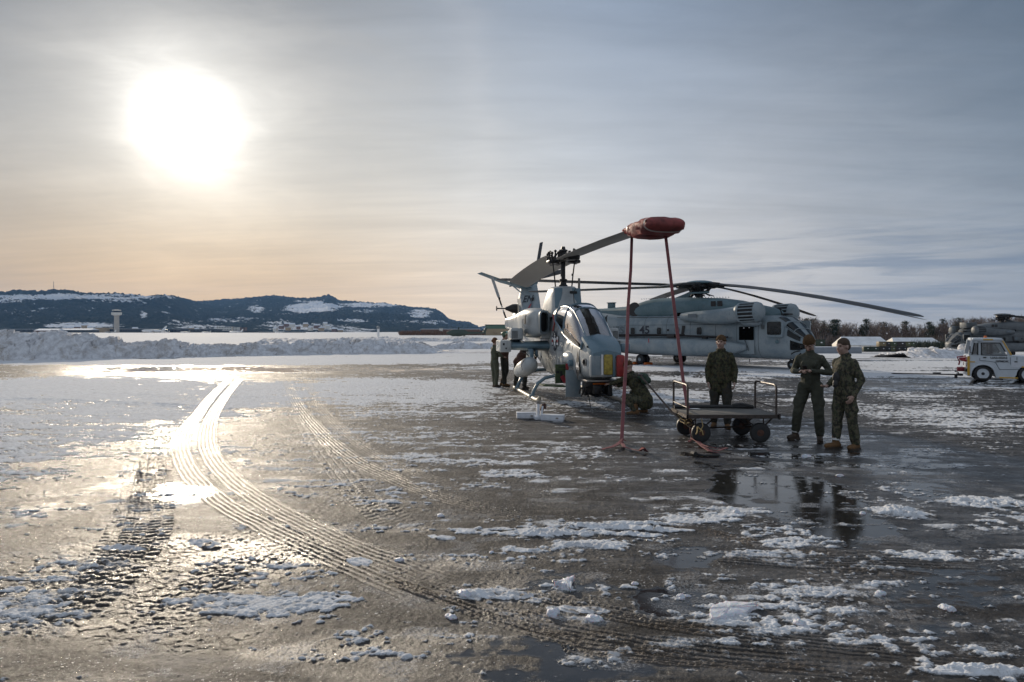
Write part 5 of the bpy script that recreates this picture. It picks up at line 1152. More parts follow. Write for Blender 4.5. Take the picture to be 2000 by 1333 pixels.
    for s in (-1, 1):
        Yf = s*1.352
        def plate(pts2, mat, nm, dep=.0, th_=.012, par=C, y=None):
            return MB().prism([(p[0], (y if y is not None else Yf)+s*dep, p[1]) for p in pts2], (0, s*th_, 0)).build(nm, M[mat], par, smooth=False)
        fr = MB().prism([(p[0], s*1.25, p[1]) for p in rrect(-.74, .16, 1.60, 2.44, .09)], (0, s*.10, 0)).build('cockpit_window_frame', M['cargo'], C, smooth=False)
        MB().prism([(p[0], s*1.352, p[1]) for p in rrect(-.66, .08, 1.72, 2.36, .08)], (0, s*.008, 0)).build('pane', M['dark_glass'], fr, smooth=False)
        dr = plate(rrect(-2.22, -1.34, .75, 2.16, .03), 'cargo', 'crew_door', .0); plate(rrect(-2.20, -1.36, 1.45, 2.13, .02), 'void', 'open_upper_half', .010, .006, dr)
        MB().tube([(-1.9, s*1.38, 1.5), (-1.7, s*1.44, 1.2), (-1.62, s*1.43, .92)], .014, 5).build('hanging_strap', M['black'], dr)
        MB().cyl((-1.9, s*1.38, 2.06), (-1.9, s*1.42, 2.06), .03, 8).cyl((-1.6, s*1.38, 2.08), (-1.6, s*1.42, 2.08), .03, 8).build('door_lamp', M['white'], dr)
        for xw in (-4.6, -7.3, -9.25):
            w_ = plate(rrect(xw-.21, xw+.21, 1.66, 2.16, .12), 'cargo', 'cabin_window', .0, .02); plate(rrect(xw-.165, xw+.165, 1.71, 2.11, .10), 'dark_glass', 'pane', .02, .005, w_)
        h_ = plate(rrect(-6.55, -5.65, 1.68, 2.22, .05), 'cargo', 'escape_hatch', 0, .02); 
        disc = [(-6.05+.19*math.cos(2*PI*k/24), 1.97+.19*math.sin(2*PI*k/24)) for k in range(24)]; plate(disc, 'faint', 'round_emblem', .02, .004, h_)
        plate([(-6.75, 1.9), (-6.62, 1.9), (-6.62, 2.02), (-6.75, 2.02)], 'black', 'small_vent', .002, .01); plate([(-5.72, 2.2), (-5.5, 2.2), (-5.62, 1.7), (-5.78, 1.7)], 'dark', 'step_recess', .022, .004)
        for k in range(4): plate(rrect(-.98, -1.16+.36, 2.0+.06*k, 2.03+.06*k, .008, 1), 'dark', 'louver', .002)
        plate(rrect(-6.3, -5.75, 2.70, 3.12, .02), 'void', 'open_bay', 0, .02, C, s*1.02)
        for xl in (-3.55, -3.95): plate(rrect(xl-.15, xl+.15, 3.22, 3.5, .02), 'dark', 'cooling_louver', 0, .02, C, s*1.03)
        ov = [(-9.45+.55*math.cos(2*PI*k/28)*(1 if math.cos(2*PI*k/28) < 0 else .7), 3.20+.42*math.sin(2*PI*k/28)) for k in range(28)]; plate(ov, 'dark', 'exhaust_opening', 0, .03, C, s*.93)
        MB().lathe((-.15, s*1.30, 1.38), (0, s, 0), [(0, .09), (.08, .07), (.10, .03)], 12).build('position_lamp', M['cargo_dark'], C)
        # engine nacelle with ribbed intake barrel
        nr = []
        for x, w, zb_, zt2, cy in ((-1.75, .36, 2.44, 3.16, 1.70), (-2.2, .42, 2.33, 3.14, 1.68), (-3.0, .45, 2.24, 3.06, 1.62), (-4.0, .43, 2.28, 3.0, 1.52), (-5.0, .36, 2.38, 2.95, 1.42), (-5.7, .28, 2.48, 2.9, 1.32)): nr.append(ring(x, w, zb_, zt2, 2.4, 28, s*cy))
        nc = MB().loft(nr).build('engine_nacelle', M['cargo'], C, auto=50)
        plate(rrect(-4.9, -4.35, 2.62, 2.82, .02), 'faint', 'access_panel', 0, .02, nc, s*1.93)
        ax0 = Vector((-.72, s*1.62, 2.86)); axd = Vector((-1, s*.04, -.03)).normalized()
        MB().lathe(ax0, axd, [(0, .26), (.05, .36), (.14, .46), (.30, .50), (.31, .485)], 28).lathe(ax0 + axd*1.12, axd, [(0, .485), (.02, .50), (.12, .49), (.30, .36)], 28).build('intake_collar', M['cargo'], nc)
        MB().lathe(ax0 + axd*.28, axd, [(0, .44), (.9, .44)], 28).build('intake_core', M['black'], nc)
        rb = MB(); u_ = axd.orthogonal().normalized(); v_ = axd.cross(u_)
        for k in range(16):
            a = 2*PI*k/16; d_ = u_*math.cos(a)+v_*math.sin(a); rb.tube([ax0+axd*.28+d_*.475, ax0+axd*1.15+d_*.475], .035, 6)
        rb.build('intake_rib', M['cargo'], nc)
        MB().lathe(ax0 + axd*.02, -axd, [(0, .26), (.01, .2), (.005, .01)], 20).build('intake_face', M['cargo_dark'], nc)
        MB().sphere((-1.45, s*1.42, 2.30), (.55, .36, .16), 18, 10).build('barrel_fairing', M['cargo'], C)
        # sponson
        sp = []
        for x, o_, w, zb_, zt2 in ((-1.75, 1.38, .10, .95, 1.22), (-2.2, 1.50, .30, .78, 1.34), (-3.0, 1.60, .55, .64, 1.44), (-4.5, 1.66, .66, .56, 1.50), (-8.5, 1.66, .66, .56, 1.50), (-9.8, 1.58, .52, .62, 1.46), (-10.8, 1.45, .25, .85, 1.40)): sp.append(ring(x, w, zb_, zt2, 2.7, 28, s*o_))
        so_ = MB().loft(sp).build('sponson', M['cargo'], C, auto=50)
        MB().tube([(-2.6, s*1.75, 1.60), (-6.0, s*1.80, 1.66), (-7.0, s*1.80, 1.66), (-10.4, s*1.72, 1.62)], .05, 8).tube([(-5.2, s*1.85, 1.72), (-10.2, s*1.80, 1.70)], .035, 8).build('fuel_pipe', M['dark'], so_)
        MB().box((-6.1, s*1.75, 1.62), (.5, .3, .2), bev=.03).box((-4.0, s*1.7, 1.56), (.25, .2, .12)).build('pipe_bracket', M['dark'], so_, smooth=False)
        MB().box((-7.25, s*2.335, 1.38), (.06, .01, .22)).build('red_tag', M['markred'], so_, smooth=False)
        # main wheels
        for (dx_, dy_) in ((0, -.20), (0, .20)):
            wh = empty('main_wheel', (-8.2, s*1.70+dy_, .29), 0, parent=C)
            MB().lathe((0, -.11, 0), (0, 1, 0), [(0, .17), (.0, .24), (.03, .285), (.19, .285), (.22, .24), (.22, .17)], 24).build('tyre', M['black'], wh); MB().lathe((0, -.115, 0), (0, 1, 0), [(0, .05), (.01, .155), (.22, .155), (.23, .05)], 20).build('rim', M['cargo'], wh)
        MB().cyl((-8.2, s*1.70, .3), (-8.2, s*1.70, .75), .07, 10).cyl((-8.2, s*1.44, .29), (-8.2, s*1.96, .29), .05, 10).build('main_gear_strut', M['dark'], C)
    for sy in (-.17, .17):
        wh = empty('nose_wheel', (0, sy, .235), 0, parent=C)
        MB().lathe((0, -.08, 0), (0, 1, 0), [(0, .13), (0, .19), (.03, .235), (.13, .235), (.16, .19), (.16, .13)], 24).build('tyre', M['black'], wh); MB().lathe((0, -.085, 0), (0, 1, 0), [(0, .04), (.01, .125), (.16, .125), (.17, .04)], 20).build('rim', M['cargo'], wh)
    MB().cyl((0, 0, .235), (0, 0, .8), .06, 10).cyl((0, -.2, .235), (0, .2, .235), .04, 10).tube([(0, 0, .35), (-.35, 0, .62)], .035, 8).build('nose_gear_strut', M['dark'], C)
    MB().cyl((-1.9, -.9, .5), (-1.9, -.9, .32), .02, 8).box((.55, -.55, .80), (.3, .25, .2), bev=.05).tube([(.70, -.7, .95), (.55, -.95, .9), (.4, -1.0, .78)], .03, 6).build('belly_antenna', M['dark'], C)
    MB().cyl((-.45, -.3, 2.68), (-.55, -.3, 3.0), .03, 8).box((-.55, -.3, 3.0), (.12, .05, .06)).box((-.65, .4, 2.76), (.5, .5, .08), bev=.03).build('roof_antenna', M['black'], C)
    MB().box((-12.2, 0, 3.5), (.42, .30, .34), bev=.03).box((-12.2, 0, 3.70), (.5, .36, .06), bev=.01).build('vent_stack', M['cargo_dark'], C, smooth=False)
    # main rotor head
    hb = MB().cyl((-5.57, 0, 3.7), (-5.57, 0, 4.45), .20, 16).lathe((-5.57, 0, 4.0), (0, 0, 1), [(0, .42), (.08, .5), (.14, .42)], 20).lathe((-5.57, 0, 4.25), (0, 0, 1), [(0, .5), (.12, .62), (.26, .6), (.3, .3)], 20)
    rg = random.Random(12)
    for k in range(7):
        a = 2*PI*k/7; c_, s_ = math.cos(a), math.sin(a); hb.cyl((-5.57+.45*c_, .45*s_, 4.05), (-5.57+.6*c_, .6*s_, 4.3), .05, 6)
        for j in range(2): hb.tube([(-5.57+rg.uniform(-.6, .6), rg.uniform(-.6, .6), 3.85), (-5.57+rg.uniform(-.7, .7), rg.uniform(-.7, .7), 4.3)], .03, 5)
    hb.build('rotor_hub', M['dark'], C)
    MB().lathe((-5.57, 0, 4.50), (0, 0, 1), [(0, .40), (.05, .78), (.10, .80), (.17, .66), (.22, .38), (.24, .02)], 32).build('hub_dome', M['cargo_dark'], C)
    MB().prism([(-6.1, -.05, 3.75), (-5.9, -.05, 4.25), (-6.6, -.05, 4.0), (-7.4, -.05, 3.78)], (0, .1, 0)).box((-5.2, -.5, 4.02), (1.2, .16, .10), bev=.03).build('pylon_fin', M['cargo_dark'], C)
    worlds = [(-55, 1.95), (-9, 1.95), (36, 1.55), (91, .3), (143, -.05), (196, -.10), (248, .75)]
    for k, (az, droop) in enumerate(worlds):
        a = R(az) - head
        if folded: a = R(180) + R((k-3)*3.0); droop = 1.0 + .25*k
        d_ = Vector((math.cos(a), math.sin(a), 0)); n_ = Vector((-math.sin(a), math.cos(a), 0)); o0 = Vector((-5.57, 0, 4.46))
        sl_b = MB().tube([o0 + d_*.35, o0 + d_*.9 , o0 + d_*1.35 - Vector((0, 0, .02))], [.13, .16, .11], 10).box(o0 + d_*1.0, (.5, .34, .2), rot=Matrix.Rotation(a, 3, 'Z'), bev=.04)
        rws = []; zc_ = lambda r_: -droop*(max(r_-1, 0)/10.7)**1.35
        for r_, ch_, tk_ in ((1.35, .18, .06), (1.9, .30, .05), (2.3, .68, .045), (3, .74, .04), (5, .74, .038), (7, .74, .036), (9, .74, .034), (11.0, .74, .03), (11.5, .60, .018), (11.75, .18, .006)):
            c0 = o0 + d_*r_ + Vector((0, 0, zc_(r_))); rws.append([c0 + n_*(u*ch_) + Vector((0, 0, w_*tk_ + .12*u*ch_)) for u, w_ in ((-.5, 0), (-.25, 1), (.1, 1), (.5, 0), (.1, -.9), (-.25, -.9))])
        bl = MB().loft(rws).build('rotor_blade', M['darkblade'], C, auto=30); sl_b.build('blade_grip', M['dark'], bl)
    # tail pylon, canted to the left
    cant = math.tan(R(18)); fr_ = []
    for x, z, c_, t_ in ((-20.6, 3.1, 3.0, .30), (-20.55, 3.5, 2.75, .26), (-20.75, 4.2, 2.35, .22), (-21.0, 4.9, 2.0, .19), (-21.15, 5.35, 1.75, .17), (-21.2, 5.6, 1.2, .12)):
        yy = (z-3.1)*cant; fr_.append([Vector((x + c_*.5*math.cos(a), yy + t_*math.copysign(abs(math.sin(a))**.8, math.sin(a)), z)) for a in np.linspace(0, 2*PI, 25)[:-1]])
    tp = MB().loft(fr_).build('tail_pylon', M['cargo'], C, auto=40)
    b_ = MB(); rws = []
    for y, z, x0, x1 in ((.55, 5.10, -20.5, -22.0), (-.75, 5.35, -20.6, -21.9), (-1.5, 5.45, -20.7, -21.8), (-3.6, 6.0, -20.95, -21.75)): rws.append([Vector((x0, y, z)), Vector(((x0*2+x1)/3, y, z+.07)), Vector((x1, y, z)), Vector(((x0*2+x1)/3, y, z-.07))])
    b_.loft(rws).build('gull_stabilizer', M['cargo_dark'], C, auto=40)
    MB().tube([(-20.7, -.2, 4.6), (-20.9, -1.4, 5.42)], .05, 6).build('stabilizer_strut', M['cargo'], C)
    thb = Vector((-20.9, 1.15, 5.85)); u1 = Vector((1, 0, 0)); u2 = Vector((0, math.sin(R(18)), math.cos(R(18)))); nn = u1.cross(u2)
    MB().lathe(thb - nn*(-.5), -nn, [(0, .35), (.2, .42), (.5, .3), (.62, .12)], 16).sphere((-20.9, .75, 5.55), (.6, .4, .4), 16, 10).build('tail_gearbox', M['cargo_dark'], C)
    for k in range(4):
        a = R(7 + 90*k); d_ = u1*math.cos(a) + u2*math.sin(a); n2 = nn.cross(d_); rws = []
        for r_, ch_ in ((.25, .12), (.6, .2), (.75, .38), (2.9, .38), (2.95, .34)): rws.append([thb + d_*r_ - n2*ch_*.5, thb + d_*r_ + nn*.02, thb + d_*r_ + n2*ch_*.5, thb + d_*r_ - nn*.02])
        MB().loft(rws).build('tail_rotor_blade', M['darkblade'], C, auto=30)
    # markings
    letters(C, '45', .62, -8.37, -1.358, 1.95, -1, 'navy', 'number_marking', 1.25, .012)
    letters(C, 'MARINES', .60, -12.35+.9, -1.36, 1.95, -1, 'faint', 'word_marking', 1.25, .01)
    letters(C, '45', .62, -8.37, 1.358, 1.95, 1, 'navy', 'number_marking', 1.25, .012)
    Ml = Matrix(((1, 0, 0, -20.55), (0, -cant*.95, -1, -.235+.9*cant+.0), (0, .95, -.3, 4.25), (0, 0, 0, 1)))
    vs, fs = text_mesh('EN', .75, True, Ml, .004, 1.15, .015)
    fin_y = lambda z: (z-3.1)*cant - float(np.interp(z, [3.1, 3.5, 4.2, 4.9, 5.35], [.30, .26, .22, .19, .17])) - .012
    vs = [Vector((v_.x, fin_y(v_.z), v_.z)) for v_ in vs]; mesh_obj('tail_letters', vs, fs, M['navy'], tp, smooth=False)
    # weathered patches of artwork on the pylon
    for pts_, mt in (([(-19.75, 3.5), (-20.05, 4.0), (-20.25, 4.35), (-20.05, 3.6)], 'faint'), ([(-20.9, 3.3), (-21.3, 3.3), (-21.4, 3.9), (-21.15, 4.1), (-20.95, 3.7)], 'navy'), ([(-20.2, 3.2), (-20.45, 3.2), (-20.15, 3.9), (-20.0, 3.9)], 'markred'), ([(-19.9, 4.1), (-20.25, 4.1), (-20.25, 4.35), (-19.9, 4.35)], 'dark')):
        mesh_obj('faded_artwork', [Vector((p[0], fin_y(p[1])-.002, p[1])) for p in pts_], [list(range(len(pts_)))], M[mt], tp, smooth=False)
    return C
CH = cargo_heli((14.0, 33.9, 0), math.atan2(-.777, .629), 'large blue-grey cargo helicopter numbered 45 with drooping blades behind the attack helicopter')
C2 = cargo_heli(((1866-1000)/FPX*75, 75, -.85), R(186), 'second cargo helicopter with folded blades, far right behind the white tug', folded=True)
MB().box((-1.35, .2, 3.42), (1.25, 1.0, .62), rot=(0, .03, 0), bev=.04).build('raised_cowling', M['cargo_dark'], C2, smooth=False)
M['cargo_shaded'] = aircraft_paint('shaded_weathered_grey_paint', (.075, .085, .092), (.12, .13, .135), .55, .8, (.05, .04, .038))  # darker copy of the cargo paint: the second helicopter's shade put into its colour
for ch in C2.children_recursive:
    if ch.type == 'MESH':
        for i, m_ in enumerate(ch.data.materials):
            if m_ in (M['cargo'], M['cargo_dark']): ch.data.materials[i] = M['cargo_shaded']
# orange chocks at the main wheels
for i, (dx_, dy_, lb) in enumerate(((-.42, 0, 'behind'), (.42, 0, 'ahead of'))):
    F_ = Vector((.629, -.777, 0)); L_ = Vector((.777, .629, 0)); p = Vector((14, 33.9, 0)) + F_*(-8.2+dx_) - L_*1.75
    c = MB().prism([(-.1, -.3, 0), (.1, -.3, 0), (.03, -.3, .13), (-.03, -.3, .13)], (0, .6, 0)).build('wheel_chock', M['orange'], None, smooth=False); c.location = p; c.rotation_euler = (0, 0, math.atan2(-.777, .629)); tag(c, f'orange wheel chock {lb} the right main wheels of the helicopter numbered 45', 'wheel chock')
# ================================================================== PEOPLE
def blob(name, prims, mat, parent, voxel=.010, smooth=6, fold=0.0, fs=9.0, seed=0):
    """one continuous closed surface grown round tapered limbs and rounded masses"""
    mb = MB()
    for p in prims:
        if p[0] == 'c':
            _, a, b_, ra, rb = p; a = Vector(a); b_ = Vector(b_); mb.tube([a, b_], [ra, rb], 14); mb.sphere(a, ra, 14, 8); mb.sphere(b_, rb, 14, 8)
        elif p[0] == 'e':
            k = len(mb.v); mb.sphere((0, 0, 0), p[2], 18, 10); Rm = Euler(p[3]).to_matrix() if len(p) > 3 else Matrix.Identity(3)
            for i in range(k, len(mb.v)): mb.v[i] = Vector(p[1]) + Rm @ mb.v[i]
        elif p[0] == 'b': mb.box(p[1], p[2], rot=p[3] if len(p) > 3 else None)
    o = mesh_obj(name, mb.v, mb.f, mat)
    m1 = o.modifiers.new('r', 'REMESH'); m1.mode = 'VOXEL'; m1.voxel_size = voxel; m1.use_smooth_shade = True
    m2 = o.modifiers.new('s', 'SMOOTH'); m2.factor = .5; m2.iterations = smooth
    dg = bpy.context.evaluated_depsgraph_get(); dg.update(); me = bpy.data.meshes.new_from_object(o.evaluated_get(dg)); me.name = name
    n = len(me.vertices); co = np.empty(n*3, np.float32); me.vertices.foreach_get('co', co); co = co.reshape(-1, 3).astype(float)
    if fold:
        nr = np.empty(n*3, np.float32); me.vertices.foreach_get('normal', nr); nr = nr.reshape(-1, 3)
        x, y, z = co.T; f = fbm(x*fs+z*3+seed, z*fs*1.5+y*fs*.8, 3, seed+5); g = np.abs(fbm(x*fs*.8+y*fs+z*5, z*fs*1.2-x*4+seed, 2, seed+9)-.5)*2
        co += nr*((f-.5)*1.6*fold - (1-g)**3*fold*.8)[:, None]
    me.vertices.foreach_set('co', co.astype(np.float32).ravel()); me.polygons.foreach_set('use_smooth', [True]*len(me.polygons)); me.update()
    if not me.materials: me.materials.append(mat)
    bpy.data.objects.remove(o); q = bpy.data.objects.new(name, me); link(q, parent); return q
def camo(name, cols, scale=11.0, rough=.85):
    m, T, b, out = new_mat(name); v = T.n('ShaderNodeTexCoord').outputs['Object']; st = T.mapping(v, scale=(1, 1, .75))
    c = cols[0]
    for i, cc_ in enumerate(cols[1:]): c = T.mix(T.mr(T.noise(T.mapping(st, loc=(i*7.3, i*3.1, i*5.7)), scale*(1+.2*i), 4, .7), .50, .535), c, cc_)
    T.put(b.inputs['Base Color'], c); b.inputs['Roughness'].default_value = rough; b.inputs['Specular IOR Level'].default_value = .2
    T.put(b.inputs['Normal'], T.bump(T.noise(v, 40, 4, .6), .35, .006)); return m
M['camo'] = camo('woodland_camouflage', [(.095, .095, .060), (.058, .064, .038), (.115, .098, .068), (.038, .038, .030)], 15)
M['camo_dark'] = camo('dark_camouflage_parka', [(.068, .070, .038), (.044, .050, .026), (.078, .064, .038), (.028, .028, .020)], 16)
M['camo_low'] = camo('dark_trousers', [(.040, .040, .036), (.030, .032, .026), (.048, .042, .034)], 12)
M['coverall'] = simple('olive_coverall', (.060, .062, .046), .8, var=.22, scale=5, bump=.4, bscale=30, spec=.25); M['coverall_far'] = simple('olive_grey_coverall', (.075, .080, .055), .8, var=.25, scale=5, bump=.4, bscale=30, spec=.25)
M['beanie'] = simple('brown_knit_wool', (.095, .058, .032), .95, var=.25, scale=40, bump=.6, bscale=160, spec=.1); M['boot'] = simple('tan_suede_boot', (.15, .085, .042), .85, var=.3, scale=14, spec=.2); M['boot_dark'] = simple('dark_brown_boot', (.055, .038, .026), .8, var=.3, scale=14)
M['skin'] = simple('skin', (.38, .25, .20), .55, var=.12, scale=12); M['hair'] = simple('short_brown_hair', (.065, .040, .025), .8, var=.3, scale=60, bump=.5, bscale=200); M['hair_red'] = simple('auburn_hair', (.12, .05, .022), .7, var=.3, scale=60, bump=.5, bscale=200)
M['brownjkt'] = simple('dark_brown_jersey', (.075, .035, .026), .85, var=.25, scale=6, bump=.4, bscale=30); M['cuff'] = simple('white_sock', (.62, .62, .60), .9); M['eye'] = simple('dark_eye', (.03, .022, .018), .3); M['lip'] = simple('lip', (.30, .12, .10), .5)
M['green_pack'] = simple('dark_green_hood', (.035, .065, .042), .8, var=.2, scale=6, bump=.3); M['cranial'] = simple('green_cranial_helmet', (.05, .10, .06), .5, var=.2); M['teal'] = simple('reflective_tape', (.35, .62, .62), .3); M['goggle'] = simple('cream_goggle', (.55, .55, .40), .4)
def lerp(a, b_, t): return Vector(a)*(1-t) + Vector(b_)*t
def person(loc, yaw, label, group, J, top='camo', low='camo', boot='boot', hat='beanie', suit=False, scale=1.0, face=(0, 1, 0), cuffs=(), hem=.86, curl=.5, bulk=1.0, socks=True):
    t = empty('person', loc, yaw, label, 'person', group); t.scale = (scale,)*3
    D = dict(pelvis=(0, 0, .95), belly=(0, .01, 1.10), chest=(0, 0, 1.30), neck=(0, .0, 1.515), head=(0, .03, 1.672),
             shR=(.172, 0, 1.41), shL=(-.172, 0, 1.41), elR=(.235, -.03, 1.15), elL=(-.235, -.03, 1.15), wrR=(.25, .05, .90), wrL=(-.25, .05, .90),
             hdR=None, hdL=None, hipR=(.09, 0, .92), hipL=(-.09, 0, .92), knR=(.11, .03, .50), knL=(-.11, .03, .50), anR=(.12, -.02, .10), anL=(-.12, -.02, .10), toeR=(.15, 1, 0), toeL=(-.15, 1, 0))
    D.update(J); V3 = {k: (Vector(v) if v is not None else None) for k, v in D.items()}
    f = Vector(face).normalized(); up = (V3['head']-V3['neck']); up = (up - f*up.dot(f)).normalized(); rt = f.cross(up)
    hd = V3['head']; Rh = Matrix((rt, f, up)).transposed(); E = Rh.to_euler()
    HS_ = 1.10
    H = lambda x, y, z: hd + (rt*x + f*y + up*z)*HS_
    body = [('e', H(0, -.012, .025), (.085, .104, .103), E), ('e', H(0, .030, -.045), (.064, .068, .078), E), ('c', H(0, .045, -.085), H(0, .055, -.095), .032, .028), ('c', H(0, .088, .012), H(0, .112, -.028), .010, .016),
            ('e', H(.078, -.005, -.012), (.012, .022, .034), E), ('e', H(-.078, -.005, -.012), (.012, .022, .034), E), ('c', H(.03, .080, .030), H(-.03, .080, .030), .014, .014), ('c', H(.04, .062, -.025), H(.03, .070, -.04), .02, .02), ('c', H(-.04, .062, -.025), H(-.03, .070, -.04), .02, .02),
            ('c', H(0, -.02, -.05), V3['neck']-Vector((0, 0, .03)), .062, .068), ('c', V3['chest'], V3['belly'], .09, .07), ('c', V3['belly'], V3['pelvis'], .07, .075), ('c', V3['shR'], V3['shL'], .045, .045), ('c', V3['chest'], V3['neck'], .09, .06)]
    for s in 'RL':
        sx = 1 if s == 'R' else -1
        body += [('c', V3['sh'+s], V3['el'+s], .050, .040), ('c', V3['el'+s], V3['wr'+s], .040, .028), ('c', V3['hip'+s], V3['kn'+s], .070, .052), ('c', V3['kn'+s], V3['an'+s], .052, .040)]
        w = V3['wr'+s]; dv = (w - V3['el'+s]).normalized(); hdv = (V3['hd'+s].normalized() if V3['hd'+s] is not None else (dv*.9 + Vector((0, .25, -.2))).normalized())
        side = hdv.cross(Vector((0, 0, 1))) if abs(hdv.z) < .8 else hdv.cross(Vector((-sx, 0, 0))); side.normalize(); pn = hdv.cross(side).normalized()
        if pn.dot(Vector((-sx, .2, 0))) < 0: pn = -pn
        palm = w + hdv*.055; body += [('c', w, w + hdv*.03, .027, .028)] + [('c', w + hdv*.03 + side*q*.022, w + hdv*.088 + side*q*.030, .015, .0135) for q in (-1, -.33, .33, 1)]
        for q, ln in ((-1, .062), (-.33, .074), (.33, .078), (1, .068)):
            k0 = w + hdv*.088 + side*q*.030; k1 = k0 + (hdv*(1-.35*curl) + pn*curl*.55).normalized()*ln*.45; k2 = k1 + (hdv*(1-.9*curl) + pn*curl*1.1).normalized()*ln*.35; k3 = k2 + (hdv*(1-1.3*curl) + pn*curl*1.3).normalized()*ln*.28
            body += [('c', k0, k1, .0098, .0092), ('c', k1, k2, .0092, .0086), ('c', k2, k3, .0086, .0078)]
        th0 = w + hdv*.028 + side*.026*(1 if side.dot(Vector((0, 1, .01))) > 0 else -1); sg = (th0 - w - hdv*.028).normalized()
        body += [('c', th0, th0 + (sg*.7 + hdv*.6 + pn*.3).normalized()*.042, .0135, .0115), ('c', th0 + (sg*.7 + hdv*.6 + pn*.3).normalized()*.042, th0 + (sg*.7 + hdv*.6 + pn*.3).normalized()*.042 + (hdv + pn*.5).normalized()*.032, .011, .009)]
    blob('body', body, M['skin'], t, .0075, 3)
    for sx in (-1, 1): MB().sphere(H(.030*sx, .083, .010), (.012, .009, .007), 10, 6).build('eye', M['eye'], t)
    MB().tube([H(-.022, .098, -.062), H(0, .106, -.060), H(.022, .098, -.062)], .005, 6).build('mouth', M['lip'], t)
    if hat == 'beanie':
        bn = blob('beanie', [('e', H(0, -.012, .055), (.094, .113, .092), E), ('c', H(.075, .04, .04), H(.085, -.03, .028), .016, .016), ('c', H(-.075, .04, .04), H(-.085, -.03, .028), .016, .016), ('c', H(.075, .04, .04), H(0, .088, .046), .016, .016), ('c', H(-.075, .04, .04), H(0, .088, .046), .016, .016), ('c', H(.085, -.03, .028), H(0, -.105, .02), .016, .016), ('c', H(-.085, -.03, .028), H(0, -.105, .02), .016, .016)], M['beanie'], t, .009, 5, .002, 30)
    elif hat == 'hair': blob('hair', [('e', H(0, -.012, .047), (.091, .106, .094), E), ('e', H(0, -.05, .0), (.087, .074, .080), E)], M['hair'], t, .008, 4, .002, 40)
    elif hat == 'bun': blob('hair', [('e', H(0, -.022, .040), (.094, .106, .098), E), ('e', H(0, -.05, .0), (.085, .074, .082), E), ('e', H(0, -.115, .01), (.045, .04, .045), E)], M['hair_red'], t, .008, 4, .003, 40)
    elif hat == 'cranial':
        hl = blob('helmet', [('e', H(0, -.015, .05), (.10, .118, .092), E), ('e', H(.09, 0, -.01), (.035, .045, .055), E), ('e', H(-.09, 0, -.01), (.035, .045, .055), E)], M['cranial'], t, .010, 4)
        MB().box(H(0, .075, .105), (.09, .05, .05), rot=E, bev=.01).build('tape_patch', M['teal'], hl); MB().tube([H(-.10, .05, .04), H(0, .125, .06), H(.10, .05, .04)], .022, 8).build('goggles', M['goggle'], hl)
    K = bulk; a90 = lambda p: Vector(p)
    ch, pe, be, nk = V3['chest'], V3['pelvis'], V3['belly'], V3['neck']; ax = (nk-pe).normalized(); eT = ax.to_track_quat('Z', 'Y').to_euler() if abs(ax.z) < .95 else Euler((0, 0, 0))
    Mt = Matrix.Identity(3)
    lr = (V3['shR']-V3['shL']).normalized(); fw = ax.cross(lr).normalized(); lr = fw.cross(ax).normalized(); eT = Matrix((lr, fw, ax)).transposed().to_euler()
    tors = [('e', ch, (.185*K, .130*K, .20), eT), ('e', be, (.168*K, .132*K, .17), eT), ('e', pe, (.172*K, .135*K, .14), eT), ('c', V3['shR']-ax*.012, V3['shL']-ax*.012, .062*K, .062*K), ('c', V3['shR']-ax*.01, nk-ax*.03, .060*K, .060), ('c', V3['shL']-ax*.01, nk-ax*.03, .060*K, .060), ('c', ch, be, .145*K, .145*K), ('c', be, pe, .145*K, .140*K), ('c', ch, nk - ax*.05, .125, .085), ('c', nk-ax*.05, nk+ax*.012, .082, .078)]
    sleeves = []
    for s in 'RL':
        sh, el, wr = V3['sh'+s], V3['el'+s], V3['wr'+s]
        sleeves += [('c', sh, lerp(sh, el, .5), .064*K, .063*K), ('c', lerp(sh, el, .5), el, .063*K, .058*K), ('c', el, lerp(el, wr, .5), .058*K, .052*K), ('c', lerp(el, wr, .5), lerp(el, wr, .97), .052*K, .040*K)]
    legs = []
    for s in 'RL':
        hp, kn, an = V3['hip'+s], V3['kn'+s], V3['an'+s]; lo = lerp(kn, an, .82 if (s in cuffs) else .93)
        legs += [('c', hp, lerp(hp, kn, .5), .112, .104), ('c', lerp(hp, kn, .5), kn, .104, .088), ('c', kn, lerp(kn, an, .5), .088, .084), ('c', lerp(kn, an, .5), lo, .086, .074)]
    for s in 'RL':
        hp, kn = V3['hip'+s], V3['kn'+s]; sx = 1 if s == 'R' else -1; md = lerp(hp, kn, .62); legs += [('e', md + lr*sx*.085, (.035, .070, .085))]
    for sx in (-1, 1): tors += [('e', ch + fw*.118 + lr*sx*.075 - ax*.0, (.055, .022, .065), eT)]
    if suit: blob('coverall', tors + sleeves + legs, M[top], t, .011, 5, .011, 9, hash(label) % 50); 
    else:
        hm = []
        d_ = Vector((0, 0, -1)) if ax.z > .8 else -ax
        hm = [('c', pe + lr*.07, pe + lr*.08 + d_*(.95-hem), .115*K, .11*K), ('c', pe - lr*.07, pe - lr*.08 + d_*(.95-hem), .115*K, .11*K)]
        j_ = blob('jacket', tors + sleeves + hm, M[top], t, .011, 4, .010, 10, len(label)); blob('trousers', [('e', pe - ax*.02, (.150, .118, .12), eT)] + legs, M[low], t, .011, 4, .011, 9, len(label)+3)
        blob('collar', [('c', nk - ax*.045 + fw*.03 + lr*.055, nk + ax*.01 - fw*.03 + lr*.065, .032, .03), ('c', nk - ax*.045 + fw*.03 - lr*.055, nk + ax*.01 - fw*.03 - lr*.065, .032, .03), ('c', nk + ax*.01 - fw*.05 + lr*.05, nk + ax*.01 - fw*.05 - lr*.05, .03, .03)], M[top], j_, .009, 3)
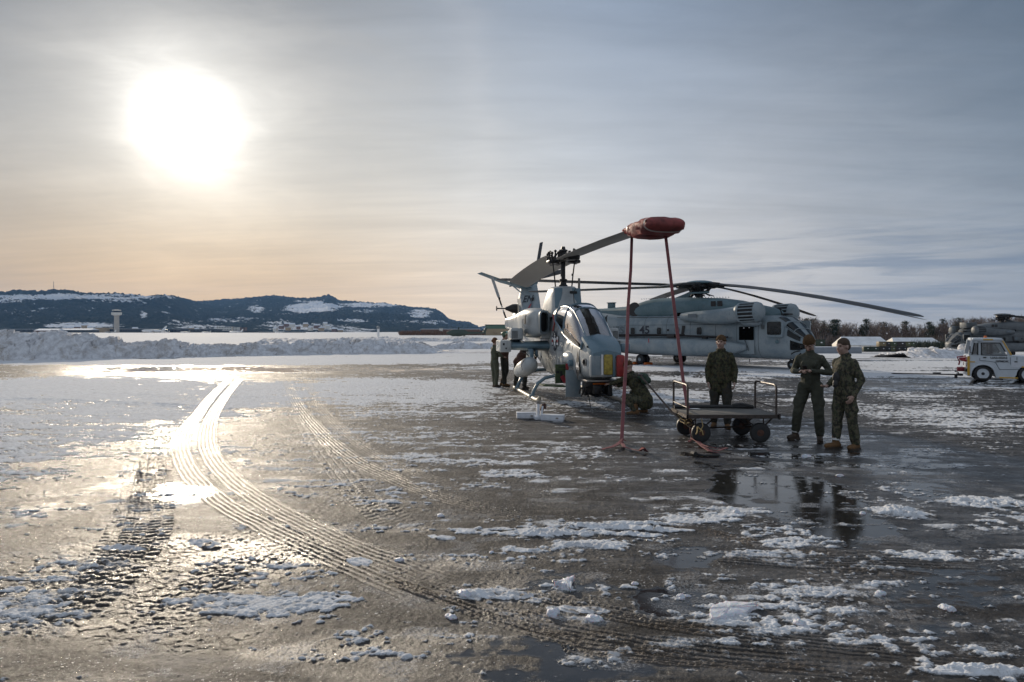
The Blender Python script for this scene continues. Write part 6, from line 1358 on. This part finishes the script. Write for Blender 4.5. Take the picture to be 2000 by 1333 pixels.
    for s in 'RL':
        an = V3['an'+s]; td = V3['toe'+s]; td = Vector((td.x, td.y, td.z)).normalized(); g = an.z - .10
        b0 = an + Vector((0, 0, -.045)) - td*.045; tip = an + Vector((0, 0, -.055)) + td*.175
        if td.z < -.2: tip = an + td*.15 + Vector((0, 0, -.02)); 
        bt = blob('boot', [('c', an + Vector((0, 0, .10)), an, .058, .055), ('c', an, b0, .052, .048), ('c', b0, lerp(b0, tip, .6), .048, .048), ('c', lerp(b0, tip, .6), tip, .048, .040)], M[boot], t, .009, 4, .002, 20)
        so2 = MB(); o0 = b0 - td*.02
        sd = td.cross(Vector((0, 0, 1))).normalized(); dn = td.cross(sd).normalized(); dn = dn if dn.z < 0 else -dn
        pts_ = [(-.045, .030), (-.02, .043), (.08, .043), (.17, .050), (.225, .040), (.25, .015)]; out_ = [o0 + td*p[0] + sd*p[1] for p in pts_] + [o0 + td*p[0] - sd*p[1] for p in reversed(pts_)]
        if td.z > -.2: so2.prism([Vector((p.x, p.y, an.z-.10)) for p in out_], (0, 0, .028)).build('sole', M['boot_dark'], bt, smooth=False)
        if s in cuffs: MB().lathe(lerp(V3['kn'+s], an, .80), (an-V3['kn'+s]), [(0, .062), (.045, .064)], 18).build('sock', M['cuff'], t)
    return t
def face_to(dx_, dy_): return math.atan2(dy_, dx_) - PI/2      # yaw so that local +y looks along (dx, dy)
gx = lambda px, d: (px-1000)/FPX*d
# standing by the trolley, parka
person((gx(1408, 13.35), 13.35, 0), face_to(-.30, -1), 'person in brown beanie and dark camouflage parka standing behind the trolley', 'ground crew', dict(
    elR=(.245, -.04, 1.14), wrR=(.24, .02, .90), elL=(-.26, -.02, 1.13), wrL=(-.25, .09, .90), anR=(.13, -.05, .10), anL=(-.12, .08, .10), knR=(.12, 0, .5), knL=(-.11, .07, .5)), top='camo_dark', low='camo_low', hem=.76, bulk=1.16, face=(.25, 1, 0), scale=1.0)
# looking at the phone
PH = person((gx(1583, 11.75), 11.75, 0), face_to(-.62, -.80), 'person in olive coverall and brown beanie looking down at a phone', 'ground crew', dict(
    pelvis=(0, 0, .97), hipR=(.10, 0, .94), hipL=(-.10, 0, .94), chest=(0, .02, 1.32), head=(0, .085, 1.68), neck=(0, .03, 1.53), shR=(.185, .02, 1.425), shL=(-.185, .02, 1.425),
    elR=(.29, -.04, 1.19), wrR=(.09, .28, 1.20), elL=(-.31, -.04, 1.18), wrL=(-.08, .29, 1.21), hdR=(-.6, .6, .25), hdL=(.6, .6, .25), knR=(.20, .03, .50), knL=(-.14, .03, .50), anR=(.26, -.02, .10), anL=(-.14, -.04, .10), toeR=(.35, 1, 0), toeL=(-.3, 1, 0)),
    top='coverall', suit=True, boot='boot_dark', face=(0, .72, -.69), cuffs=('R',), scale=1.0, curl=.75)
# bare-headed in profile
person((gx(1650, 10.95), 10.95, 0), face_to(-.93, -.36), 'bareheaded person with short brown hair in woodland camouflage and tan boots', 'ground crew', dict(
    elR=(.25, -.08, 1.15), wrR=(.22, .14, 1.02), elL=(-.25, -.08, 1.13), wrL=(-.22, .06, .88), hdR=(-.2, .8, -.2), knR=(.10, .05, .50), knL=(-.12, -.02, .50), anR=(.10, .09, .10), anL=(-.12, -.10, .10), head=(0, .04, 1.665), toeL=(-.2, 1, 0)),
    top='camo', low='camo', hat='hair', face=(0, 1, -.05), cuffs=('R',), hem=.82, bulk=1.08, scale=.985)
# crouching at the gun
person((gx(1248, 15.3), 15.3, 0), face_to(-.80, .60), 'crouching person in brown beanie and camouflage working at the helicopter gun', 'ground crew', dict(
    pelvis=(0, -.16, .36), belly=(0, -.06, .50), chest=(0, .08, .70), neck=(0, .20, .90), head=(0, .27, 1.05), shR=(.18, .15, .84), shL=(-.18, .15, .84),
    elR=(.24, .38, .68), wrR=(.16, .60, .60), elL=(-.22, .42, .72), wrL=(-.10, .64, .66), hdR=(-.2, 1, 0), hdL=(.1, 1, 0), hipR=(.10, -.14, .34), hipL=(-.10, -.14, .34), knR=(.22, .26, .44), knL=(-.18, .24, .40), anR=(.18, -.04, .13), anL=(-.16, .0, .13), toeR=(.15, 1, -.15), toeL=(-.1, 1, -.15)),
    top='camo_dark', low='camo', face=(0, 1, -.25), bulk=1.12, hem=.84, scale=1.03)
hood = blob('hood', [('e', (gx(1255, 15.2), 15.15, .88), (.13, .12, .09), (0, 0, .4)), ('e', (gx(1260, 15.2), 15.12, .80), (.12, .10, .10))], M['green_pack'], None, .012, 4, .006, 12); tag(hood, 'dark green folded hood on the back of the crouching person', 'hood')
# at the helicopter tail
person((gx(966, 23.0), 23.0, 0), face_to(.85, .52), 'person in olive coverall with auburn hair bun at the left wing tip', 'ground crew', dict(
    elR=(.24, .10, 1.16), wrR=(.12, .30, 1.10), elL=(-.24, .12, 1.16), wrL=(-.10, .32, 1.12), anR=(.10, .0, .10), anL=(-.10, .06, .10)), top='coverall_far', suit=True, boot='boot_dark', hat='bun', scale=.93)
person((gx(985, 23.5), 23.5, 0), face_to(.9, -.35), 'person in green cranial helmet and brown jersey at the left wing tip', 'ground crew', dict(
    elR=(.26, .20, 1.22), wrR=(.14, .40, 1.36), elL=(-.26, .16, 1.25), wrL=(-.12, .36, 1.50), hdR=(0, 1, .3), hdL=(0, 1, .3), anR=(.12, .06, .10), anL=(-.10, -.12, .10)), top='brownjkt', low='camo_low', boot='boot', hat='cranial', face=(.1, 1, .05), scale=1.04)
person((gx(1018, 22.3), 22.3, 0), face_to(.6, .8), 'person bending under the stub wing, legs showing below the tank', 'ground crew', dict(
    pelvis=(0, -.10, .95), belly=(0, .02, 1.08), chest=(0, .20, 1.22), neck=(0, .38, 1.34), head=(0, .50, 1.42), shR=(.18, .32, 1.28), shL=(-.18, .32, 1.28), elR=(.24, .48, 1.06), wrR=(.14, .60, .90), elL=(-.24, .48, 1.06), wrL=(-.14, .60, .92), hipR=(.10, -.10, .92), hipL=(-.10, -.10, .92),
    knR=(.17, -.02, .50), knL=(-.16, -.02, .50), anR=(.20, -.10, .10), anL=(-.19, -.06, .10)), top='brownjkt', low='camo_low', boot='boot_dark', hat='beanie', face=(0, 1, -.4), scale=1.0)
ph = MB().box((0, 0, 0), (.075, .15, .012), rot=(.5, 0, .2), bev=.004).build('phone', M['black'], None); ph.location = PH.matrix_basis @ Vector((.0, .37, 1.275)); ph.rotation_euler = (0, 0, PH.rotation_euler.z); tag(ph, 'dark phone held in both hands by the person in olive coverall', 'phone')
bg = blob('pouch', [('e', (gx(1630, 10.85), 10.80, 1.15), (.06, .05, .10)), ('e', (gx(1627, 10.85), 10.78, 1.05), (.045, .045, .06))], M['black'], None, .008, 4, .006, 14); tag(bg, 'black pouch hanging at the waist of the bareheaded person', 'pouch')
# ================================================================== TROLLEY, TUG, BOXES, ICE
M['deck'] = simple('worn_grey_deck', (.125, .118, .105), .75, var=.3, scale=7, bump=.3, bscale=40); M['rust'] = simple('rusty_hub', (.085, .040, .028), .8, var=.4, scale=12); M['rope'] = simple('yellow_rope', (.42, .30, .13), .8, var=.3, scale=20); M['tubes'] = simple('dark_tube_steel', (.06, .045, .038), .5, .3, var=.4, scale=18)
T0 = empty('trolley', (3.70, 11.98, 0), R(0), 'flat four-wheeled trolley with hoop rails and rope-tied drawbar on the wet apron', 'trolley')
dk = MB().box((0, 0, .465), (1.50, 1.06, .035), bev=.008).build('deck', M['deck'], T0)
MB().box((0, -.535, .455), (1.54, .03, .06)).box((0, .535, .455), (1.54, .03, .06)).box((.765, 0, .455), (.03, 1.10, .06)).box((-.765, 0, .455), (.03, 1.10, .06)).build('deck_rim', M['tubes'], dk, smooth=False)
for s in (-1, 1):
    x = s*.745; MB().tube([(x, -.50, .47), (x, -.50, .93), (x, -.47, .965), (x, -.42, .98), (x, .42, .98), (x, .47, .965), (x, .50, .93), (x, .50, .47)], .019, 8).cyl((x, -.50, .60), (x, .50, .60), .012, 8).build('hoop_rail', M['tubes'], T0)
fr = MB()
for y in (-.36, .36):
    fr.tube([(-.70, y, .44), (.70, y, .44)], .018, 6)
    for s in (-1, 1):
        fr.tube([(s*.22, y, .43), (s*.52, y, .20)], .013, 6); fr.tube([(s*.75, y, .43), (s*.52, y, .20)], .013, 6); fr.tube([(s*.58, y, .44), (s*.58, y, .2)], .013, 6)
fr.tube([(-.52, -.42, .18), (-.52, .42, .18)], .02, 8).tube([(.52, -.42, .18), (.52, .42, .18)], .02, 8).tube([(-.52, 0, .18), (.52, 0, .22)], .016, 6); fr.cyl((.80, -.5, .40), (.80, -.5, .50), .02, 8)
fr.build('frame', M['tubes'], T0)
for wx, wy in ((-.50, -.42), (.50, -.42), (-.55, .42), (.47, .42)):
    w = empty('wheel', (wx, wy, .168), R(-6) if wx > 0 else R(8), parent=T0)
    MB().lathe((0, -.042, 0), (0, 1, 0), [(0, .085), (-.002, .12), (.008, .155), (.026, .168), (.058, .168), (.076, .155), (.086, .12), (.084, .085)], 28).build('tyre', M['black'], w); MB().lathe((0, -.046, 0), (0, 1, 0), [(0, .03), (.0, .05), (.016, .082), (.074, .082), (.09, .05), (.09, .03)], 20).cyl((0, -.07, 0), (0, .07, 0), .018, 8).build('rim', M['rust'], w)
h0 = Vector((-.62, -.30, .22)); h1 = Vector(P(1313, 806, 12.2)) - T0.location; h2 = Vector(P(1250, 733, 12.9)) - T0.location
MB().tube([h0, h1, h2], [.018, .018, .015], 8).tube([h0 + Vector((.1, .3, 0)), h1], .016, 8).tube([h2 - Vector((.06, .07, 0)), h2 + Vector((.06, .07, 0))], .014, 8).build('drawbar', M['tubes'], T0)
rp = MB(); rr = random.Random(2)
for k in range(9):
    a = h0.lerp(h1, rr.uniform(0, .9)) + Vector((rr.uniform(-.03, .03), -.03, rr.uniform(-.02, .03))); b_ = Vector((-.74 + rr.uniform(0, .16), -.45+rr.uniform(0, .3), .42 - rr.uniform(0, .16))); rp.tube([a, a.lerp(b_, .5) + Vector((0, 0, -.04)), b_], .006, 5)
rp.tube([(-.74, -.40, .50), (-.6, -.46, .47), (-.52, -.50, .44), (-.50, -.54, .30), (-.55, -.54, .20)], .008, 5).tube([(-.58, -.5, .28), (-.52, -.56, .22), (-.50, -.55, .15)], .012, 5).tube([(-.58, -.5, .28), (-.60, -.56, .20), (-.62, -.55, .16)], .012, 5)
rp.build('rope', M['rope'], T0)
rl = MB().tube([(-.76, .40, .515), (-.3, .42, .52), (.2, .40, .52), (.68, .42, .515)], [.035, .03, .03, .035], 10).tube([(.30, .40, .54), (.45, .42, .56), (.62, .40, .53)], .03, 8).build('rolled_cover', M['black'], None); rl.location = T0.location; tag(rl, 'long dark rolled cover lying along the back edge of the trolley deck', 'rolled cover')
pp_ = MB().box((0, 0, 0), (.16, .10, .008), rot=(0, .05, .3)).build('paper_sheet', M['white'], None, smooth=False); pp_.location = T0.location + Vector((-.42, .26, .497)); tag(pp_, 'small white sheet lying on the trolley deck', 'paper')

# ---- white boxes and stand beside the skid
M['whitebox'] = simple('white_painted_box', (.66, .68, .72), .55, var=.10, scale=8)
def flatbox(c, size, rz, label, nm='storage_box', group='white boxes in front of the skid'):
    t = empty(nm, c, rz, label, 'box', group); MB().box((0, 0, size[2]/2), size, bev=.008).build('body', M['whitebox'], t)
    MB().box((0, 0, size[2]-.012), (size[0]+.012, size[1]+.012, .022), bev=.005).build('lid', M['whitebox'], t); MB().box((size[0]*.22, -size[1]/2-.006, size[2]*.45), (.05, .01, .03)).build('latch', M['steel'], t, smooth=False)
flatbox((gx(1029, 14.75), 14.85, 0), (.44, .20, .13), R(4), 'white flat box lying left of the upright white stand by the skid tip')
flatbox((gx(1080, 14.45), 14.50, 0), (.48, .22, .12), R(-12), 'white flat box lying right of the upright white stand by the skid tip')
st_ = empty('tool_stand', (gx(1053, 14.5), 14.62, 0), R(10), 'upright white stand with brown tools between the two flat white boxes', 'stand')
MB().box((0, 0, .04), (.20, .20, .08), bev=.01).build('base', M['whitebox'], st_); MB().box((-.02, 0, .20), (.05, .10, .26), bev=.006).box((.06, 0, .18), (.04, .09, .22), rot=(0, .12, 0), bev=.006).build('upright', M['whitebox'], st_)
MB().cyl((-.02, 0, .33), (-.02, 0, .39), .04, 10).build('cap', M['steel'], st_); MB().box((.08, .02, .25), (.08, .10, .14), rot=(.2, .3, 0), bev=.015).box((.13, .0, .28), (.03, .05, .12), rot=(.3, -.3, .4)).build('brown_tool', M['rust'], st_)

# ---- aircraft tug at the right edge
D_ = 25.8; TX0 = 889/FPX*D_; TAN = R(28.8); tz = lambda py: H_CAM-(py-HOR)*25.35/FPX
M['tugwhite'] = simple('grubby_white_paint', (.58, .62, .66), .4, var=.10, scale=3, bump=.1, bscale=8); M['tugyellow'] = simple('yellow_stripe', (.62, .36, .05), .5, var=.15, scale=6)
TG = empty('aircraft_tug', (TX0, D_, 0), -TAN, 'white aircraft tug with yellow stripes at the right edge of the photograph', 'tug')
lx = lambda px: (D_*(px-1000)/FPX - TX0)/(math.cos(TAN) + math.sin(TAN)*(px-1000)/FPX)
W_ = 1.75
def tp_(pts_, y0, dep, mat, nm, par=TG, bev=None):
    return MB().prism([(lx(p[0]), y0, tz(p[1])) for p in pts_], (0, dep, 0)).build(nm, mat, par, smooth=False)
wc = (1920, 732.0); r_ = .455
arch = [(1920 + 23*math.cos(R(a)), 732 - 18.5*math.sin(R(a))) for a in range(192, -12, -12)]
body_pts = [(1889.5, 736), (1889.5, 698), (1894, 694), (1976, 694.5), (1995, 696), (2060, 698), (2062, 738), (2016, 738)] + [(1998 + 10 + 23*math.cos(R(a)), 732 - 18.5*math.sin(R(a))) for a in range(0, 181, 15)] + [(1981, 738), (1946, 738)] + arch[::-1] + [(1895, 737)]
bm_ = bmesh.new()
def ngon_prism(pts_, y0, y1, mat, nm, par):
    b_ = bmesh.new(); vs = [b_.verts.new((lx(p[0]), y0, tz(p[1]))) for p in pts_]; f_ = b_.faces.new(vs); r2 = bmesh.ops.extrude_face_region(b_, geom=[f_]); 
    for v_ in [g_ for g_ in r2['geom'] if isinstance(g_, bmesh.types.BMVert)]: v_.co.y = y1
    bmesh.ops.recalc_face_normals(b_, faces=b_.faces[:]); bmesh.ops.triangulate(b_, faces=[f for f in b_.faces if len(f.verts) > 4]); me = bpy.data.meshes.new(nm); b_.to_mesh(me); b_.free(); me.materials.append(mat); o = bpy.data.objects.new(nm, me); link(o, par); return o
bm_.free()
bd = ngon_prism(body_pts, 0, W_, M['tugwhite'], 'body', TG)
tp_([(1895, 722), (1944, 722), (1944, 712), (1895, 712)], .30, W_-.6, M['black'], 'wheel_well'); tp_([(1985, 722), (2034, 722), (2034, 714), (1985, 714)], .30, W_-.6, M['black'], 'wheel_well')
# cab: pillars and roof as a frame, so that the windows are real openings
cab = MB()
def bar_(a, b_, w=.09, t=.08):
    for y in (.06, W_-.06): cab.tube([(lx(a[0]), y, tz(a[1])), (lx(b_[0]), y, tz(b_[1]))], 1.0, flat=(w, t, (0, 1, 0)))
cabP = dict(a=(1894.5, 695), b=(1901, 664), c=(1955.5, 664), d=(1974, 695))
for k in (('a', 'b'), ('c', 'd')): bar_(cabP[k[0]], cabP[k[1]], .11, .10)
bar_((1913, 695), (1913, 664), .13, .10); bar_((1900, 669), (1957, 669), .10, .10); bar_((1894, 695.5), (1976, 695.5), .10, .10)
cab.build('cab_frame', M['tugwhite'], TG, smooth=False)
MB().box((lx(1928), W_/2, tz(663.6)), (lx(1957)-lx(1899), W_+.04, .11), bev=.03).build('roof', M['tugwhite'], TG)
for y in (.04, W_-.04):
    MB().prism([(lx(p[0]), y, tz(p[1])) for p in rrect(1897.2, 1910.5, -694, -670, 2.5)] if False else [(lx(1897.8), y, tz(693.5)), (lx(1902.5), y, tz(671)), (lx(1909.3), y, tz(671)), (lx(1909.3), y, tz(693.5))], (0, .01, 0)).build('quarter_window', M['glass'], TG, smooth=False)
    MB().prism([(lx(1917), y, tz(693.5)), (lx(1917), y, tz(671)), (lx(1952.5), y, tz(671)), (lx(1965.5), y, tz(693.5))], (0, .01, 0)).build('side_window', M['glass'], TG, smooth=False)
for y in (.012,):
    for pts_ in ([(1898.2, 693.8), (1903, 670.6), (1909.5, 670.6), (1909.5, 693.8)], [(1916.6, 694), (1916.6, 670.3), (1952.8, 670.3), (1966.5, 694)]):
        q_ = [(lx(p[0]), y-.015, tz(p[1])) for p in pts_]; MB().tube(q_ + [q_[0], q_[1]], .022, 6).build('window_seal', M['black'], TG)
MB().prism([(lx(1895.5), .08, tz(694)), (lx(1901.5), .08, tz(666)), (lx(1901.5), W_-.08, tz(666)), (lx(1895.5), W_-.08, tz(694))], (.01, 0, 0)).build('windscreen', M['glass'], TG, smooth=False)
MB().box((lx(1938), .55, tz(687)), (.12, .5, .55), bev=.05).box((lx(1934), .55, tz(697)), (.45, .5, .12), bev=.04).box((lx(1938), 1.2, tz(687)), (.12, .5, .55), bev=.05).build('seat', M['dark'], TG)
MB().lathe((lx(1918), .55, tz(688)), (-.6, 0, .8), [(0, .18), (.02, .2), (.03, .18)], 18).build('steering_wheel', M['black'], TG)
tp_([(1889, 735), (1889, 697), (1894, 697), (1894, 735)], -.02, .02, M['tugyellow'], 'yellow_stripe'); tp_([(1894.2, 707), (1904, 707), (1904, 709), (1894.2, 709)], -.012, .012, M['tugyellow'], 'yellow_stripe'); tp_([(1920, 662.5), (1939, 662.5), (1939, 665), (1920, 665)], -.025, .02, M['tugyellow'], 'yellow_stripe')
tp_([(1956.5, 665.5), (1959, 665.5), (1976.5, 693), (1973.5, 694)], -.015, .02, M['tugyellow'], 'yellow_stripe'); tp_([(1951.5, 736.5), (1951.5, 739), (1988, 739), (1988, 736.5)], -.012, .012, M['tugyellow'], 'yellow_stripe'); tp_([(1995, 715), (2006, 715), (2006, 717.5), (1995, 717.5)], -.012, .012, M['tugyellow'], 'yellow_stripe')
dl = MB(); 
for a, b_ in (((1913.5, 700), (1913.5, 705)), ((1913.5, 705), (1930, 706)), ((1930, 706), (1944, 708)), ((1944, 708), (1952, 722)), ((1952, 722), (1992, 721)), ((1973, 698), (1973, 712)), ((1986, 697), (1986, 704))): dl.tube([(lx(a[0]), -.004, tz(a[1])), (lx(b_[0]), -.004, tz(b_[1]))], .010, 4)
dl.build('door_seam', M['faint'], TG, smooth=False); tp_([(1920, 698), (1926, 698), (1926, 700.3), (1920, 700.3)], -.02, .02, M['black'], 'door_handle'); tp_([(1981, 705.5), (1987, 705.5), (1987, 707.5), (1981, 707.5)], -.02, .02, M['black'], 'hatch_handle')
ea = MB(); pts_ = [(lx(1920 + 24*math.cos(R(a))), -.005, tz(732 - 19.3*math.sin(R(a)))) for a in range(180, -10, -10)]; ea.tube(pts_, .03, 6).build('wheel_arch', M['tugwhite'], TG)
M['tugtext'] = simple('dark_lettering', (.02, .022, .025), .5)
for s_, px, py, sz in (('UAS-03A2', 1950.5, 699.5, .105), ('GPMDK', 1957, 706.3, .10)):
    Mx = Matrix(((1, 0, 0, lx(px)), (0, 0, -1, -.006), (0, 1, 0, tz(py)), (0, 0, 0, 1))); vs, fs = text_mesh(s_, sz, True, Mx, .002, 1.15, .004); mesh_obj('lettering', vs, fs, M['tugtext'], TG, smooth=False)
MB().box((lx(1995), -.006, tz(712)), (.6, .008, .20)).build('faded_panel', M['whitebox'], TG, smooth=False)
for wx in (1920, 2008):
    for wy in (.14, W_-.14):
        w = empty('wheel', (lx(wx), wy, .30), 0, parent=TG)
        MB().lathe((0, -.11, 0), (0, 1, 0), [(0, .19), (-.005, .24), (.015, .285), (.05, .30), (.17, .30), (.205, .285), (.225, .24), (.22, .19)], 32).build('tyre', M['black'], w)
        rm_ = MB().lathe((0, -.118, 0), (0, 1, 0), [(0, .15), (.0, .17), (-.01, .19), (.02, .195), (.22, .195), (.24, .17), (.24, .15)], 28).lathe((0, -.085, 0), (0, 1, 0), [(0, .02), (0, .15), (.02, .155)], 24).build('rim', M['tugwhite'], w)
        hb_ = MB().lathe((0, -.125, 0), (0, 1, 0), [(0, .045), (.01, .06), (.05, .065)], 16)
        for k in range(8): a = k*PI/4; hb_.cyl((math.cos(a)*.105, -.11, math.sin(a)*.105), (math.cos(a)*.105, -.075, math.sin(a)*.105), .026, 8)
        hb_.build('hub', M['black'], w)
MB().box((-.14, W_*.45, .42), (.26, .3, .16), bev=.02).box((-.10, .3, .80), (.20, .3, .10), rot=(0, .3, 0)).tube([(-.02, .3, .95), (-.30, .3, .90), (-.22, .3, .72), (-.25, .3, .60)], .03, 6).tube([(0, .25, .88), (-.24, .28, .84)], .04, 6).build('hitch', M['markred'], TG)
TB = empty('tow_bar', (0, 0, 0), 0, 'thin dark tow bar running left over the snow from the white tug', 'tow bar')
t0 = P(1873, 732, 26.1); t1 = Vector((*G(1742, 731), .03)); MB().tube([t0, t0.lerp(t1, .5), t1], .026, 8).build('bar', M['dark'], TB)
MB().box(t0 + Vector((.02, 0, 0)), (.16, .2, .09), bev=.02).tube([t0, t0 + Vector((-.05, 0, .1)), t0 + Vector((-.16, 0, .12))], .02, 6).box(t0 + Vector((-.12, 0, -.08)), (.08, .06, .14)).build('coupling_head', M['dark'], TB); MB().box(t0.lerp(t1, .3) + Vector((0, 0, .05)), (.30, .05, .05)).build('sleeve', M['steel'], TB)

MB().cyl((-.015, .28, .62), (.02, .28, .62), .07, 14).build('headlight', M['tape'], TG); MB().cyl((-.015, W_-.28, .62), (.02, W_-.28, .62), .07, 14).build('headlight', M['tape'], TG)
MB().lathe((lx(1930), W_*.5, tz(662)), (0, 0, 1), [(0, .05), (.02, .055), (.09, .05), (.11, .02)], 12).build('beacon', M['orange'], TG)
MB().tube([(lx(1897), 0, tz(690)), (lx(1893), -.16, tz(688)), (lx(1893), -.18, tz(684))], .012, 5).box((lx(1893), -.20, tz(682)), (.03, .12, .20), bev=.01).build('side_mirror', M['black'], TG)
MB().box((lx(1930), -.015, tz(741)), (.9, .03, .05)).build('side_step', M['dark'], TG, smooth=False); MB().box((-.03, W_/2, .42), (.06, W_, .12), bev=.02).build('bumper', M['dark'], TG)
# ---- loose slabs and lumps of ice in front
m_ice, T, b, out = new_mat('translucent_ice_slab'); v = T.n('ShaderNodeTexCoord').outputs['Object']; n1 = T.noise(v, 9, 6, .7); n2 = T.noise(v, 45, 5, .7)
T.put(b.inputs['Base Color'], T.mix(T.mr(n1, .35, .65), (.52, .56, .62), (.72, .74, .78))); T.put(b.inputs['Roughness'], T.mr(n2, .35, .65, .30, .65)); b.inputs['Subsurface Weight'].default_value = .25; b.inputs['Subsurface Scale'].default_value = .03
T.put(b.inputs['Normal'], T.bump(T.m('ADD', n1, T.m('MULTIPLY', n2, .6)), .6, .02))
gz = lambda x, y: float(gZ[int(np.argmin((gX-x)**2 + (gY-y)**2))])
def slab(pts_, th_, label, tilt=0.0, nm='ice_slab', hump=0.0):
    W2 = [G(*p) for p in pts_]; cx = sum(p[0] for p in W2)/len(W2); cy = sum(p[1] for p in W2)/len(W2); rn = random.Random(len(label)); Q_ = []
    for i in range(len(W2)):
        a, b_ = W2[i], W2[(i+1) % len(W2)]
        for k in range(5): f_ = k/5; Q_.append(((a[0]*(1-f_)+b_[0]*f_)+rn.uniform(-.008, .008), (a[1]*(1-f_)+b_[1]*f_)+rn.uniform(-.012, .012)))
    rws = []
    for sc_, z in ((1.0, -.01), (1.01, .35*th_), (.97, th_), (.80, th_*1.08+hump*.4), (.45, th_*1.15+hump*.8), (.1, th_*1.2+hump)):
        rws.append([Vector(((p[0]-cx)*sc_+rn.uniform(-.004, .004), (p[1]-cy)*sc_+rn.uniform(-.004, .004), z + (p[0]-cx)*tilt*(1 if z > 0 else .3) + rn.uniform(-.004, .004))) for p in Q_])
    o = MB().loft(rws).build(nm, m_ice, None, auto=50); o.location = (cx, cy, gz(cx, cy)+.004); tag(o, label, 'ice slab', 'loose slabs of ice on the apron')
slab([(1385, 1196), (1400, 1186), (1425, 1183), (1478, 1187), (1468, 1197), (1440, 1206), (1412, 1213), (1388, 1213)], .016, 'large pointed white ice slab, right of centre near the bottom of the photo', .012, hump=.006)
slab([(1084, 1146), (1100, 1140), (1121, 1135), (1114, 1158), (1104, 1151)], .03, 'small triangular white ice slab left of the dark wet pool', .03)
lumps = [(1575, 893, .05), (1438, 1003, .035), (1240, 893, .02), (1685, 1003, .03), (860, 1008, .03), (1073, 1034, .03), (1330, 1168, .03), (1240, 1142, .02), (1080, 1200, .04), (905, 1163, .04), (1640, 930, .04), (1410, 984, .02), (1342, 1165, .02), (960, 1080, .02), (880, 1205, .03), (780, 1095, .03), (1850, 1190, .04), (1720, 1160, .03), (1560, 1220, .03), (1160, 1210, .04)]
for i, (px, py, r_) in enumerate(lumps):
    cx, cy = G(px, py); o = blob('ice_lump', [('e', (0, 0, r_*.25), (r_*1.5, r_*1.1, r_*.75)), ('e', (r_*.7, r_*.3, r_*.15), (r_*.9, r_*.8, r_*.6))], m_ice, None, max(r_*.12, .003), 1, r_*.25, 1.2/r_, i); o.location = (cx, cy, gz(cx, cy)-.004); o.rotation_euler = (0, 0, i*1.3); tag(o, 'small rounded lump of white ice lying loose on the wet apron', 'ice lump', 'loose lumps of ice on the wet apron')
